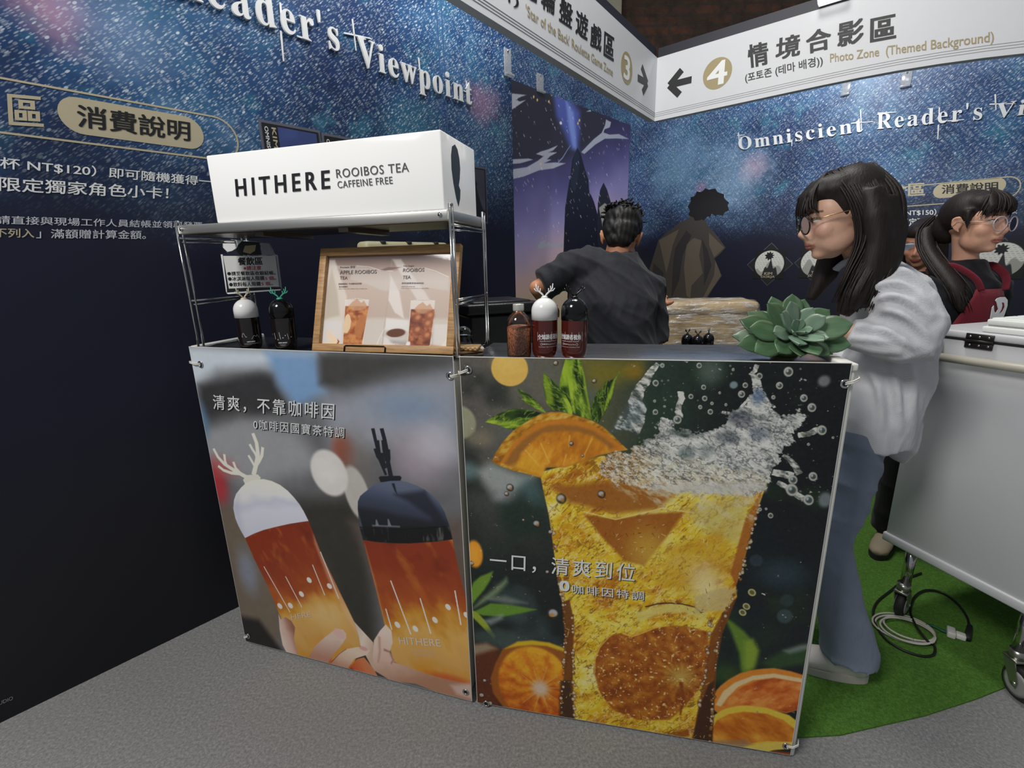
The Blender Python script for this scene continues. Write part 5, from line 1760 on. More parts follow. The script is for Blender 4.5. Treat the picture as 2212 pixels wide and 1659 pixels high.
def menu_print():
    p = Paint(F_MENU, FB - 0.002, FB - 0.002, MW - FB + 0.002, MH - FB + 0.002, 330, 220, -0.002, (190, 176, 166))
    p.conv = cM
    P, E = p.poly, p.ell
    t = (p.gy - p.y0) / (p.y1 - p.y0)
    p.c = p.grad(t, [(0, (206, 198, 190)), (0.28, (204, 194, 184)), (0.32, (190, 172, 160)), (0.7, (196, 178, 166)), (0.9, (150, 128, 118)), (1, (126, 104, 98))])
    # left page light beams
    P([(300, 300), (370, 300), (520, 760), (470, 1100), (260, 1060), (230, 900)], (214, 204, 194), 0.004, 0.9)
    P([(330, 420), (400, 700), (430, 1000), (250, 1040), (260, 700)], (176, 164, 146), 0.006, 0.6)
    P([(180, 1060), (460, 1070), (460, 1480), (170, 1480)], (214, 208, 204), 0.004)
    # right page
    P([(1090, 290), (1200, 290), (1290, 420), (1500, 700), (1560, 800), (1400, 800), (1250, 560)], (216, 208, 202), 0.004, 0.85)
    P([(1060, 470), (1180, 700), (1240, 1040), (1120, 960), (1040, 800)], (222, 214, 208), 0.003, 0.9)
    P([(1010, 1030), (1300, 1060), (1300, 1200), (1000, 1180)], (222, 218, 214), 0.004)
    P([(960, 1260), (1280, 1330), (1300, 1490), (950, 1490)], (220, 216, 212), 0.003)
    P([(1620, 1110), (1810, 1110), (1800, 1500), (1600, 1500)], (216, 210, 204), 0.004)
    P([(1080, 290), (1095, 290), (1000, 1100), (960, 1490), (940, 1490), (1040, 760)], (168, 152, 144), 0.003, 0.7)
    # sheen and bright edges of a curling clear sheet, painted into the print
    P([(300, 370), (650, 372), (830, 400), (960, 440), (1120, 440), (1250, 400), (1500, 400), (1800, 510), (1800, 690), (1500, 640), (1200, 680), (980, 690), (760, 600), (560, 545), (580, 470)], (208, 204, 200), 0.003, 0.45)
    p.stroke([(1500, 400), (1640, 440), (1800, 515)], .0012, .0012, (236, 234, 228), 0.0008, 0.9)
    p.stroke([(640, 372), (800, 385), (940, 430), (1100, 440)], .0012, .0012, (238, 236, 232), 0.0008, 0.9)
    P([(940, 425), (1040, 390), (1200, 392), (1100, 420), (1000, 436)], (112, 90, 86), 0.002, 0.9)
    p.stroke([(870, 1480), (890, 1380), (940, 1260), (1000, 1150)], .003, .001, (238, 236, 226), 0.001, 0.9)

    def drink(L, R, lowL, lowR, yt, yl, cols, seed):
        g = [(L, yt), (R, yt), (lowR, 1400), (lowL, 1400)]
        P([(L - 2, yt - 30), (R + 4, yt - 30), (lowR + 2, 1400), (lowR - 40, 1445), (lowL + 60, 1445), (lowL - 8, 1400)], (226, 220, 214), 0.001, 0.75)
        m = p.mask_poly([(L, yl), (R, yl), (lowR - 8, 1370), (lowR - 50, 1395), (lowL + 40, 1395), (lowL, 1370)], 0.001)
        nz_ = p.noise(0.016, 4, seed, .6)
        p.put(m, p.grad(nz_, cols))
        P([(L + 40, yl), (L + 90, yl - 55), (L + 150, yl - 90), (L + 200, yl - 40), (R - 60, yl - 70), (R - 20, yl), (R - 80, yl + 50), (L + 100, yl + 60)], (196, 150, 116), 0.002, 0.8)
        p.stroke([(L, yt - 25), ((L + R) / 2, yt - 48), (R, yt - 25)], .0008, .0008, (240, 236, 230), 0.0005, 0.9)
        E(((lowL + lowR) / 2, 1425), (lowR - lowL) * .42, 22, (216, 206, 198), 0, 0.2, 0.8)
        E(((lowL + lowR) / 2 - 20, 1392), (lowR - lowL) * .34, 16, cols[0][1], 0, 0.3, 0.9)
    drink(500, 795, 470, 715, 830, 880, [(0.3, (134, 66, 40)), (0.5, (172, 100, 54)), (0.72, (200, 140, 82))], 5)
    drink(1325, 1625, 1285, 1570, 840, 920, [(0.3, (96, 44, 30)), (0.5, (138, 72, 44)), (0.72, (186, 120, 76))], 9)
    P([(500, 1010), (530, 975), (560, 1000), (575, 1070), (560, 1160), (525, 1222), (480, 1215), (475, 1150)], (222, 196, 160), 0.001)
    P([(640, 1080), (700, 1000), (760, 1000), (740, 1160), (690, 1290), (640, 1270), (612, 1180)], (182, 118, 70), 0.002, 0.9)
    for c in ((1405, 1030), (1560, 1000), (1530, 1100), (1400, 1180), (1520, 1250)):
        E(c, 60, 58, (150, 82, 50), 20, 0.5, 0.9)
        E((c[0] + 8, c[1] - 8), 30, 26, (204, 144, 96), 20, 0.7, 0.85)
    E((1135, 1225), 132, 66, (196, 188, 182), 5, 0.1)
    E((1135, 1218), 118, 52, (100, 58, 40), 5, 0.15)
    P([(1005, 1240), (1030, 1290), (1120, 1325), (1220, 1310), (1262, 1250), (1200, 1285), (1080, 1275)], (206, 200, 196), 0.002)
    rs = np.random.RandomState(5)
    for _ in range(90):
        c = np.array([1110, 1405]) + rs.randn(2) * (60, 28)
        p.stroke([tuple(c), tuple(c + rs.randn(2) * (18, 9))], .0007, .0005, (110, 58, 44), 0.0005, 0.9)
    P([(265, 1210), (300, 1180), (400, 1290), (425, 1330), (400, 1368), (340, 1375), (290, 1330)], (226, 206, 180), 0.001)
    P([(400, 1290), (428, 1325), (405, 1368), (375, 1375), (405, 1330)], (150, 84, 50), 0.001)
    P([(180, 1380), (330, 1370), (440, 1470), (180, 1475)], (190, 184, 182), 0.006, 0.8)
    P([(700, 1370), (800, 1380), (850, 1470), (690, 1440)], (186, 130, 84), 0.006, 0.8)
    P([(1570, 1370), (1700, 1390), (1660, 1490), (1540, 1440)], (170, 114, 76), 0.006, 0.8)
    P([(1060, 1310), (1260, 1320), (1320, 1370), (1290, 1400), (1080, 1340)], (150, 142, 138), 0.006, 0.7)
    E((1290, 1358), 24, 34, (252, 252, 250), -30, 0.4)
    P([(1800, 1240), (1800, 1510), (1645, 1505), (1700, 1400)], (232, 222, 210), 0.002, 0.9)
    p.conv = None
    return p


link('menu_sheet', menu_print().mesh('menu_sheet', painted('menu_print', 0.4, 0.3), BANNER_GAIN), mn)
M_BROWN_PRINT = plain('brown_grey_print', (92, 82, 80), 0.5)
mb = MB()
for body, a, b, c in (('APPLE ROOIBOS', (428, 478), (890, 468), (432, 432)), ('TEA', (428, 545), (525, 545), (430, 505)), ('ROOIBOS', (1222, 450), (1488, 444), (1228, 406)), ('TEA', (1218, 538), (1318, 536), (1222, 496)),
                      ('Premium 南非', (432, 404), (620, 400), (434, 376)), ('No Sugar', (1230, 388), (1365, 385), (1232, 364)), ('【新鮮蘋果】不加糖的自然甜', (412, 612), (700, 606), (414, 590)), ('南非國寶茶', (414, 645), (525, 643), (416, 628)),
                      ('原味國寶茶無咖啡因', (1205, 600), (1480, 600), (1206, 580)), ('apple slices with caffeine free rooibos tea', (414, 670), (770, 668), (415, 656)), ('caffeine free rooibos tea', (1200, 640), (1370, 638), (1201, 626)), ('south african red bush tea, no sugar added', (1198, 664), (1545, 662), (1199, 650))):
    text_on(mb, F_MENU, body, cM(*a), cM(*b), cM(*c), -0.0010, 0.004 if len(body) < 14 else 0)
obj('menu_lettering', mb, M_BROWN_PRINT, mn)
mb = MB()
mb.box((MW / 2, MH / 2, 0.002), (MW - 2 * FB + 0.002, MH - 2 * FB + 0.002, 0.0012))
obj('cover_sheet', mb, M_COVER, mn)
mb = MB()
mb.box((MW / 2, MH / 2, -0.0075), (MW - 0.012, MH - 0.012, 0.004))
obj('back_board', mb, plain('brown_hardboard', (120, 92, 64), 0.8), mn)
mb = MB()
a, b = F_MENU.q(742, 770, 0.013), F_MENU.q(830, 772, 0.013)
mb.tube([(a[0], 0.0, 0.013), (a[0], 0.014, 0.013), (a[0] + 0.004, 0.017, 0.013), (b[0] - 0.004, 0.017, 0.013), (b[0], 0.014, 0.013), (b[0], 0.0, 0.013)], 0.0016, 8)
obj('wire_stand', mb, plain('black_wire', (18, 18, 18), 0.35, 0.6), mn)

# ------------------------------------------------------------------ things behind the rack
xa, xb = ql(768, 536)[0], ql(946, 536)[0]
yt = ql(860, 524)[1]
wb = thing('wall_box', 'cream plastic box fixed to the left board, showing above the framed menu', 'box', F_LEFT.at((xa + xb) / 2, yt, 0.0005))
hw = (xb - xa) / 2
mb = MB()
mb.rbox((-hw, -0.20, 0.0), (hw, 0.0, 0.09), 0.02, 4)
obj('housing', mb, plain('cream_box_plastic', (196, 190, 154), 0.5), wb)
for x in (-0.62, -0.02, 0.66):
    mb = MB()
    mb.rbox((x * hw - 0.012, -0.012, 0.02), (x * hw + 0.012, 0.0015, 0.092), 0.003, 2)
    obj('slot', mb, plain('dark_slot', (48, 46, 40), 0.6), wb)

M_BIN = NT('black_grained_plastic')
M_BIN.set(Base_Color=rgb(24, 24, 25), Roughness=0.38)
M_BIN.bump(M_BIN.noise(160, 3), 0.35, 0.002)
M_BIN = M_BIN.m
F_BIN = Frame((-0.155, 1.60), 22)
bn = thing('storage_bin', 'black grained storage bin with a lid, behind the right leg of the wire rack', 'bin', F_BIN)
mb = MB()
mb.rbox((0.01, 0.0062, -0.22), (0.262, 1.185, 0.02), 0.015, 3)
obj('bin_body', mb, M_BIN, bn)
mb = MB()
mb.rbox((0.0, 1.186, -0.23), (0.275, 1.222, 0.035), 0.008, 3)
mb.rbox((0.03, 1.21, -0.20), (0.245, 1.228, 0.005), 0.005, 2)
obj('lid', mb, M_BIN, bn)

gl = thing('glass_lidded_pot', 'small clear glass pot with a domed lid, right of the framed menu', 'pot', Matrix.Translation(Vector(on_cl(1001, -0.15, 715))))
mb = MB()
mb.lathe([(0.0005, 0.0005), (0.022, 0.0005), (0.026, 0.006), (0.027, 0.026), (0.024, 0.036), (0.0235, 0.040)], 28)
obj('glass_body', mb, M_GLASS, gl)
mb = MB()
mb.lathe([(0.026, 0.0405), (0.027, 0.043), (0.024, 0.054), (0.016, 0.063), (0.006, 0.067), (0.0005, 0.0675)], 28)
obj('domed_lid', mb, M_GLASS, gl)
N = NT('woven_rattan')
v = N.n('ShaderNodeTexChecker', {'Vector': N.obco(), 'Scale': 160.0, 'Color1': rgb(190, 156, 104), 'Color2': rgb(120, 88, 50)})
N.set(Base_Color=v.outputs[0], Roughness=0.7)
N.bump(v.outputs[1], 0.6, 0.002)
M_RATTAN = N.m
pt = on_cl(1008, -0.075, 745)
for k, (dz, w, d, a, m, lb_) in enumerate(((0.0, 0.085, 0.07, 8, plain('dark_bamboo', (44, 36, 28), 0.6), 'dark bamboo coaster at the bottom of the coaster stack beside the rack leg'), (0.0075, 0.08, 0.066, 20, plain('brown_bamboo', (104, 76, 46), 0.6), 'brown bamboo coaster in the middle of the coaster stack beside the rack leg'), (0.015, 0.072, 0.06, -6, M_RATTAN, 'pale woven rattan coaster on top of the coaster stack beside the rack leg'))):
    f = Matrix.Translation(Vector(pt) + Vector((0, 0, dz))) @ Matrix.Rotation(math.radians(a), 4, 'Z')
    mb = MB()
    mb.rbox((-w / 2, -d / 2, 0.0004), (w / 2, d / 2, 0.0068 if k < 2 else 0.009), 0.0025, 2)
    tag(obj('coaster', mb, m, None, f), lb_, 'coaster', 'bamboo coasters beside the rack leg')

# ------------------------------------------------------------------ back table with the wrapped carton and three bottles
hd = depth(1505, 733, 2.72)
TZ = float(hd[2]) - 0.142
F_TAB = Frame((0.72, 3.36), -14)
tb = thing('back_table', 'low dark table behind the man, carrying the wrapped carton', 'table', F_TAB)
M_TABLE = plain('dark_table_cloth', (40, 42, 48), 0.7)
mb = MB()
mb.rbox((0, TZ - 0.03, 0.0), (1.25, TZ, 0.62), 0.006, 2)
obj('tabletop', mb, M_TABLE, tb)
for x in (0.05, 1.2):
    for z in (0.05, 0.57):
        mb = MB()
        mb.tube([(x, 0.0055, z), (x, TZ - 0.0305, z)], 0.016, 12)
        obj('leg', mb, plain('table_leg_grey', (90, 92, 96), 0.4, 0.8), tb)
for px, py, tn, lb_ in ((1484, 737, 0.4, 'black capped bottle on the back table, leftmost of the three before the carton'), (1507, 731, -0.5, 'black capped bottle on the back table, tallest of the three before the carton'), (1529, 746, 0.9, 'black capped bottle on the back table, rightmost and lowest of the three')):
    w = depth(px, py, 2.80 if px == 1507 else 2.86)
    bottle('drink_bottle', lb_, (w[0], w[1], TZ + 0.0006), M_CAPB, M_COLA, M_CAPB, tn, None, 0.0, 0.8, GB)
bx = depth(1415, 745, 3.12)
bt = depth(1640, 648, 3.12)
zt = float(bt[2])
F_CART = Frame((bx[0] - 0.02, bx[1] + 0.05), -10)
ct = thing('carton', 'brown carton wrapped in crinkled clear film, on the back table right of the man', 'box', F_CART)
cw = float(bt[0] - bx[0]) + 0.0
N = NT('kraft_board')
nz = N.noise(7, 4, 0.6)
N.set(Base_Color=N.ramp(nz, [(0.3, rgb(156, 126, 78)), (0.6, rgb(202, 172, 116)), (0.8, rgb(222, 198, 146))]), Roughness=0.55)
M_KRAFT = N.m
mb = MB()
mb.rbox((0.02, TZ + 0.0005, -0.30), (cw - 0.02, zt - 0.085, 0.0), 0.012, 2)
obj('carton_body', mb, M_KRAFT, ct)
mb = MB()
mb.rbox((0.0, zt - 0.084, -0.32), (cw, zt - 0.004, 0.015), 0.025, 3)
obj('carton_lid', mb, M_KRAFT, ct)
N = NT('crinkled_film')
mp = N.n('ShaderNodeMapping', {'Vector': N.obco(), 'Rotation': (0, 0, 0.6), 'Scale': (1, 2.5, 1)})
n1 = N.noise(9, 5, 0.65, mp.outputs[0])
mp2 = N.n('ShaderNodeMapping', {'Vector': N.obco(), 'Rotation': (0, 0, -0.5), 'Scale': (0.5, 3.0, 1)})
n2 = N.noise(16, 3, 0.6, mp2.outputs[0])
h = N.math('ADD', n1, N.math('MULTIPLY', n2, 0.6))
bmp = N.n('ShaderNodeBump', {'Height': h, 'Strength': 0.9, 'Distance': 0.02})
t = N.n('ShaderNodeBsdfTransparent', {'Color': (0.96, 0.96, 0.95, 1)})
g = N.n('ShaderNodeBsdfGlossy', {'Color': (1, 1, 1, 1), 'Roughness': 0.16, 'Normal': bmp.outputs[0]})
d = N.n('ShaderNodeBsdfDiffuse', {'Color': (0.8, 0.8, 0.78, 1), 'Normal': bmp.outputs[0]})
m1 = N.n('ShaderNodeMixShader', {0: 0.72, 1: g, 2: d})
veil = N.math('ADD', 0.16, N.math('MULTIPLY', N.smooth(n2, 0.46, 0.66), 0.55))  # whitish streaks in the film colour stand in for its highlights
m2 = N.n('ShaderNodeMixShader', {0: veil, 1: t, 2: m1})
out = [n for n in N.t.nodes if n.type == 'OUTPUT_MATERIAL'][0]
N.t.links.new(m2.outputs[0], out.inputs['Surface'])
M_FILM = N.m
bm = bmesh.new()
bmesh.ops.create_cube(bm, size=1)
for vv in bm.verts:
    vv.co = ((0 - 0.012 if vv.co.x < 0 else cw + 0.012), (TZ + 0.001 if vv.co.y < 0 else zt + 0.004), (-0.33 if vv.co.z < 0 else 0.028))
bmesh.ops.bevel(bm, geom=bm.edges[:], offset=0.05, segments=4, affect='EDGES', profile=0.5)
bmesh.ops.subdivide_edges(bm, edges=bm.edges[:], cuts=6, use_grid_fill=True)
rr_ = random.Random(4)
for vv in bm.verts:
    if vv.co.y > TZ + 0.03:
        k = math.sin(vv.co.x * 41 + vv.co.y * 60) * 0.5 + math.sin(vv.co.x * 93 - vv.co.y * 47 + 1) * 0.5
        vv.co.z += 0.004 * k
        vv.co.y += 0.003 * math.sin(vv.co.x * 33 + vv.co.z * 20)
obj('plastic_film', MB().bm(bm, 0, True), M_FILM, ct)
fo = depth(1578, 742, 2.85)
bm = bmesh.new()
bmesh.ops.create_icosphere(bm, subdivisions=3, radius=0.05)
for vv in bm.verts:
    k = 1 + 0.25 * math.sin(vv.co.x * 130 + vv.co.z * 70) + 0.2 * math.sin(vv.co.y * 160 + vv.co.x * 50)
    vv.co = Vector((vv.co.x * k * 1.25, vv.co.y * k, max(-0.02, vv.co.z * k * 0.6)))
tag(obj('foil_packet', MB().bm(bm), plain('silver_foil', (210, 212, 214), 0.16, 1.0), None, Matrix.Translation((fo[0], fo[1], TZ + 0.021))), 'crumpled silver foil packet on the back table, left of the succulent', 'packet')

# ------------------------------------------------------------------ succulent at the right end of the counter
SUC = F_CR.w(F_CR.q(1694, 776, -0.135)[0], H_C, -0.135)
axis = Vector((-0.06, -0.80, 0.60)).normalized()
e1 = axis.cross(Vector((0, 0, 1))).normalized()
e2 = e1.cross(axis)
RM = Matrix((e1, e2 * -1, axis)).transposed()
if RM.determinant() < 0:
    RM = Matrix((e1, e2, axis)).transposed()
suc = thing('succulent', 'large green rosette succulent at the right end of the steel counter', 'plant', Matrix.Translation(Vector(SUC)))


def leaf_mesh(name, L, wd, th, curl, mat):
    nu, nv = 14, 9
    vs, fs = [], []
    for side in (0, 1):
        for i in range(nu + 1):
            t = i / nu
            w = wd * (0.20 + 0.80 * math.sin(min(1, t / 0.66) * math.pi / 2) ** 1.1) * (1.0 if t < 0.66 else max(0.0, 1 - ((t - 0.66) / 0.34) ** 2.2)) + (0.0008 if t == 1 else 0)
            for j in range(nv):
                u = j / (nv - 1) * 2 - 1
                edge_ = (1 - u * u)
                h = (th * edge_ * (0.5 if side == 0 else -0.85)) * (1 - 0.55 * t) + curl * L * t * t + 0.16 * w * u * u
                vs.append((L * t, w * u, h))
        b = side * (nu + 1) * nv
        for i in range(nu):
            for j in range(nv - 1):
                q = (b + i * nv + j, b + (i + 1) * nv + j, b + (i + 1) * nv + j + 1, b + i * nv + j + 1)
                fs.append(q if side == 0 else q[::-1])
    mb = MB()
    mb.add(vs, fs, 0, True)
    # close the rim by welding the two skins
    bm = bmesh.new()
    me = mb.mesh(name, mat)
    bm.from_mesh(me)
    bmesh.ops.remove_doubles(bm, verts=bm.verts[:], dist=0.0004)
    bmesh.ops.recalc_face_normals(bm, faces=bm.faces[:])
    bm.to_mesh(me)
    bm.free()
    for pl in me.polygons:
        pl.use_smooth = True
    return me


def leaf_mat(name, c0, c1_):
    N = NT(name)
    sx = N.n('ShaderNodeSeparateXYZ', {0: N.obco()})
    n = N.noise(28, 3)
    v = N.noise(90, 2, 0.5, N.n('ShaderNodeMapping', {'Vector': N.obco(), 'Scale': (0.15, 1, 1)}).outputs[0])
    base = N.mix(n, rgb(*c0), rgb(*c1_))
    base = N.mix(N.smooth(v, 0.45, 0.75, 0, 0.35), base, rgb(c1_[0] + 30, c1_[1] + 24, c1_[2] + 26))
    N.set(Base_Color=base, Roughness=0.36, Specular_IOR_Level=0.45, Subsurface_Weight=0.05)
    return N.m


M_LEAF = [leaf_mat('succulent_green', (56, 88, 60), (84, 116, 82)), leaf_mat('succulent_bluish', (86, 116, 96), (118, 144, 122)), leaf_mat('succulent_dark', (42, 72, 48), (64, 96, 62))]
LM = [leaf_mesh('leaf', 0.124, 0.027, 0.012, 0.02, M_LEAF[2]), leaf_mesh('leaf', 0.110, 0.0275, 0.013, 0.06, M_LEAF[0]), leaf_mesh('leaf', 0.080, 0.0215, 0.012, 0.10, M_LEAF[1]), leaf_mesh('leaf', 0.042, 0.0125, 0.008, 0.12, M_LEAF[1])]
mb = MB()
mb.tube([(0, 0, 0.0006), (0, 0, 0.026), tuple(Vector((0, 0, 0.030)) + axis * 0.045)], [0.030, 0.026, 0.018], 16)
obj('stem', mb, plain('succulent_stem', (96, 110, 72), 0.7), suc)
NL = 46
for i in range(NL):
    f = i / (NL - 1)
    k = 0 if f < 0.42 else 1 if f < 0.72 else 2 if f < 0.91 else 3
    az = i * 2.39996 + 0.3
    el = math.radians(-16 + 70 * f ** 1.7 + rnd.uniform(-5, 5))
    sc = rnd.uniform(0.90, 1.12)
    o = link('leaf', LM[k], suc)
    base = Vector((0, 0, 0.030)) + axis * (0.012 + 0.040 * f)
    R = RM.to_4x4() @ Matrix.Rotation(az, 4, 'Z') @ Matrix.Rotation(-el, 4, 'Y') @ Matrix.Rotation(rnd.uniform(-0.15, 0.15), 4, 'X')
    M = Matrix.Translation(base) @ R @ Matrix.Scale(sc, 4)
    tip = M @ Vector(((0.124, 0.110, 0.080, 0.042)[k], 0, 0))
    tries = 0
    while (tip.z < 0.012 or tip.y < -0.128) and tries < 40:      # keep the outer leaves on the worktop, behind the banner edge
        el += math.radians(2)
        sc *= 0.965
        R = RM.to_4x4() @ Matrix.Rotation(az, 4, 'Z') @ Matrix.Rotation(-el, 4, 'Y')
        M = Matrix.Translation(base) @ R @ Matrix.Scale(sc, 4)
        tip = M @ Vector(((0.124, 0.110, 0.080, 0.042)[k], 0, 0))
        tries += 1
    o.matrix_local = M

# ------------------------------------------------------------------ white chest freezer on castors
F_FZ = Frame((1.4048, 1.5911), -74.16)
FZW, FZD, ZB = 0.50, 1.05, 0.30
fz = thing('chest_freezer', 'white chest freezer on castors behind the counter, right of the woman in grey', 'freezer', F_FZ)
M_ENAMEL = plain('white_enamel', (196, 197, 200), 0.32, var=0.015)
M_RUBBER = plain('black_rubber', (26, 26, 28), 0.6)
mb = MB()
mb.rbox((0, ZB + 0.03, -FZD), (FZW, 1.083, 0.0), 0.006, 2)
obj('cabinet', mb, M_ENAMEL, fz)
mb = MB()
mb.rbox((-0.006, ZB, -FZD - 0.004), (FZW + 0.006, ZB + 0.034, 0.008), 0.006, 2)
obj('base_rim', mb, M_ENAMEL, fz)
mb = MB()
mb.rbox((-0.002, 1.0832, -FZD), (FZW + 0.002, 1.0885, 0.003), 0.002, 2)
obj('gasket', mb, M_RUBBER, fz)
mb = MB()
mb.rbox((-0.004, 1.0887, -FZD - 0.004), (FZW + 0.004, 1.112, 0.006), 0.006, 2)
obj('lid', mb, M_ENAMEL, fz)
# hinge with six screws
hx = F_FZ.q(2120, 732)[0]
hg = MB()
hg.rbox((hx - 0.036, 1.090, 0.0065), (hx + 0.036, 1.108, 0.010), 0.001, 1)
hg.rbox((hx - 0.038, 1.062, 0.0005), (hx + 0.034, 1.082, 0.006), 0.001, 1)
hg.tube([(hx - 0.038, 1.0855, 0.009), (hx + 0.036, 1.0855, 0.009)], 0.0045, 10)
H = obj('hinge', hg, plain('dark_hinge', (44, 40, 40), 0.4, 0.5), fz)
for i in range(3):
    for y, z in ((1.099, 0.0105), (1.072, 0.0065)):
        mb = MB()
        mb.ell((hx - 0.024 + 0.024 * i, y, z), (0.0035, 0.0035, 0.0015), 10, 6)
        obj('screw', mb, M_CHROME, H)
# side rail, its foot and the white catch
M_RAIL = plain('cream_rail', (178, 174, 160), 0.4)
mb = MB()
mb.tube([(0.0, 1.022, 0.026), (FZW - 0.01, 1.030, 0.026)], 0.0135, 16)
obj('side_rail', mb, M_RAIL, fz)
mb = MB()
for x in (0.008, FZW - 0.03):
    mb.rbox((x - 0.008, 1.010, 0.0004), (x + 0.008, 1.036, 0.03), 0.003, 2)
obj('rail_bracket', mb, M_RAIL, fz)
bx_ = F_FZ.q(2017, 798)
mb = MB()
mb.rbox((bx_[0] - 0.014, bx_[1] - 0.007, 0.0004), (bx_[0] + 0.016, bx_[1] + 0.004, 0.014), 0.003, 2)
mb.tube([(bx_[0] + 0.002, bx_[1], 0.010), (bx_[0] - 0.014, 1.018, 0.016)], 0.0018, 8)
obj('rail_foot', mb, plain('grey_metal', (150, 150, 148), 0.35, 0.8), fz)
cx_ = F_FZ.q(2025, 741)
ca = MB()
ca.rbox((cx_[0] - 0.018, cx_[1] - 0.018, 0.0004), (cx_[0] + 0.018, cx_[1] + 0.016, 0.016), 0.007, 3)
CA = obj('lid_catch', ca, plain('white_plastic', (224, 224, 220), 0.35), fz)
for dx in (-0.008, 0.008):
    mb = MB()
    mb.ell((cx_[0] + dx, cx_[1] + 0.006, 0.0165), (0.0035, 0.0035, 0.0015), 10, 6)
    obj('screw', mb, M_CHROME, CA)


def castor(x, z, spin, nm='castor'):
    mb = MB()
    Rm = Matrix.Translation((x, 0.0055, z)) @ Matrix.Rotation(spin, 4, 'Y')
    # wheel axis along local z after spin
    r = 0.052
    w = MB()
    prof = [(0.012, -0.015), (0.040, -0.014), (r - 0.003, -0.012), (r, -0.008), (r, 0.008), (r - 0.003, 0.012), (0.040, 0.014), (0.012, 0.015)]
    w.lathe(prof, 28, 0)
    w.xf(Rm @ Matrix.Translation((0.024, r, 0)))
    n0 = len(w.v)
    fk = MB()
    for s in (-1, 1):
        st = len(fk.v)
        fk.prism([(0.012, 0.045), (0.032, 0.040), (0.034, 0.062), (0.012, 0.118), (-0.026, 0.118), (-0.020, 0.100)], s * 0.020 - 0.0015, s * 0.020 + 0.0015)
    fk.rbox((-0.030, 0.113, -0.0215), (0.016, 0.122, 0.0215), 0.002, 1)
    fk.tube([(0.024, r, -0.024), (0.024, r, 0.024)], 0.007, 10)
    fk.tube([(-0.006, 0.122, 0), (-0.006, 0.150, 0)], 0.021, 16)
    fk.xf(Rm)
    c = obj(nm, fk, plain('castor_steel', (168, 168, 160), 0.28, 0.9), fz)
    wo = obj('wheel', w, plain('castor_tyre', (36, 36, 36), 0.6), c)
    hb = MB()
    for s in (-1, 1):
        hb.lathe([(0.0005, s * 0.0150), (0.038, s * 0.0150), (0.040, s * 0.0165), (0.030, s * 0.0175), (0.012, s * 0.0165), (0.0005, s * 0.0165)] if s > 0 else [(0.0005, -0.0165), (0.012, -0.0165), (0.030, -0.0175), (0.040, -0.0165), (0.038, -0.0150), (0.0005, -0.0150)], 24)
    hb.xf(Rm @ Matrix.Translation((0.024, r, 0)))
    obj('hub', hb, plain('castor_hub', (150, 150, 148), 0.5), wo)
    lg = MB()
    lg.tube([(x + Rm.to_3x3()[0][0] * -0.006, 0.156, z), (x + Rm.to_3x3()[0][0] * -0.006, ZB + 0.002, z)], 0.017, 16)
    obj('castor_stem', lg, M_CHROME, fz)


castor(0.075, -0.035, 1.9)
castor(0.415, -0.035, -0.35)
castor(0.075, -FZD + 0.06, 0.6)
castor(0.415, -FZD + 0.06, 2.5)

# ribbed white panels lying on the freezer lid
px0 = F_FZ.q(2115, 706)[0]
F_PAN = F_FZ.at(px0, 1.1127, -0.012)
for k, (y0, y1, ins) in enumerate(((0.0, 0.022, 0.0), (0.0226, 0.044, 0.006))):
    mb = MB()
    mb.rbox((ins, y0, -0.30), (0.34, y1 - 0.004, 0.0 - ins), 0.004, 2)
    for i in range(5):
        z0 = -0.295 + i * 0.058
        mb.rbox((ins + 0.004, y1 - 0.006, z0), (0.336, y1, z0 + 0.050 - (ins if i == 4 else 0)), 0.003, 2)
    tag(obj('ribbed_panel', mb, plain('white_foam', (226, 228, 224), 0.6), None, F_PAN), ['ribbed white panel lying directly on the freezer lid', 'ribbed white panel lying on top of another panel on the freezer'][k], 'panel', 'ribbed white panels on the freezer')

# ------------------------------------------------------------------ cables on the green carpet
def floorpts(pts, z=0.0095):
    return [tuple(level(x, y, z)) for x, y in pts]


def smooth_path(P, n=8):
    P = [Vector(p) for p in P]
    out = []
    for i in range(len(P) - 1):
        p0, p1, p2, p3 = P[max(i - 1, 0)], P[i], P[i + 1], P[min(i + 2, len(P) - 1)]
        for k in range(n):
            t = k / n
            out.append(0.5 * ((2 * p1) + (p2 - p0) * t + (2 * p0 - 5 * p1 + 4 * p2 - p3) * t * t + (3 * p1 - p0 - 3 * p2 + p3) * t ** 3))
    return out + [P[-1]]


mb = MB()
mb.tube(smooth_path(floorpts([(1990, 1238), (1955, 1252), (1925, 1275), (1895, 1300), (1886, 1325), (1893, 1352), (1915, 1382), (1950, 1404), (1990, 1417), (2015, 1415), (2020, 1400), (2014, 1390)], 0.0105)), 0.0042, 8)
tag(obj('black_cable', mb, plain('black_cable_sheath', (22, 22, 24), 0.45)), 'black cable curving round the white coil on the green carpet', 'cable')
mb = MB()
up_ = [(2010, 1392, .018), (1990, 1368, .022), (1975, 1345, .020), (1966, 1318, .014), (1975, 1290, .012), (2000, 1275, .012), (2035, 1280, .012), (2068, 1304, .012), (2088, 1332, .014), (2093, 1350, .018)]
mb.tube(smooth_path([tuple(level(x, y, z)) for x, y, z in up_]), 0.0042, 8)
pc = obj('power_lead', mb, plain('black_cable_sheath_two', (20, 20, 22), 0.45))
tag(pc, 'black power lead looping up to the white plug adapter on the green carpet', 'cable')
mb = MB()
L0 = Vector(level(2095, 1352, 0.016))
L1 = Vector(level(2090, 1380, 0.016))
mb.tube([L0, L0.lerp(L1, .5), L1], [0.008, 0.010, 0.010], 8)
obj('plug', mb, M_RUBBER, pc)
mb = MB()
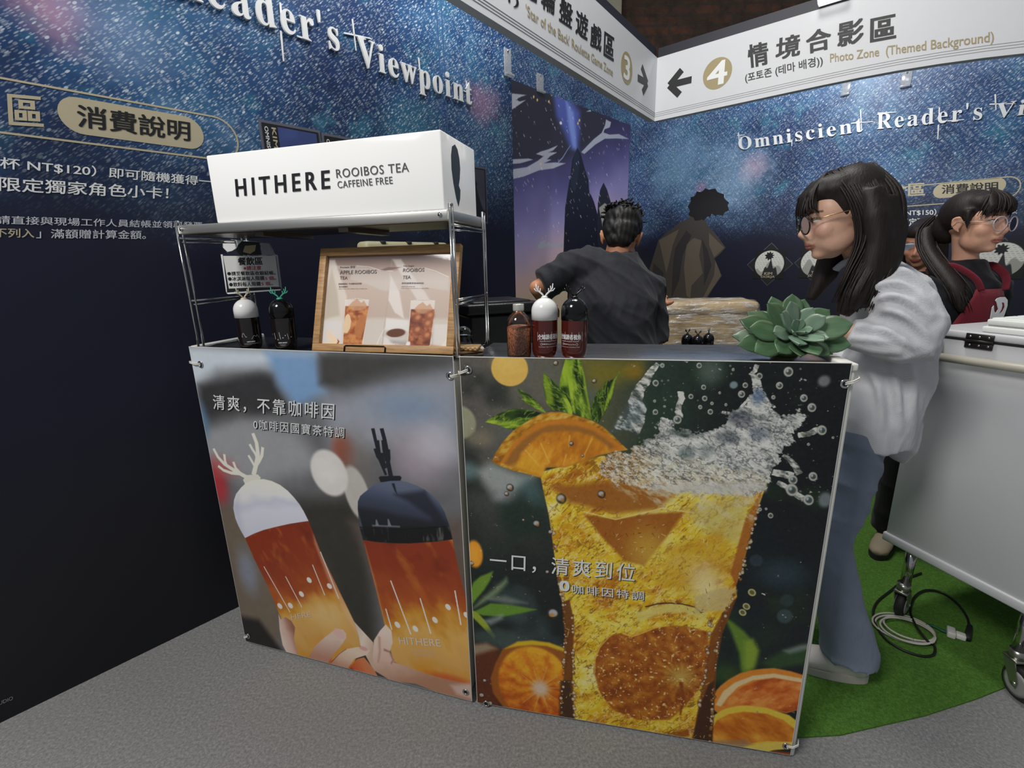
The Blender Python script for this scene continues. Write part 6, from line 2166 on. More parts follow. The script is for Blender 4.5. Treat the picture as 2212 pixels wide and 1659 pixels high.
for k, (dx, dy, sc_) in enumerate(((0, 0, 1.0), (6, 3, .93), (-3, -4, 1.05), (9, -2, .86))):
    pts = []
    for i in range(13):
        a = 2 * math.pi * i / 12 + 0.5 * k
        pts.append(tuple(level(1955 + dx + 64 * sc_ * math.cos(a) + 6 * math.sin(a), 1360 + dy + 27 * sc_ * math.sin(a) + 14 * math.cos(a), 0.010 + 0.0075 * (k % 2) + 0.004 * math.sin(a * 2 + k))))
    mb.tube(smooth_path(pts, 5), 0.0036, 8)
tag(obj('coiled_white_cable', mb, plain('white_cable_sheath', (186, 182, 172), 0.5)), 'white cable lying in a flat coil on the green carpet by the castor', 'cable')
mb = MB()
mb.tube(smooth_path(floorpts([(2000, 1350), (2015, 1352), (2035, 1362), (2046, 1366)], 0.012)), 0.0045, 8)
tag(obj('green_cable', mb, plain('green_cable_sheath', (20, 80, 60), 0.5)), 'short dark green cable end plugged into the white adapter', 'cable')
ap = level(2053, 1372, 0.0055)
ad = thing('plug_adapter', 'white plug adapter lying on the green carpet under the freezer', 'adapter', Matrix.Translation(Vector(ap)) @ Matrix.Rotation(0.9, 4, 'Z'))
mb = MB()
mb.rbox((-0.022, -0.012, 0.0004), (0.022, 0.012, 0.024), 0.004, 2)
obj('adapter_body', mb, plain('adapter_white', (206, 204, 198), 0.4), ad)
mb = MB()
mb.rbox((-0.012, -0.040, 0.0004), (0.014, -0.0125, 0.020), 0.004, 2)
obj('socket_end', mb, plain('adapter_white_two', (216, 214, 208), 0.4), ad)
# ------------------------------------------------------------------ people
def J(px, py, y):
    return Vector(depth(px, py, y))


def ering(mb, rings, n=24, mi=0):
    """closed skin over rings: (centre, vector a, vector b) half axes"""
    vs, fs = [], []
    for c, a, b in rings:
        c, a, b = Vector(c), Vector(a), Vector(b)
        for k in range(n):
            t = 2 * math.pi * k / n
            vs.append(c + a * math.cos(t) + b * math.sin(t))
    for i in range(len(rings) - 1):
        for k in range(n):
            k2 = (k + 1) % n
            fs.append((i * n + k, i * n + k2, (i + 1) * n + k2, (i + 1) * n + k))
    fs.append(tuple(range(n - 1, -1, -1)))
    fs.append(tuple(range((len(rings) - 1) * n, len(rings) * n)))
    return mb.add(vs, fs, mi, True)


def fuse(mb, voxel, smooth=6, fac=0.5):
    """one continuous skin over overlapping volumes -> vertices, quads"""
    me = mb.mesh('fuse', [])
    bm = bmesh.new()
    bm.from_mesh(me)
    bmesh.ops.recalc_face_normals(bm, faces=bm.faces[:])
    bm.to_mesh(me)
    bm.free()
    o = bpy.data.objects.new('fuse', me)
    COL.objects.link(o)
    r = o.modifiers.new('r', 'REMESH')
    r.mode, r.voxel_size = 'VOXEL', voxel
    s = o.modifiers.new('s', 'SMOOTH')
    s.iterations, s.factor = smooth, fac
    dg = bpy.context.evaluated_depsgraph_get()
    e = bpy.data.meshes.new_from_object(o.evaluated_get(dg))
    bpy.data.objects.remove(o)
    bpy.data.meshes.remove(me)
    for p in e.polygons:
        p.use_smooth = True
    return e


def verts_of(me):
    a = np.empty(len(me.vertices) * 3, np.float32)
    me.vertices.foreach_get('co', a)
    return a.reshape(-1, 3).astype(float)


def normals_of(me):
    a = np.empty(len(me.vertices) * 3, np.float32)
    me.vertices.foreach_get('normal', a)
    return a.reshape(-1, 3).astype(float)


def set_verts(me, v):
    me.vertices.foreach_set('co', v.astype(np.float32).ravel())
    me.update()


def color_attr(me, cols):
    ca = me.color_attributes.new('print', 'FLOAT_COLOR', 'POINT')
    L = np.ones((len(me.vertices), 4), np.float32)
    L[:, :3] = np.clip(lin(cols), 0, 1)
    ca.data.foreach_set('color', L.ravel())


def folds(me, amp, fr, seed=0, dirs=None):
    """cloth folds: gentle warped ridges along the normal"""
    v, n = verts_of(me), normals_of(me)
    rs = np.random.RandomState(seed)
    d = np.zeros(len(v))
    for k in range(3):
        a = rs.randn(3) if dirs is None else np.array(dirs) + rs.randn(3) * 0.35
        a /= np.linalg.norm(a)
        b = rs.randn(3)
        b /= np.linalg.norm(b)
        w = fr * (0.6 + 0.9 * rs.rand())
        ph = v @ a * w + 1.4 * np.sin(v @ b * w * 0.45 + rs.rand() * 6) + rs.rand() * 6
        d += (1 - np.abs(np.sin(ph))) ** 2 - 0.35
    set_verts(me, v + n * (d * amp / 1.6)[:, None])


def head_parts(mb, H, f, r, u, s=1.0):
    """skull, face, nose, lips, ears round head centre H"""
    B = Matrix((r, f, u)).transposed()
    P = lambda x, y, z: H + B @ Vector((x * s, y * s, z * s))

    def E(c, rad):
        mb.ell(P(*c), [k * s for k in rad], 20, 14, 0, B)
    E((0, -0.018, 0.032), (0.074, 0.094, 0.086))
    E((0, 0.030, 0.020), (0.066, 0.062, 0.070))
    E((0, 0.038, -0.036), (0.061, 0.056, 0.078))
    E((0, 0.066, -0.093), (0.024, 0.024, 0.018))
    for g in (-1, 1):
        E((g * 0.034, 0.030, -0.060), (0.026, 0.046, 0.040))
        E((g * 0.036, 0.058, -0.028), (0.028, 0.028, 0.030))
        E((g * 0.031, 0.082, 0.003), (0.014, 0.010, 0.009))
        E((g * 0.011, 0.100, -0.037), (0.008, 0.009, 0.007))
        # ear: rim, bowl, lobe
        mb.tube([P(g * 0.070, 0.004, 0.014), P(g * 0.080, -0.004, 0.026), P(g * 0.086, -0.020, 0.022), P(g * 0.085, -0.024, 0.002), P(g * 0.078, -0.012, -0.020), P(g * 0.071, 0.000, -0.030)], [0.005 * s, 0.0055 * s, 0.0058 * s, 0.0055 * s, 0.0055 * s, 0.006 * s], 8)
        E((g * 0.074, -0.008, 0.0), (0.006, 0.016, 0.024))
    E((0, 0.084, 0.020), (0.046, 0.012, 0.010))
    mb.tube([P(0, 0.090, 0.014), P(0, 0.100, -0.008), P(0, 0.113, -0.030), P(0, 0.104, -0.040)], [0.006 * s, 0.0075 * s, 0.011 * s, 0.008 * s], 12)
    E((0, 0.090, -0.055), (0.026, 0.014, 0.014))
    E((0, 0.096, -0.0595), (0.021, 0.009, 0.0055))
    E((0, 0.095, -0.0705), (0.018, 0.010, 0.0065))
    return P, B


def hand_parts(mb, wr, d, up, s=1.0, curl=0.5, side=1):
    """palm, four unequal bent fingers and a thumb from its side"""
    d = Vector(d).normalized()
    up = (Vector(up) - d * Vector(up).dot(d)).normalized()
    x = d.cross(up) * side
    P = lambda a, b, c: wr + d * (a * s) + x * (b * s) + up * (c * s)
    mb.ell(P(0.048, 0, 0), (0.048 * s, 0.038 * s, 0.015 * s), 16, 10, 0, Matrix((d, x, up)).transposed())
    for k, (b, L, r) in enumerate(((-0.028, 0.062, 0.0080), (-0.0095, 0.074, 0.0085), (0.0095, 0.070, 0.0085), (0.028, 0.066, 0.0082))):
        c = curl * (1 + 0.12 * k)
        p = [P(0.080, b, 0)]
        a, z, ang = 0.080, 0.0, 0.0
        for seg_ in (0.45, 0.30, 0.25):
            ang += c * 0.75
            a += L * seg_ * math.cos(ang)
            z -= L * seg_ * math.sin(ang)
            p.append(P(a, b * 1.1, z))
        mb.tube(p, [r * s, r * s * .95, r * s * .88, r * s * .7], 10)
        mb.ell(p[-1], (r * s * .72,) * 3, 8, 6)
    p = [P(0.020, 0.030, -0.004), P(0.045, 0.052, -0.012), P(0.068, 0.060, -0.022), P(0.086, 0.056, -0.030)]
    mb.tube(p, [0.014 * s, 0.0115 * s, 0.0095 * s, 0.0075 * s], 10)
    mb.ell(p[-1], (0.0077 * s,) * 3, 8, 6)


def skin_colors(me, H, B, s, tone, lips=(150, 84, 78), brow=(44, 34, 30), eyes=True):
    v = verts_of(me)
    L = (v - np.array(H)) @ np.array(B) / s        # person's right, forward, up
    col = np.tile(np.array(tone, float), (len(v), 1))
    x, y, z = L[:, 0], L[:, 1], L[:, 2]
    head = (np.abs(x) < 0.1) & (np.abs(y) < 0.14) & (np.abs(z) < 0.14)
    near = lambda d, w: np.clip(1 - d / w, 0, 1) ** 0.8

    def put(m, c, op=1.0):
        nonlocal col
        m = (np.clip(m, 0, 1) * op * head)[:, None]
        col = col * (1 - m) + np.array(c, float) * m
    front = y > 0.05
    for g in (-1, 1):
        put(front * near(np.hypot((x - g * 0.040) / 0.022, (z + 0.030) / 0.016), 1.0), (214, 140, 124), 0.28)
    put(front * near(np.hypot(x / 0.014, (z + 0.034) / 0.012), 1), (208, 136, 120), 0.25)
    put(front * (np.hypot(x / 0.0235, (z + 0.0650) / 0.0125) < 1) * (y > 0.08), lips, 0.85)
    put(front * (np.hypot(x / 0.022, (z + 0.0648) / 0.0018) < 1), (92, 44, 42), 0.9)
    if eyes:
        for g in (-1, 1):
            ex = x - g * 0.031
            put(front * (np.hypot(ex / 0.0150, (z - 0.0045) / 0.0070) < 1), (206, 200, 196), 1)
            put(front * (np.hypot(ex / 0.0062, (z - 0.0045) / 0.0066) < 1), (38, 26, 22), 1)
            lid = 0.0045 + 0.0068 * np.sqrt(np.clip(1 - (ex / 0.0165) ** 2, 0, 1))
            put(front * (np.abs(ex) < 0.0165) * (np.abs(z - lid) < 0.0026), (36, 26, 24), 1)
            arc = 0.0245 + 0.003 * (1 - ((ex) / 0.02) ** 2)
            put(front * (np.abs(ex) < 0.0215) * near(np.abs(z - arc), 0.0042), brow, 0.85)
    color_attr(me, col)


def skin_mat():
    N = NT('skin')
    at = N.n('ShaderNodeVertexColor', layer_name='print').outputs[0]
    n = N.noise(60, 3)
    N.set(Base_Color=N.mix(N.smooth(n, 0.3, 0.7, 0, 0.12), at, rgb(176, 112, 90)), Roughness=0.48, Specular_IOR_Level=0.4, Subsurface_Weight=0.08, Subsurface_Scale=0.01)
    N.b.inputs['Subsurface Radius'].default_value = (1.0, 0.35, 0.2)
    return N.m


M_SKIN = skin_mat()


def hair_mat(name, c, sheen):
    N = NT(name)
    mp = N.n('ShaderNodeMapping', {'Vector': N.obco(), 'Scale': (1, 1, 0.06)})
    n = N.noise(190, 3, 0.6, mp.outputs[0])
    N.set(Base_Color=N.mix(n, rgb(*[k * 0.6 for k in c]), rgb(*[min(255, k * 1.5) for k in c])), Roughness=0.5, Specular_IOR_Level=0.28)
    N.bump(n, 0.35, 0.003)
    return N.m


M_HAIR = hair_mat('black_brown_hair', (30, 25, 23), 0.4)
M_HAIR2 = hair_mat('short_black_hair', (24, 23, 22), 0.4)


def cloth_mat(name, c, stripe=0.0, bump=0.25, scale=26, rough=0.85, c2=None):
    N = NT(name)
    b = rgb(*c)
    n = N.noise(scale * 0.6, 4, 0.6)
    fine = N.noise(500, 2)
    col = N.mix(n, tuple(k * 0.88 for k in b[:3]) + (1,), tuple(min(1, k * 1.08) for k in b[:3]) + (1,))
    if stripe:
        w = N.n('ShaderNodeTexWave', {'Vector': N.obco(), 'Scale': 105.0, 'Distortion': 1.2, 'Detail': 2.0}, wave_type='BANDS', bands_direction='DIAGONAL')
        col = N.mix(N.smooth(w.outputs[1], 0.55, 0.95, 0, stripe), col, rgb(*(c2 or c)))
    N.set(Base_Color=col, Roughness=rough, Specular_IOR_Level=0.2, Sheen_Weight=0.1)
    mp = N.n('ShaderNodeMapping', {'Vector': N.obco(), 'Rotation': (0.4, 0.7, 0.2), 'Scale': (1, 1, 0.4)})
    N.bump(N.math('ADD', N.noise(scale, 4, 0.55, mp.outputs[0]), N.math('MULTIPLY', fine, 0.12)), bump, 0.02)
    return N.m


def part_mesh(name, me, mat, parent):
    me.name = name
    me.materials.clear()
    me.materials.append(mat)
    return link(name, me, parent)


def px_of(v):
    d = v - CPOS
    z = d @ _F
    return 1106 + FPX * (d @ _R) / z, 829.5 - FPX * (d @ _U) / z


def creases(me, arcs, amp, width, y0, y1):
    """raise soft cloth ridges along surveyed fold lines on the side of the garment that shows"""
    v, n = verts_of(me), normals_of(me)
    X, Y = px_of(v)
    toward = np.clip(-(n * (v - CPOS)).sum(1) / np.linalg.norm(v - CPOS, axis=1), 0, 1)
    disp = np.zeros(len(v))
    for pts, a in arcs:
        P = np.array([[p.x, p.y] for p in smooth_path([Vector((x, y, 0)) for x, y in pts], 6)])
        best = np.full(len(v), 1e9)
        tt = np.zeros(len(v))
        m = len(P) - 1
        for k in range(m):
            e = P[k + 1] - P[k]
            t = np.clip(((X - P[k, 0]) * e[0] + (Y - P[k, 1]) * e[1]) / (e @ e), 0, 1)
            dd = np.hypot(X - P[k, 0] - t * e[0], Y - P[k, 1] - t * e[1])
            sel = dd < best
            best[sel] = dd[sel]
            tt[sel] = (k + t[sel]) / m
        env = np.sin(np.pi * np.clip(tt * 0.9 + 0.05, 0, 1)) ** 0.7
        disp += a * env * (np.exp(-(best / width) ** 2) - 0.55 * np.exp(-((best - 1.9 * width) / width) ** 2))
    near = (v[:, 1] < y1) & (v[:, 1] > y0)
    set_verts(me, v + n * (disp * amp * toward * near)[:, None])


def body_mesh(j, sex_s=1.0, voxel=0.0048, hands=True):
    """j: joints and head frame -> fused skin"""
    mb = MB()
    f, r, u = j['f'], j['r'], j['u']
    s = j['s']
    H = j['head']
    P, B = head_parts(mb, H, f, r, u, s)
    tr = Vector(j['tr']).normalized()       # torso right
    ax = (j['neck'] - j['pelvis']).normalized()
    tf = ax.cross(tr) * -1
    if tf.dot(Vector(j['tf'])) < 0:
        tf = -tf
    ch = j['chest']
    ering(mb, [(j['pelvis'] - ax * 0.05, tr * 0.095 * s, tf * 0.050 * s), (j['pelvis'] + ax * 0.02, tr * 0.110 * s, tf * 0.060 * s), (j['pelvis'].lerp(ch, 0.5), tr * 0.090 * s, tf * 0.055 * s), (ch - ax * 0.02, tr * 0.105 * s, tf * 0.062 * s), (ch + ax * 0.06, tr * 0.100 * s, tf * 0.055 * s), (j['neck'] - ax * 0.03, tr * 0.062 * s, tf * 0.048 * s)])
    mb.tube([j['neck'] - ax * 0.03, j['neck'].lerp(P(0, -0.025, -0.075), 0.5), P(0, -0.022, -0.04)], [0.056 * s * j.get('nk', 1), 0.048 * s * j.get('nk', 1), 0.050 * s * j.get('nk', 1)], 18)
    for k in ('L', 'R'):
        sh, el, wr = j['sh' + k], j['el' + k], j['wr' + k]
        shi = sh.lerp(ch, 0.18)
        mb.ell(shi, (0.042 * s,) * 3)
        mb.tube([shi, sh.lerp(el, 0.3), el], [0.036 * s, 0.036 * s, 0.032 * s], 16)
        mb.tube([el, el.lerp(wr, 0.35), wr], [0.033 * s, 0.034 * s, 0.024 * s], 16)
        mb.ell(el, (0.033 * s,) * 3)
        if hands:
            hand_parts(mb, wr, wr - el, j.get('palm' + k, Vector((0, 0, 1))), s * 0.95, 0.55, 1 if k == 'R' else -1)
        hp, kn, an = j['hp' + k], j['kn' + k], j['an' + k]
        mb.tube([hp, hp.lerp(kn, 0.5), kn], [0.066 * s, 0.058 * s, 0.046 * s], 18)
        mb.tube([kn, kn.lerp(an, 0.35), an], [0.052 * s, 0.050 * s, 0.034 * s], 16)
        mb.ell(kn, (0.047 * s,) * 3)
        td = Vector(j['toe' + k])
        mb.tube([an + Vector((0, 0, -0.01)), an + td * 0.06 + Vector((0, 0, -0.035)), an + td * 0.15 + Vector((0, 0, -0.05))], [0.034 * s, 0.032 * s, 0.022 * s], 12)
    return fuse(mb, voxel, 7, 0.5), B


def shoe_mesh(an, td, s=1.0, h=0.0055):
    """low trainer: upper and sole under ankle an pointing along td"""
    td = Vector((td.x, td.y, 0)).normalized()
    sd = td.cross(Vector((0, 0, 1)))
    g = Vector((an.x, an.y, h))
    up = Vector((0, 0, 1))
    a = MB()
    ering(a, [(g - td * 0.062 + up * 0.050, sd * 0.022, up * 0.030), (g - td * 0.045 + up * 0.055, sd * 0.034, up * 0.042), (g + td * 0.02 + up * 0.052, sd * 0.037, up * 0.042), (g + td * 0.10 + up * 0.040, sd * 0.043, up * 0.030), (g + td * 0.160 + up * 0.034, sd * 0.038, up * 0.022), (g + td * 0.185 + up * 0.030, sd * 0.018, up * 0.012)])
    a.tube([g + up * 0.05, g + up * 0.095], [0.040, 0.042], 16)
    b = MB()
    P2 = []
    for k in range(28):
        t = 2 * math.pi * k / 28
        w = 0.043 + 0.007 * math.cos(t)
        q = g + td * (0.060 + 0.132 * math.cos(t)) + sd * (w * math.sin(t))
        P2.append((q.x, q.y))
    b.prism(P2, h + 0.0005, h + 0.026)
    return fuse(a, 0.006, 4), b


def person(name, label, foot):
    T = thing('person', label, 'person', None)
    T.location = foot
    bpy.context.view_layer.update()
    return T


def attach(o, T):
    o.parent = T
    o.matrix_parent_inverse = Matrix.Translation(-Vector(T.location))
    return o


def nrm(*a):
    return Vector(a).normalized()


def head_frame(f, roll=0.0):
    f = Vector(f).normalized()
    r = f.cross(Vector((0, 0, 1))).normalized()
    u = r.cross(f).normalized()
    if roll:
        R = Matrix.Rotation(roll, 3, f)
        r, u = R @ r, R @ u
    return f, r, u


def strands(guides_a, guides_b, n, r0, jit, seed, mb=None, layers=1, dy=0.0, npts=7):
    """tapered locks between two guide curves (lists of points)"""
    mb = mb or MB()
    rs = np.random.RandomState(seed)
    A = smooth_path(guides_a, 4)
    Bq = smooth_path(guides_b, 4)
    m = len(A)
    for k in range(n):
        t = (k + rs.rand() * 0.8) / n
        off = Vector(rs.randn(3) * jit)
        ph = rs.rand() * 6
        ln = 0.82 + 0.18 * rs.rand()
        pts = []
        for i in range(m):
            q = i / (m - 1)
            p = A[i].lerp(Bq[i], t) + off * (0.3 + q) + Vector((math.sin(q * 5 + ph), math.cos(q * 4 + ph), 0)) * (jit * 0.8 * q)
            p.y += dy * rs.rand() * 0.2
            pts.append(p)
        pts = pts[:max(4, int(m * ln))]
        mm = len(pts)
        mb.tube(pts, [r0 * (0.75 + 0.35 * math.sin(math.pi * min(1, i / mm * 1.4))) * (1 if i < mm - 2 else 0.35) for i in range(mm)], 6)
    return mb


# ================================================= the woman in the grey shirt
def woman_grey():
    y0 = 1.40
    T = person('person', 'woman in a pale grey striped shirt with long dark hair, walking beside the counter', Vector(level(1835, 1478, 0.0)))
    f, r, u = head_frame((-0.95, 0.27, -0.20), 0.0)
    H = J(1822, 466, y0)
    s = 0.97
    tf = nrm(-0.88, 0.47, 0)
    tr = tf.cross(Vector((0, 0, 1)))
    chest, pelvis, neck = J(1920, 690, y0 + 0.03), J(1842, 940, y0 + 0.0), J(1880, 575, y0 + 0.02)
    L = -tr                                   # her left, towards the camera
    j = dict(f=f, r=r, u=u, s=s, head=H, chest=chest, pelvis=pelvis, neck=neck, tr=tr, tf=tf)
    j['shL'] = neck + L * 0.165 + Vector((0.035, 0, -0.060))
    j['shR'] = neck - L * 0.135 + Vector((0.02, 0, -0.045))
    j['elL'], j['wrL'] = J(1992, 735, 1.215), J(1822, 716, 1.300)
    j['elR'], j['wrR'] = j['shR'] + Vector((0.01, 0.02, -0.23)), j['shR'] + Vector((-0.20, 0.05, -0.25))
    j['hpL'], j['hpR'] = pelvis + L * 0.075 + Vector((0, 0, -0.04)), pelvis - L * 0.075 + Vector((0, 0, -0.04))
    j['knL'], j['anL'] = J(1786, 1175, 1.30), J(1834, 1415, 1.27)
    j['anL'].z = max(j['anL'].z, 0.075)
    j['knR'] = j['hpR'] + Vector((-0.10, 0.03, -0.40))
    j['anR'] = Vector((j['knR'].x - 0.06, j['knR'].y + 0.04, 0.09))
    td = nrm(-0.90, 0.42, 0)
    j['toeL'] = j['toeR'] = td
    me, B = body_mesh(j)
    skin_colors(me, H, B, s, (218, 174, 150), (176, 110, 100))
    body = attach(part_mesh('body', me, M_SKIN, None), T)
    # shirt
    mb = MB()
    up = Vector((0, 0, 1))
    W_ = lambda px, py, y, a, b: (J(px, py, y), tf * a, tr * b)
    ering(mb, [W_(1880, 556, y0 + 0.02, 0.062, 0.066), W_(1895, 572, y0 + 0.02, 0.080, 0.105), W_(1912, 600, y0 + 0.03, 0.105, 0.150), W_(1920, 660, y0 + 0.03, 0.128, 0.165), W_(1930, 740, y0 + 0.03, 0.118, 0.160), W_(1904, 820, y0 + 0.02, 0.126, 0.160), W_(1876, 890, y0 + 0.01, 0.128, 0.168), W_(1862, 944, y0 + 0.01, 0.126, 0.172)])
    mb.tube([j['shL'] + Vector((0.0, 0.03, 0.01)), j['shL'].lerp(j['elL'], 0.4) + Vector((0.008, 0, 0)), j['elL'].lerp(j['shL'], .12) + Vector((0.004, 0, 0)), j['elL'] + Vector((0.0, 0.0, -0.006)), j['elL'].lerp(j['wrL'], 0.25) + Vector((0, 0, -0.012)), j['elL'].lerp(j['wrL'], 0.6) + Vector((0, 0, -0.006)), j['wrL'].lerp(j['elL'], .06)], [0.072, 0.072, 0.066, 0.064, 0.060, 0.052, 0.045], 20)
    mb.tube([j['shR'], j['elR'], j['wrR'].lerp(j['elR'], .1)], [0.072, 0.062, 0.048], 18)
    # back tail of the hem
    ering(mb, [W_(1905, 900, y0 + 0.0, 0.10, 0.13), W_(1925, 950, y0 + 0.0, 0.070, 0.115), W_(1942, 990, y0 + 0.0, 0.026, 0.06)])
    sm = fuse(mb, 0.0075, 5)
    folds(sm, 0.009, 15, 3, (0.5, 0.2, 0.9))
    folds(sm, 0.004, 36, 8, (0.7, 0.2, 0.6))
    creases(sm, [([(1868, 668), (1915, 640), (1965, 650), (2005, 690)], 1.0), ([(1862, 700), (1910, 668), (1968, 690), (2008, 730)], 0.9), ([(1880, 622), (1940, 612), (1990, 640), (2018, 680)], 0.8), ([(1905, 712), (1940, 726), (1975, 752)], 0.9),
                 ([(1835, 700), (1885, 706), (1930, 722)], 0.7), ([(1832, 728), (1890, 736), (1950, 742)], 0.8), ([(1845, 750), (1900, 758), (1955, 760)], 0.7), ([(1905, 570), (1955, 585), (2000, 620)], 0.7),
                 ([(1880, 800), (1900, 850), (1905, 920)], 0.7), ([(1925, 790), (1940, 850), (1945, 930)], 0.8), ([(1965, 780), (1975, 840), (1968, 910)], 0.7)], 0.013, 9.0, 1.05, 1.62)
    shirt = attach(part_mesh('shirt', sm, cloth_mat('grey_striped_linen', (206, 207, 211), 0.30, 0.3, 16, 0.9, (172, 174, 184)), None), T)
    mb = MB()
    col = [j['neck'] + tf * a + tr * b + up * c for a, b, c in ((0.085, 0.0, -0.01), (0.06, -0.06, 0.02), (-0.01, -0.082, 0.045), (-0.07, -0.04, 0.05), (-0.08, 0.0, 0.052), (-0.07, 0.04, 0.05), (-0.01, 0.082, 0.045), (0.06, 0.06, 0.02), (0.085, 0.0, -0.01))]
    mb.tube(smooth_path(col, 4), 0.013, 8, flat=0.45)
    c = obj('collar', mb, cloth_mat('grey_linen_collar', (178, 188, 202), 0, 0.3, 30), None)
    attach(c, T)
    # jeans
    mb = MB()
    ering(mb, [(pelvis + up * 0.05, tf * 0.085, tr * 0.140), (pelvis - up * 0.02, tf * 0.088, tr * 0.150), (pelvis - up * 0.09, tf * 0.080, tr * 0.14)])
    lean = Vector((-0.005, 0, 0))
    mb.tube([j['hpL'] + lean, j['hpL'].lerp(j['knL'], 0.5), j['knL'], j['knL'].lerp(j['anL'], 0.5) + Vector((0.0, 0, 0)), j['anL'] + Vector((0.0, 0, 0.02)), j['anL'] + Vector((-0.004, 0, 0.0))], [0.082, 0.080, 0.066, 0.070, 0.082, 0.088], 22)
    mb.tube([j['hpR'], j['hpR'].lerp(j['knR'], 0.5), j['knR'], j['knR'].lerp(j['anR'], 0.5), j['anR'] + Vector((0, 0, -0.03))], [0.098, 0.09, 0.078, 0.078, 0.088], 20)
    jm = fuse(mb, 0.008, 5)
    folds(jm, 0.010, 22, 5, (0.6, 0.2, 0.7))
    attach(part_mesh('jeans', jm, cloth_mat('blue_grey_denim', (124, 134, 152), 0, 0.35, 26, 0.9), None), T)
    M_SHOE = plain('white_trainer', (214, 208, 202), 0.6)
    for k in ('L', 'R'):
        an = j['an' + k]
        a, b = shoe_mesh(an + td * 0.01, td, 1.0)
        attach(part_mesh('shoe', a, M_SHOE, None), T)
        attach(obj('shoe_sole', b, plain('pale_sole', (190, 184, 178), 0.7), None), T)
    # hair: mass, side curtain, fringe, locks
    Bm = Matrix((r, f, u)).transposed()
    P = lambda x, y, z: H + Bm @ Vector((x, y, z))
    mb = MB()
    mb.ell(P(0, -0.026, 0.044), (0.084, 0.088, 0.088), 24, 16, 0, Bm)
    mb.ell(P(0, 0.010, 0.074), (0.072, 0.074, 0.050), 24, 16, 0, Bm)
    mb.ell(P(0, -0.062, -0.01), (0.080, 0.050, 0.10), 24, 16, 0, Bm)
    mb.tube([P(-0.066, -0.040, 0.05), P(-0.080, -0.042, -0.02), P(-0.086, -0.044, -0.09), P(-0.09, -0.02, -0.16), P(-0.10, 0.03, -0.22), P(-0.10, 0.055, -0.262)], [0.034, 0.040, 0.042, 0.042, 0.036, 0.018], 14, flat=1.0)
    mb.tube([P(-0.05, -0.070, 0.02), P(-0.06, -0.076, -0.06), P(-0.08, -0.055, -0.13), P(-0.095, -0.01, -0.21), P(-0.10, 0.01, -0.25)], [0.046, 0.046, 0.044, 0.036, 0.016], 14)
    mb.tube([P(0.07, -0.02, 0.05), P(0.085, -0.01, -0.06), P(0.09, 0.03, -0.16), P(0.08, 0.08, -0.23)], [0.034, 0.038, 0.034, 0.014], 12)
    mb.tube([P(-0.02, 0.045, 0.098), P(-0.035, 0.085, 0.070), P(-0.046, 0.094, 0.036)], [0.024, 0.016, 0.007], 12)
    mb.tube([P(0.03, 0.045, 0.098), P(0.045, 0.085, 0.070), P(0.055, 0.092, 0.030)], [0.024, 0.016, 0.007], 12)
    hm = fuse(mb, 0.006, 6)
    hair = attach(part_mesh('hair', hm, M_HAIR, None), T)
    mb = MB()
    strands([P(-0.02, 0.02, 0.124), P(-0.076, 0.012, 0.06), P(-0.092, -0.004, -0.02), P(-0.098, 0.002, -0.10), P(-0.115, 0.055, -0.19), P(-0.11, 0.075, -0.275)], [P(-0.01, -0.075, 0.120), P(-0.07, -0.104, 0.04), P(-0.085, -0.104, -0.04), P(-0.10, -0.080, -0.12), P(-0.125, -0.03, -0.20), P(-0.115, 0.000, -0.265)], 90, 0.0040, 0.004, 3, mb)
    strands([P(-0.02, 0.035, 0.122), P(-0.068, 0.022, 0.074), P(-0.088, 0.006, 0.01), P(-0.094, 0.006, -0.07), P(-0.105, 0.045, -0.15), P(-0.10, 0.085, -0.24)], [P(-0.02, -0.04, 0.128), P(-0.084, -0.05, 0.05), P(-0.100, -0.06, -0.03), P(-0.108, -0.05, -0.11), P(-0.13, 0.01, -0.20), P(-0.115, 0.035, -0.275)], 60, 0.0032, 0.006, 5, mb)
    strands([P(-0.01, 0.03, 0.124), P(-0.03, 0.082, 0.082), P(-0.044, 0.104, 0.036), P(-0.050, 0.100, 0.018)], [P(0.03, 0.03, 0.124), P(0.045, 0.082, 0.082), P(0.058, 0.094, 0.036), P(0.066, 0.084, 0.010)], 26, 0.0030, 0.003, 7, mb)
    strands([P(-0.01, 0.03, 0.124), P(-0.05, 0.070, 0.082), P(-0.064, 0.078, 0.040), P(-0.070, 0.066, 0.018)], [P(-0.01, 0.03, 0.124), P(-0.03, 0.088, 0.082), P(-0.042, 0.104, 0.040), P(-0.048, 0.102, 0.022)], 16, 0.0028, 0.003, 9, mb)
    attach(obj('hair_locks', mb, M_HAIR, None), T)['kind'] = 'stuff'
    glasses(P, T, 0.0265, 0.031, 0.109, -0.003, plain('black_frame', (22, 20, 20), 0.3), plain('gold_temple', (180, 156, 110), 0.25, 1.0))
    return T


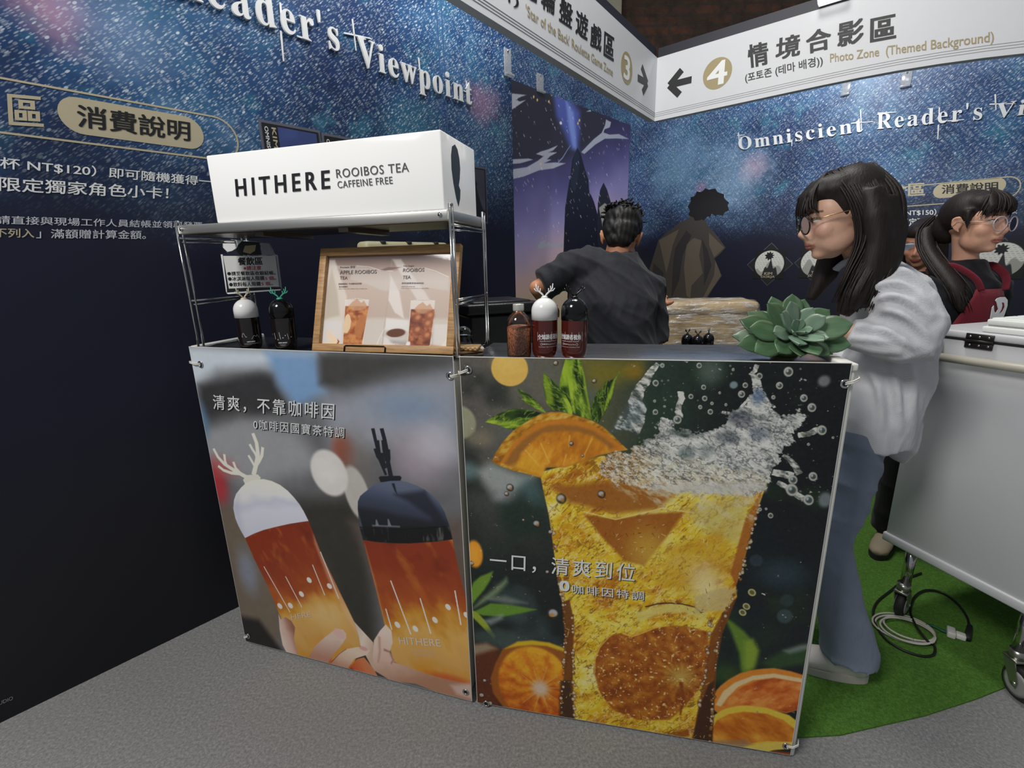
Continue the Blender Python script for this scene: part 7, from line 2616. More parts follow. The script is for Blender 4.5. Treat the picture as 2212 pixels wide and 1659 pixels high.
def glasses(P, T, R, ex, fy, z, m_rim, m_temple):
    g = link('glasses', None)
    attach(g, T)
    for sx in (-1, 1):
        pts = []
        for k in range(29):
            a = 2 * math.pi * k / 28
            x = R * math.cos(a)
            pts.append(P(sx * (ex + 0.002) + x, fy - 0.16 * (abs(sx * ex + x) - ex) - 0.004, z + R * 0.94 * math.sin(a)))
        mb = MB()
        mb.tube(pts, 0.0021, 8, cap=False)
        o = obj('rim', mb, m_rim)
        o.parent = g
        mb = MB()
        n = len(pts) - 1
        c = sum((p for p in pts[:n]), Vector()) / n
        mb.add([c] + pts[:n], [(0, 1 + i, 1 + (i + 1) % n) for i in range(n)])
        o = obj('lens', mb, M_LENS)
        o.parent = g
        mb = MB()
        mb.tube([P(sx * (ex + R + 0.001), fy - 0.010, z + 0.008), P(sx * 0.072, 0.055, z + 0.012), P(sx * 0.082, -0.004, z + 0.014), P(sx * 0.082, -0.022, z - 0.006)], 0.0013, 8)
        o = obj('temple', mb, m_temple)
        o.parent = g
    mb = MB()
    mb.tube([P(-ex + R, fy - 0.001, z + 0.004), P(0, fy + 0.006, z + 0.007), P(ex - R, fy - 0.001, z + 0.004)], 0.0014, 8)
    o = obj('bridge', mb, m_rim)
    o.parent = g


woman_grey()


# ================================================= the woman in the maroon apron
def woman_apron():
    y0 = 1.93
    T = person('person', 'woman in a black top and maroon apron with a ponytail, behind the freezer', Vector(level(1905, 1190, 0.0)))
    f, r, u = head_frame((0.24, -0.97, -0.02), 0.0)
    s = 0.97
    H = J(2104, 484, y0)
    tf = nrm(0.12, -0.99, 0)
    tr = tf.cross(Vector((0, 0, 1)))
    up = Vector((0, 0, 1))
    neck = J(2090, 572, y0 + 0.02)
    chest = neck + Vector((-0.01, 0.01, -0.15))
    pelvis = neck + Vector((-0.03, 0.02, -0.50))
    j = dict(f=f, r=r, u=u, s=s, head=H, chest=chest, pelvis=pelvis, neck=neck, tr=tr, tf=tf, nk=0.86)
    j['shR'] = neck + tr * 0.138 + Vector((0, 0, -0.085))
    j['shL'] = neck - tr * 0.142 + Vector((0, 0, -0.085))
    j['elR'] = J(2040, 690, y0 - 0.02)
    j['wrR'] = j['elR'] + Vector((0.06, -0.03, -0.20))
    j['elL'] = j['shL'] + Vector((0.02, 0.02, -0.26))
    j['wrL'] = j['elL'] + Vector((0.10, 0.02, -0.18))
    j['hpR'], j['hpL'] = pelvis + tr * 0.075 - up * 0.04, pelvis - tr * 0.075 - up * 0.04
    an = Vector(level(1912, 1176, 0.0))
    j['anR'] = Vector((an.x, an.y, 0.09))
    j['anL'] = Vector((an.x + 0.24, an.y + 0.10, 0.09))
    j['knR'] = j['hpR'].lerp(j['anR'], 0.5) + Vector((-0.02, -0.02, 0.02))
    j['knL'] = j['hpL'].lerp(j['anL'], 0.5) + Vector((0.02, -0.02, 0.02))
    td = nrm(-0.75, -0.66, 0)
    j['toeR'] = td
    j['toeL'] = nrm(0.3, -0.95, 0)
    me, B = body_mesh(j)
    skin_colors(me, H, B, s, (206, 158, 132), (164, 104, 92))
    attach(part_mesh('body', me, M_SKIN, None), T)
    mb = MB()
    ering(mb, [(neck + up * 0.022, tf * 0.058, tr * 0.062), (neck - up * 0.025, tf * 0.074, tr * 0.085), (neck - up * 0.09, tf * 0.105, tr * 0.140), (chest, tf * 0.122, tr * 0.160), (chest - up * 0.15, tf * 0.105, tr * 0.142), (pelvis + up * 0.05, tf * 0.118, tr * 0.160), (pelvis - up * 0.08, tf * 0.122, tr * 0.165)])
    for k in 'LR':
        mb.tube([neck.lerp(j['sh' + k], 0.55) - up * 0.045, j['sh' + k] - up * 0.01, j['sh' + k].lerp(j['el' + k], 0.3), j['sh' + k].lerp(j['el' + k], 0.6), j['el' + k].lerp(j['sh' + k], 0.04)], [0.060, 0.064, 0.068, 0.063, 0.056], 18)
    sm = fuse(mb, 0.008, 5)
    folds(sm, 0.007, 28, 13)
    attach(part_mesh('black_top', sm, cloth_mat('black_cotton', (26, 27, 32), 0, 0.3, 24), None), T)
    # maroon bib apron with straps and a white hand emblem
    fr = Frame((0, 0, 0), 0)
    fr.X, fr.Y, fr.Z = [np.array(v) for v in (-tr, up, tf)]
    fr.O = np.array(chest + tf * 0.0)
    mb = MB()
    rows = []
    for z, w, b in ((0.060, 0.060, 0.128), (0.03, 0.070, 0.134), (-0.05, 0.105, 0.136), (-0.15, 0.135, 0.128), (-0.25, 0.150, 0.130), (-0.36, 0.155, 0.140), (-0.50, 0.160, 0.145), (-0.62, 0.165, 0.148)):
        row = []
        for k in range(13):
            a = (k / 12 - 0.5) * 2
            row.append(chest + up * z - tr * (w * a) + tf * (b - 0.055 * (w * a / 0.15) ** 2))
        rows.append(row)
    vs = [p for row in rows for p in row]
    fs = [(i * 13 + k, (i + 1) * 13 + k, (i + 1) * 13 + k + 1, i * 13 + k + 1) for i in range(len(rows) - 1) for k in range(12)]
    mb.add(vs, fs, 0, True)
    M_APR = cloth_mat('maroon_apron', (112, 34, 46), 0, 0.3, 20)
    a = attach(obj('apron', mb, M_APR, None), T)
    sd = a.modifiers.new('t', 'SOLIDIFY')
    sd.thickness = 0.004
    for g in (-1, 1):
        mb = MB()
        p = [chest + up * 0.055 + tr * (0.052 * g) + tf * 0.130, chest + up * 0.095 + tr * (0.066 * g) + tf * 0.116, chest + up * 0.130 + tr * (0.080 * g) + tf * 0.074, chest + up * 0.146 + tr * (0.085 * g) + tf * 0.02, chest + up * 0.12 + tr * (0.06 * g) - tf * 0.09]
        mb.tube(smooth_path(p, 4), 0.015, 8, flat=0.2, up=tr)
        attach(obj('apron_strap', mb, M_APR, None), T)
    fr.O = np.array(chest + tf * 0.1385 - tr * 0.035 + up * -0.005)
    mb = MB()
    mb.prism([(-0.030, -0.052), (-0.033, -0.005), (-0.028, 0.003), (-0.021, -0.018), (-0.012, -0.028), (-0.004, -0.012), (-0.018, 0.014), (-0.026, 0.022), (-0.020, 0.030), (-0.006, 0.034), (0.014, 0.034), (0.028, 0.022), (0.033, 0.0), (0.030, -0.030), (0.026, -0.052)][::-1], -0.001, 0.0012)
    mb.prism([(0.004, -0.030), (0.014, -0.020), (0.020, -0.004), (0.014, 0.012), (0.004, 0.014), (0.010, 0.002), (0.010, -0.012)][::-1], 0.0012, 0.0016, 1)
    em = obj('hand_emblem', mb, [M_WHITE_PRINT, M_APR], None)
    em.matrix_world = fr.m()
    bpy.context.view_layer.update()
    attach(em, T)
    # trousers and shoes
    mb = MB()
    ering(mb, [(pelvis + up * 0.03, tf * 0.10, tr * 0.150), (pelvis - up * 0.04, tf * 0.11, tr * 0.158), (pelvis - up * 0.10, tf * 0.10, tr * 0.15)])
    for k in 'LR':
        mb.tube([j['hp' + k], j['hp' + k].lerp(j['kn' + k], 0.5), j['kn' + k], j['kn' + k].lerp(j['an' + k], 0.5), j['an' + k] + Vector((0, 0, 0.0))], [0.095, 0.086, 0.074, 0.070, 0.074], 20)
    pm = fuse(mb, 0.009, 4)
    folds(pm, 0.006, 24, 17)
    attach(part_mesh('trousers', pm, cloth_mat('black_trousers', (26, 26, 30), 0, 0.3, 22), None), T)
    for k in 'LR':
        a_, b_ = shoe_mesh(j['an' + k], j['toe' + k])
        attach(part_mesh('shoe', a_, plain('beige_canvas_shoe', (150, 138, 116), 0.7), None), T)
        attach(obj('shoe_sole', b_, plain('dark_sole', (40, 38, 36), 0.7), None), T)
    Bm = Matrix((r, f, u)).transposed()
    P = lambda x, y, z: H + Bm @ Vector((x, y, z))
    mb = MB()
    mb.ell(P(0, -0.026, 0.044), (0.082, 0.098, 0.086), 24, 16, 0, Bm)
    mb.ell(P(0, 0.018, 0.072), (0.070, 0.074, 0.046), 24, 16, 0, Bm)
    mb.ell(P(0, -0.090, -0.005), (0.060, 0.046, 0.07), 20, 12, 0, Bm)
    mb.tube([P(0.0, 0.06, 0.090), P(-0.02, 0.094, 0.060), P(-0.03, 0.100, 0.034)], [0.030, 0.022, 0.008], 12)
    mb.tube([P(0.03, 0.05, 0.090), P(0.050, 0.078, 0.055), P(0.062, 0.070, 0.024)], [0.028, 0.018, 0.007], 12)
    mb.tube([P(-0.03, 0.05, 0.090), P(-0.05, 0.080, 0.060), P(-0.062, 0.072, 0.030)], [0.028, 0.018, 0.007], 12)
    mb.tube([P(0.075, 0.02, 0.05), P(0.079, 0.026, 0.016), P(0.076, 0.030, -0.02)], [0.016, 0.010, 0.004], 10)
    hm = fuse(mb, 0.006, 6)
    attach(part_mesh('hair', hm, M_HAIR, None), T)
    mb = MB()
    strands([P(0.00, 0.03, 0.126), P(0.052, 0.060, 0.090), P(0.072, 0.062, 0.050), P(0.078, 0.052, 0.012)], [P(0.00, 0.03, 0.126), P(0.01, 0.088, 0.096), P(0.016, 0.110, 0.060), P(0.020, 0.108, 0.026)], 34, 0.0036, 0.003, 31, mb)
    strands([P(0.00, 0.03, 0.126), P(-0.052, 0.060, 0.090), P(-0.072, 0.062, 0.050), P(-0.078, 0.052, 0.012)], [P(0.00, 0.03, 0.126), P(0.00, 0.088, 0.096), P(0.004, 0.110, 0.060), P(0.006, 0.110, 0.026)], 34, 0.0036, 0.003, 33, mb)
    tail = [P(0.01, -0.125, 0.03), P(0.030, -0.148, -0.02), P(0.062, -0.11, -0.09), P(0.086, -0.03, -0.17), P(0.092, 0.045, -0.245), P(0.085, 0.080, -0.33)]
    mb.tube(smooth_path(tail, 3), [0.020] * 3 + [0.030] * 6 + [0.034] * 4 + [0.024, 0.018, 0.008], 12)
    strands([p + Vector((-0.026, 0, 0.01)) for p in tail], [p + Vector((0.036, -0.01, -0.01)) for p in tail], 60, 0.0040, 0.011, 23, mb)
    strands([P(0.03, 0.05, 0.112), P(0.05, 0.084, 0.066), P(0.058, 0.084, 0.022)], [P(-0.03, 0.05, 0.112), P(-0.04, 0.094, 0.066), P(-0.05, 0.094, 0.028)], 26, 0.0030, 0.003, 27, mb)
    attach(obj('ponytail', mb, M_HAIR, None), T)['kind'] = 'stuff'
    mb = MB()
    mb.tube([P(0.0, -0.118, 0.05), P(0.02, -0.135, 0.028), P(0.0, -0.130, 0.005)], 0.009, 8)
    attach(obj('hair_tie', mb, plain('gold_scrunchie', (150, 128, 80), 0.6), None), T)
    glasses(P, T, 0.0275, 0.031, 0.110, -0.006, plain('clear_pink_frame', (186, 168, 172), 0.2), plain('silver_temple', (176, 168, 168), 0.3, 0.6))


woman_apron()


# ================================================= the man seen from behind
def man_back():
    y0 = 2.08
    T = person('person', 'man in a black shirt seen from behind, bending forward with his left elbow out', Vector((0.47, 2.05, 0)))
    f, r, u = head_frame((0.24, 0.86, -0.46), 0.10)
    s = 1.04
    H = J(1341, 516, y0 + 0.12)
    tf = nrm(0.20, 0.98, 0)
    tr = tf.cross(Vector((0, 0, 1)))
    up = Vector((0, 0, 1))
    neck = J(1336, 560, y0 + 0.05)
    chest = J(1322, 650, y0)
    pelvis = J(1330, 850, y0 - 0.06)
    pelvis = Vector((pelvis.x, pelvis.y, 0.93))
    j = dict(f=f, r=r, u=u, s=s, head=H, chest=chest, pelvis=pelvis, neck=neck, tr=tr, tf=tf)
    j['shL'] = J(1236, 578, y0 + 0.05)
    j['shR'] = J(1402, 618, y0 + 0.03)
    j['elL'] = J(1160, 622, y0 + 0.02)
    j['wrL'] = J(1185, 655, y0 + 0.25)
    j['elR'] = J(1414, 745, y0 - 0.02)
    j['wrR'] = J(1424, 660, y0 + 0.24)
    j['hpR'], j['hpL'] = pelvis + tr * 0.09 - up * 0.04, pelvis - tr * 0.09 - up * 0.04
    for k, g in (('R', 1), ('L', -1)):
        j['an' + k] = Vector((pelvis.x, pelvis.y, 0.095)) + tr * (0.12 * g)
        j['kn' + k] = j['hp' + k].lerp(j['an' + k], 0.5) + tf * 0.03
        j['toe' + k] = tf
    me, B = body_mesh(j)
    skin_colors(me, H, B, s, (190, 134, 100), (140, 80, 70))
    attach(part_mesh('body', me, M_SKIN, None), T)
    mb = MB()
    ering(mb, [(neck + up * 0.035, tf * 0.072, tr * 0.078), (J(1318, 562, y0 + 0.05), tf * 0.10, tr * 0.135), (J(1318, 600, y0 + 0.04), tf * 0.130, tr * 0.188), (chest, tf * 0.145, tr * 0.195), (J(1327, 720, y0 - 0.03), tf * 0.140, tr * 0.180), (pelvis + up * 0.02, tf * 0.13, tr * 0.175), (pelvis - up * 0.12, tf * 0.13, tr * 0.18)])
    mb.tube([j['shL'] + Vector((0.12, 0, -0.02)), j['shL'] + Vector((0.05, 0, -0.005)), j['shL'], j['shL'].lerp(j['elL'], 0.5), j['shL'].lerp(j['elL'], 0.88)], [0.10, 0.092, 0.084, 0.076, 0.068], 20)
    mb.tube([j['shR'] + Vector((-0.04, 0, 0)), j['shR'], j['shR'].lerp(j['elR'], 0.5), j['shR'].lerp(j['elR'], 0.98)], [0.085, 0.078, 0.072, 0.064], 20)
    sm = fuse(mb, 0.008, 6)
    folds(sm, 0.011, 20, 33, (0.3, 0.2, 0.9))
    folds(sm, 0.005, 44, 35, (0.8, 0.1, 0.4))
    attach(part_mesh('black_shirt', sm, cloth_mat('charcoal_shirt', (38, 39, 45), 0, 0.35, 18, 0.75), None), T)
    mb = MB()
    ering(mb, [(pelvis + up * 0.03, tf * 0.11, tr * 0.16), (pelvis - up * 0.08, tf * 0.115, tr * 0.165)])
    for k in 'LR':
        mb.tube([j['hp' + k], j['hp' + k].lerp(j['kn' + k], 0.5), j['kn' + k], j['an' + k]], [0.10, 0.09, 0.075, 0.066], 18)
    attach(part_mesh('trousers', fuse(mb, 0.010, 4), cloth_mat('dark_trousers', (34, 35, 42), 0, 0.3, 22), None), T)
    for k in 'LR':
        a_, b_ = shoe_mesh(j['an' + k], tf)
        attach(part_mesh('shoe', a_, plain('black_shoe', (24, 24, 25), 0.5), None), T)
        attach(obj('shoe_sole', b_, plain('black_sole', (18, 18, 18), 0.7), None), T)
    Bm = Matrix((r, f, u)).transposed()
    P = lambda x, y, z: H + Bm @ Vector((x * s, y * s, z * s))
    mb = MB()
    mb.ell(P(0, -0.024, 0.050), (0.087, 0.107, 0.090), 24, 16, 0, Bm)
    mb.ell(P(0, 0.03, 0.078), (0.078, 0.074, 0.050), 24, 16, 0, Bm)
    mb.ell(P(0, -0.066, 0.000), (0.076, 0.060, 0.066), 24, 16, 0, Bm)
    mb.ell(P(0, -0.070, -0.040), (0.060, 0.042, 0.040), 24, 16, 0, Bm)
    rs = np.random.RandomState(12)
    hm = fuse(mb, 0.005, 5)
    v, n = verts_of(hm), normals_of(hm)
    d = sum(np.sin(v @ (rs.randn(3) * 110) + rs.rand() * 6) for _ in range(6))
    set_verts(hm, v + n * (d * 0.0009)[:, None])
    attach(part_mesh('hair', hm, M_HAIR2, None), T)
    # tousled top
    mb = MB()
    for _ in range(260):
        a, e = rs.rand() * 2 * math.pi, rs.rand() * 1.25
        dr = Vector((math.sin(e) * math.cos(a), math.sin(e) * math.sin(a), math.cos(e)))
        p0 = P(dr.x * 0.083, -0.020 + dr.y * 0.101, 0.052 + dr.z * 0.087)
        tn = (Bm @ Vector((rs.randn() * 0.7 - 0.3, -0.5 + rs.randn() * 0.5, rs.randn() * 0.3))).normalized()
        ow = (Bm @ dr).normalized()
        mb.tube([p0 - ow * 0.003, p0 + tn * 0.012 + ow * 0.003, p0 + tn * 0.022 + ow * 0.002, p0 + tn * 0.032 - ow * 0.004], [0.0036, 0.0042, 0.0032, 0.0010], 5)
    attach(obj('hair_locks', mb, M_HAIR2, None), T)['kind'] = 'stuff'


man_back()


# ================================================= the third woman, half hidden
def woman_far():
    y0 = 2.55
    T = person('person', 'woman with dark hair mostly hidden between the two women, far end of the stand', Vector((2.0, 2.55, 0)))
    f, r, u = head_frame((-0.80, -0.55, -0.25))
    s = 0.97
    H = J(1994, 526, y0)
    T.location = (H.x, H.y, 0)
    bpy.context.view_layer.update()
    tf = nrm(-0.7, -0.7, 0)
    tr = tf.cross(Vector((0, 0, 1)))
    up = Vector((0, 0, 1))
    neck = H + Vector((0.03, 0.02, -0.15))
    chest = neck - up * 0.15
    pelvis = neck - up * 0.52
    j = dict(f=f, r=r, u=u, s=s, head=H, chest=chest, pelvis=pelvis, neck=neck, tr=tr, tf=tf)
    for k, g in (('R', 1), ('L', -1)):
        j['sh' + k] = neck + tr * (0.15 * g) - up * 0.045
        j['el' + k] = j['sh' + k] - up * 0.27 + tr * (0.03 * g)
        j['wr' + k] = j['el' + k] - up * 0.2 + tf * 0.08
        j['hp' + k] = pelvis + tr * (0.08 * g) - up * 0.04
        j['an' + k] = Vector((pelvis.x, pelvis.y, 0.09)) + tr * (0.10 * g)
        j['kn' + k] = j['hp' + k].lerp(j['an' + k], 0.5) + tf * 0.02
        j['toe' + k] = tf
    me, B = body_mesh(j, voxel=0.006)
    skin_colors(me, H, B, s, (178, 128, 104))
    attach(part_mesh('body', me, M_SKIN, None), T)
    mb = MB()
    ering(mb, [(neck + up * 0.01, tf * 0.06, tr * 0.066), (neck - up * 0.06, tf * 0.10, tr * 0.155), (chest, tf * 0.118, tr * 0.155), (pelvis, tf * 0.115, tr * 0.155), (pelvis - up * 0.1, tf * 0.118, tr * 0.16)])
    for k in 'LR':
        mb.tube([neck.lerp(j['sh' + k], 0.5) - up * 0.03, j['sh' + k], j['sh' + k].lerp(j['el' + k], 0.5), j['el' + k]], [0.066, 0.070, 0.066, 0.054], 16)
    attach(part_mesh('black_top', fuse(mb, 0.010, 5), cloth_mat('black_cotton_far', (28, 28, 34), 0, 0.3, 24), None), T)
    mb = MB()
    ering(mb, [(pelvis + up * 0.03, tf * 0.10, tr * 0.15), (pelvis - up * 0.08, tf * 0.11, tr * 0.155)])
    for k in 'LR':
        mb.tube([j['hp' + k], j['kn' + k], j['an' + k]], [0.095, 0.074, 0.066], 16)
    attach(part_mesh('trousers', fuse(mb, 0.011, 4), cloth_mat('dark_trousers_far', (30, 31, 38), 0, 0.3, 22), None), T)
    for k in 'LR':
        a_, b_ = shoe_mesh(j['an' + k], tf)
        attach(part_mesh('shoe', a_, plain('dark_shoe', (30, 30, 32), 0.5), None), T)
        attach(obj('shoe_sole', b_, plain('dark_sole_far', (22, 22, 22), 0.7), None), T)
    Bm = Matrix((r, f, u)).transposed()
    P = lambda x, y, z: H + Bm @ Vector((x, y, z))
    mb = MB()
    mb.ell(P(0, -0.026, 0.044), (0.082, 0.098, 0.086), 20, 14, 0, Bm)
    mb.ell(P(0, 0.02, 0.070), (0.072, 0.074, 0.046), 20, 14, 0, Bm)
    for g in (-1, 1):
        mb.tube([P(g * 0.06, 0.0, 0.06), P(g * 0.080, 0.01, 0.0), P(g * 0.084, 0.0, -0.08), P(g * 0.085, 0.0, -0.16)], [0.03, 0.026, 0.024, 0.012], 12)
    mb.tube([P(0, -0.08, 0.03), P(0, -0.10, -0.08), P(0, -0.09, -0.18)], [0.07, 0.06, 0.03], 12)
    attach(part_mesh('hair', fuse(mb, 0.008, 5), M_HAIR, None), T)


woman_far()
# ------------------------------------------------------------------ pictures on the boards
c3 = lambda x, y: (1050 + x / 2.963, y / 2.963)
cF = lambda x, y: (1060 + x / 3.687, 400 + y / 3.687)


def sky_picture():
    p = Paint(F_BACK, -1.93, 0.02, -0.012, 2.69, 330, 470, 0.0026, (90, 84, 120))
    p.conv = c3
    P, E = p.poly, p.ell
    t = (p.gy - p.y0) / (p.y1 - p.y0)
    tx = (p.gx - p.x0) / (p.x1 - p.x0)
    wob = (p.noise(0.5, 3, 3) - .5) * .12
    p.c = p.grad(t + wob - (tx - .5) * 0.22, [(0.3, (226, 188, 160)), (0.46, (222, 182, 162)), (0.57, (178, 156, 176)), (0.67, (130, 124, 170)), (0.79, (78, 74, 120)), (0.90, (50, 46, 76)), (1, (44, 42, 60))])
    P([(120, 400), (300, 480), (480, 580), (700, 690), (790, 770), (740, 850), (620, 950), (540, 1000), (460, 1040), (330, 1020), (120, 1060)], (44, 43, 54), 0.05, 0.95)
    P([(430, 600), (520, 590), (600, 720), (600, 850), (590, 960), (540, 950), (500, 850), (450, 740)], (78, 92, 168), 0.05, 0.85)
    P([(510, 640), (560, 720), (575, 860), (580, 960), (555, 950), (530, 820)], (130, 150, 214), 0.03, 0.7)
    G = (160, 163, 176)
    for pts in ([(165, 598), (200, 602), (258, 608), (215, 622), (190, 640), (215, 650), (255, 640), (215, 668), (165, 702)], [(160, 1085), (260, 1070), (330, 1030), (368, 1000), (320, 985), (350, 970), (400, 955), (460, 930), (430, 962), (400, 975), (455, 975), (410, 1000), (390, 1020), (420, 1022), (370, 1045), (440, 1040), (510, 1045), (430, 1078), (340, 1090), (240, 1130), (160, 1148)],
                [(160, 1020), (270, 1015), (300, 1022), (220, 1045), (160, 1050)], [(608, 975), (650, 930), (690, 890), (740, 850), (762, 800), (768, 765), (800, 782), (792, 815), (758, 828), (752, 848), (790, 862), (850, 858), (915, 890), (830, 886), (760, 888), (700, 925), (630, 985)],
                [(330, 1582), (350, 1548), (385, 1534), (372, 1558), (440, 1560), (510, 1558), (510, 1584), (400, 1578), (340, 1592)], [(640, 715), (668, 702), (672, 714)]):
        P(pts, G, 0.003, 0.95)
    p.stroke([(460, 1040), (490, 1010), (520, 960), (540, 930)], .012, .006, (140, 150, 196), 0.004, 0.8)
    # plain rock needles in the middle of the sky picture
    P([(494, 1660), (500, 1480), (506, 1330), (522, 1225), (540, 1120), (552, 1020), (584, 944), (606, 985), (630, 1075), (655, 1150), (660, 1220), (690, 1290), (716, 1380), (734, 1500), (738, 1660)], (27, 29, 42), 0.003)
    P([(560, 1010), (584, 944), (600, 1010), (590, 1120), (570, 1230), (540, 1180)], (36, 39, 56), 0.004)
    P([(720, 1660), (712, 1420), (716, 1300), (730, 1215), (752, 1168), (775, 1215), (800, 1300), (808, 1420), (824, 1660)], (36, 36, 48), 0.003)
    P([(722, 1330), (760, 1300), (800, 1330), (790, 1420), (750, 1470)], (176, 172, 160), 0.006, 0.8)
    rs = np.random.RandomState(8)
    for _ in range(210):
        x, y = 170 + rs.rand() * 730, 460 + rs.rand() * 1100
        l = 4 + rs.rand() * 14
        c = (226, 228, 238) if rs.rand() > .12 else (232, 190, 110)
        p.stroke([(x, y), (x + l * .5, y + l * 1.2)], .004 + .004 * rs.rand(), .002, c, 0.002, 0.4 + 0.5 * rs.rand())
    for x, y in ((402, 650), (420, 605), (598, 770), (588, 790), (480, 786), (305, 620), (328, 640), (350, 1050)):
        E((x, y), 4, 9, (226, 180, 110), -20, 0.5)
    E((478, 788), 7, 8, (240, 240, 250), 0, 0.8)
    p.conv = None
    return p


T = thing('wall_picture', 'tall printed picture of a purple evening sky with dark rock needles on the back board', 'picture', F_BACK)
link('printed_sheet', sky_picture().mesh('printed_sheet', painted('sky_print', 0.42, 0.35), 1.45), T)
mb = MB()
mb.box((-0.971, 1.355, 0.0012), (1.918, 2.67, 0.002))
obj('sheet_edge', mb, M_NAVY, T)


def cutout():
    T = thing('wall_decal', 'brown rock print topped by black scrub, on the right board behind the man', 'picture', F_RIGHT)
    q = lambda pts: [F_RIGHT.q(*cF(*p)) for p in pts][::-1]
    M = [plain('brown_rock_print', (66, 60, 56), 0.5), plain('tan_rock_print', (98, 88, 76), 0.5), plain('dark_rock_print', (44, 41, 42), 0.5)]
    mb = MB()
    mb.prism(q([(1230, 1000), (1255, 700), (1290, 590), (1335, 440), (1400, 380), (1500, 300), (1572, 270), (1590, 236), (1660, 236), (1700, 262), (1730, 320), (1790, 385), (1872, 498), (1820, 555), (1782, 585), (1812, 650), (1842, 722), (1780, 810), (1722, 900), (1700, 1000)]), 0.0006, 0.002, 0)
    for pts, m in (([(1340, 440), (1500, 350), (1450, 480), (1420, 620), (1400, 700), (1360, 520)], 1), ([(1560, 470), (1620, 420), (1680, 440), (1660, 560), (1690, 700), (1600, 800), (1590, 900), (1560, 880), (1540, 660)], 1), ([(1740, 380), (1860, 498), (1780, 575), (1740, 480)], 1), ([(1790, 600), (1835, 720), (1720, 890), (1690, 900), (1780, 720)], 1),
                   ([(1470, 500), (1560, 360), (1600, 400), (1530, 560), (1500, 760), (1440, 900), (1450, 660)], 2), ([(1680, 420), (1730, 520), (1760, 640), (1700, 800), (1700, 600)], 2), ([(1300, 620), (1380, 700), (1340, 900), (1260, 900)], 2)):
        mb.prism(q(pts), 0.0021, 0.0026, m)
    obj('rock_print', mb, M, T)
    mb = MB()
    rs = np.random.RandomState(4)
    P = []
    base = [(1590, 250), (1578, 190), (1590, 120), (1630, 70), (1690, 42), (1760, 28), (1830, 60), (1880, 120), (1897, 180), (1860, 232), (1800, 240), (1760, 232), (1720, 260), (1660, 284)]
    for i, p in enumerate(base):
        nx = base[(i + 1) % len(base)]
        for k in range(3):
            t = k / 3
            x, y = p[0] + (nx[0] - p[0]) * t, p[1] + (nx[1] - p[1]) * t
            e = 14 if k % 2 else -4
            dx, dy = x - 1735, y - 155
            l = math.hypot(dx, dy)
            P.append((x + dx / l * e, y + dy / l * e))
    mb.prism(q(P), 0.0006, 0.0022)
    obj('scrub_print', mb, M_BLACK_PRINT, T)


cutout()


def diamond(px, py, ptop, pbot, pleft, pright, label, text, seed):
    cx, cy = F_RIGHT.q(px, py)
    h = (F_RIGHT.q(*ptop)[1] - F_RIGHT.q(*pbot)[1]) / 2
    w = (F_RIGHT.q(*pright)[0] - F_RIGHT.q(*pleft)[0]) / 2
    T = thing('diamond_plaque', label, 'plaque', F_RIGHT.at(cx, cy, 0.0005), 'black diamond plaques on the right board')
    mb = MB()
    mb.prism([(-w, 0), (0, -h), (w, 0), (0, h)], 0.0, 0.004, 0)
    k = 1.05
    ring_face(mb, [(-w * k, 0), (0, -h * k), (w * k, 0), (0, h * k)], 0.008, 0.0008, 1)
    obj('plaque_board', mb, [M_BLACK_PRINT, plain('grey_edge', (84, 84, 98), 0.5)], T)
    R = 0.125
    p = Paint(Frame((0, 0, 0), 0), -R, -R, R, R, 90, 90, 0.0046, (20, 21, 24))
    rs = np.random.RandomState(seed)
    rad = np.hypot(p.gx, p.gy) / 0.118
    disc_ = np.clip((1.01 - rad) * 40, 0, 1)
    p.put(disc_, (226, 226, 218))
    rows = ((np.sin(p.gy * 480) > 0.3) & (np.sin(p.gx * 260 + np.floor(p.gy * 76) * 2) > -0.3))
    p.put(disc_ * rows, (180, 180, 174), 0.8)
    # plain dark hill shapes in the roundel
    hill = 0.035 * np.sin(p.gx * 30 + seed) + 0.02 * np.sin(p.gx * 71 + seed * 2)
    p.put(disc_ * np.clip((hill - 0.02 - p.gy) * 90, 0, 1), (168, 166, 160))
    p.put(disc_ * np.clip((0.05 - np.abs(p.gx - 0.01) * 1.6 + 0.02 * np.sin(p.gx * 140) - p.gy - 0.02) * 90, 0, 1), (42, 42, 46))
    p.put(disc_ * np.clip((0.034 - np.hypot(p.gx + 0.005, p.gy - 0.072) + 0.006 * np.sin(np.arctan2(p.gy - .072, p.gx) * 9)) * 200, 0, 1), (26, 26, 28))
    link('roundel', p.mesh('roundel', painted('roundel_print')), T)
    mb = MB()
    f0 = Frame((0, 0, 0), 0)
    if not text:
        return
    text_on(mb, f0, text[0], (-0.032, -0.092), (0.032, -0.092), (-0.032, -0.068), 0.0052, 0.02, px=False)
    text_on(mb, f0, text[1], (-0.055, -0.122), (0.055, -0.122), (-0.055, -0.098), 0.0052, 0.02, px=False)
    obj('plaque_lettering', mb, M_GOLD, T)


diamond(1662, 571, (1666, 525), (1657, 614), (1615, 572), (1710, 569), 'black diamond plaque with a white roundel, left of the woman in grey', ('KIM', 'DOKJA'), 1)
diamond(1765, 567, (1769, 521), (1760, 611), (1716, 567), (1813, 565), 'black diamond plaque half covered by the hair of the woman in grey', ('YOO', 'JOONGHYUK'), 3)
diamond(2160, 562, (2155, 508), (2164, 600), (2106, 561), (2213, 560), 'black diamond plaque behind the shoulder of the woman in the maroon apron', None, 5)


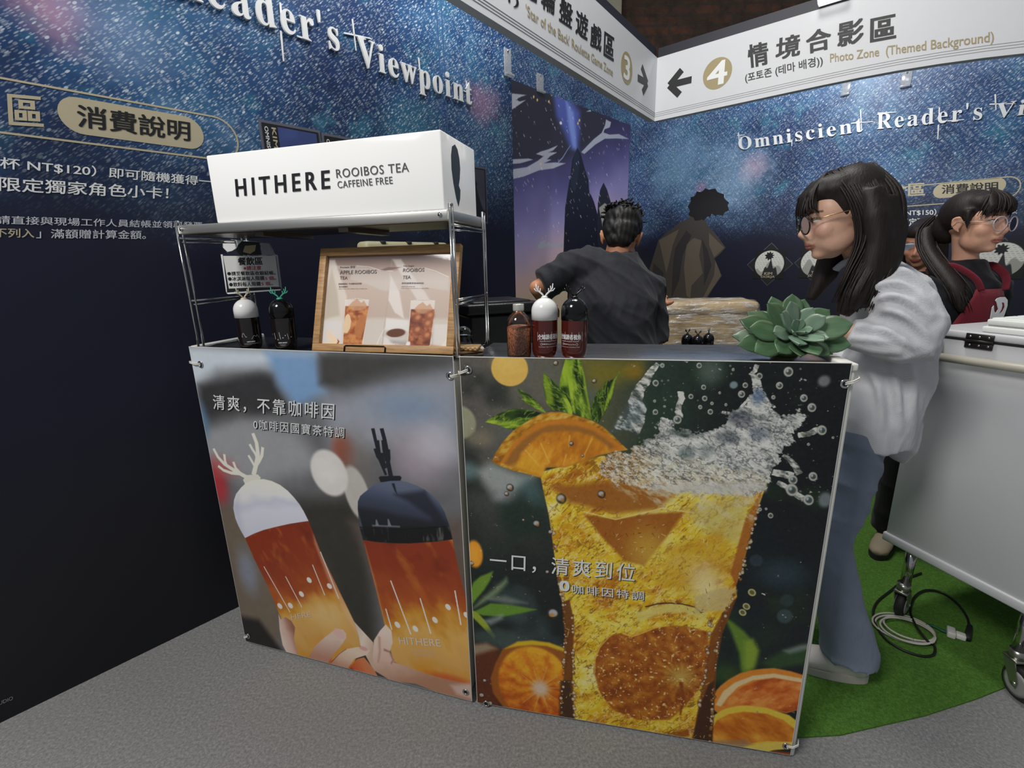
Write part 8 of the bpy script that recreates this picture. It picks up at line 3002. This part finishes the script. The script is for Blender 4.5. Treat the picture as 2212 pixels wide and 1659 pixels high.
def poster(x0, x1, y0, y1, label, tone, words):
    w, h = x1 - x0, y1 - y0
    T = thing('poster', label, 'poster', F_LEFT.at(x0, y0, 0.0006), 'black framed posters on the left board')
    mb = MB()
    mb.box((w / 2, h / 2, 0.001), (w + 0.02, h + 0.02, 0.002), 1)
    mb.box((w / 2, h / 2, 0.003), (w, h, 0.004), 0)
    obj('poster_board', mb, [M_BLACK_PRINT, plain('grey_halo_print', (96, 98, 112), 0.5)], T)
    p = Paint(Frame((0, 0, 0), 0), 0.26 * w, 0.03 * w, 0.96 * w, h - 0.03 * w, 70, 90, 0.0054, tone)
    n = p.noise(0.09, 3, int(w * 1000))
    p.put(np.clip((n - .4) * 2, 0, 1), tuple(min(255, c * 1.35) for c in tone), 0.7)
    yy = p.gy / h
    p.put(np.clip((0.62 + 0.1 * np.sin(p.gx * 60) - np.abs(p.gx / w - .62) * 1.0 - yy) * 16, 0, 1), (26, 26, 34), 0.95)
    p.put(np.clip((0.085 - np.hypot((p.gx / w - .62), (yy - .70) * 1.2) + 0.02 * np.sin(p.gx * 300)) * 40, 0, 1), (22, 20, 26), 0.95)
    link('poster_picture', p.mesh('poster_picture', painted('poster_print')), T)
    mb = MB()
    f0 = Frame((0, 0, 0), 0)
    if words:
        text_on(mb, f0, words, (0.13 * w, h - 0.012), (0.13 * w, h - 0.012 - 0.026 * len(words)), (0.225 * w, h - 0.012), 0.0056, 0.03, px=False)
        obj('name_lettering', mb, M_GOLD, T)
    mb = MB()
    text_on(mb, f0, 'OMNISCIENT READER', (0.035 * w, h - 0.012), (0.035 * w, h - 0.25), (0.095 * w, h - 0.012), 0.0056, 0.02, px=False)
    obj('title_lettering', mb, M_WHITE_PRINT, T)


poster(1.046, 1.262, 1.585, 1.880, 'black framed poster with a blue picture, above the left half of the light box', (62, 76, 128), 'KIM DOKJA')
poster(1.287, 1.500, 1.585, 1.874, 'black framed poster just showing above the middle of the light box', (52, 54, 66), '')
poster(1.985, 2.196, 1.582, 1.852, 'black framed poster with a grey picture, right of the light box', (70, 70, 84), '')
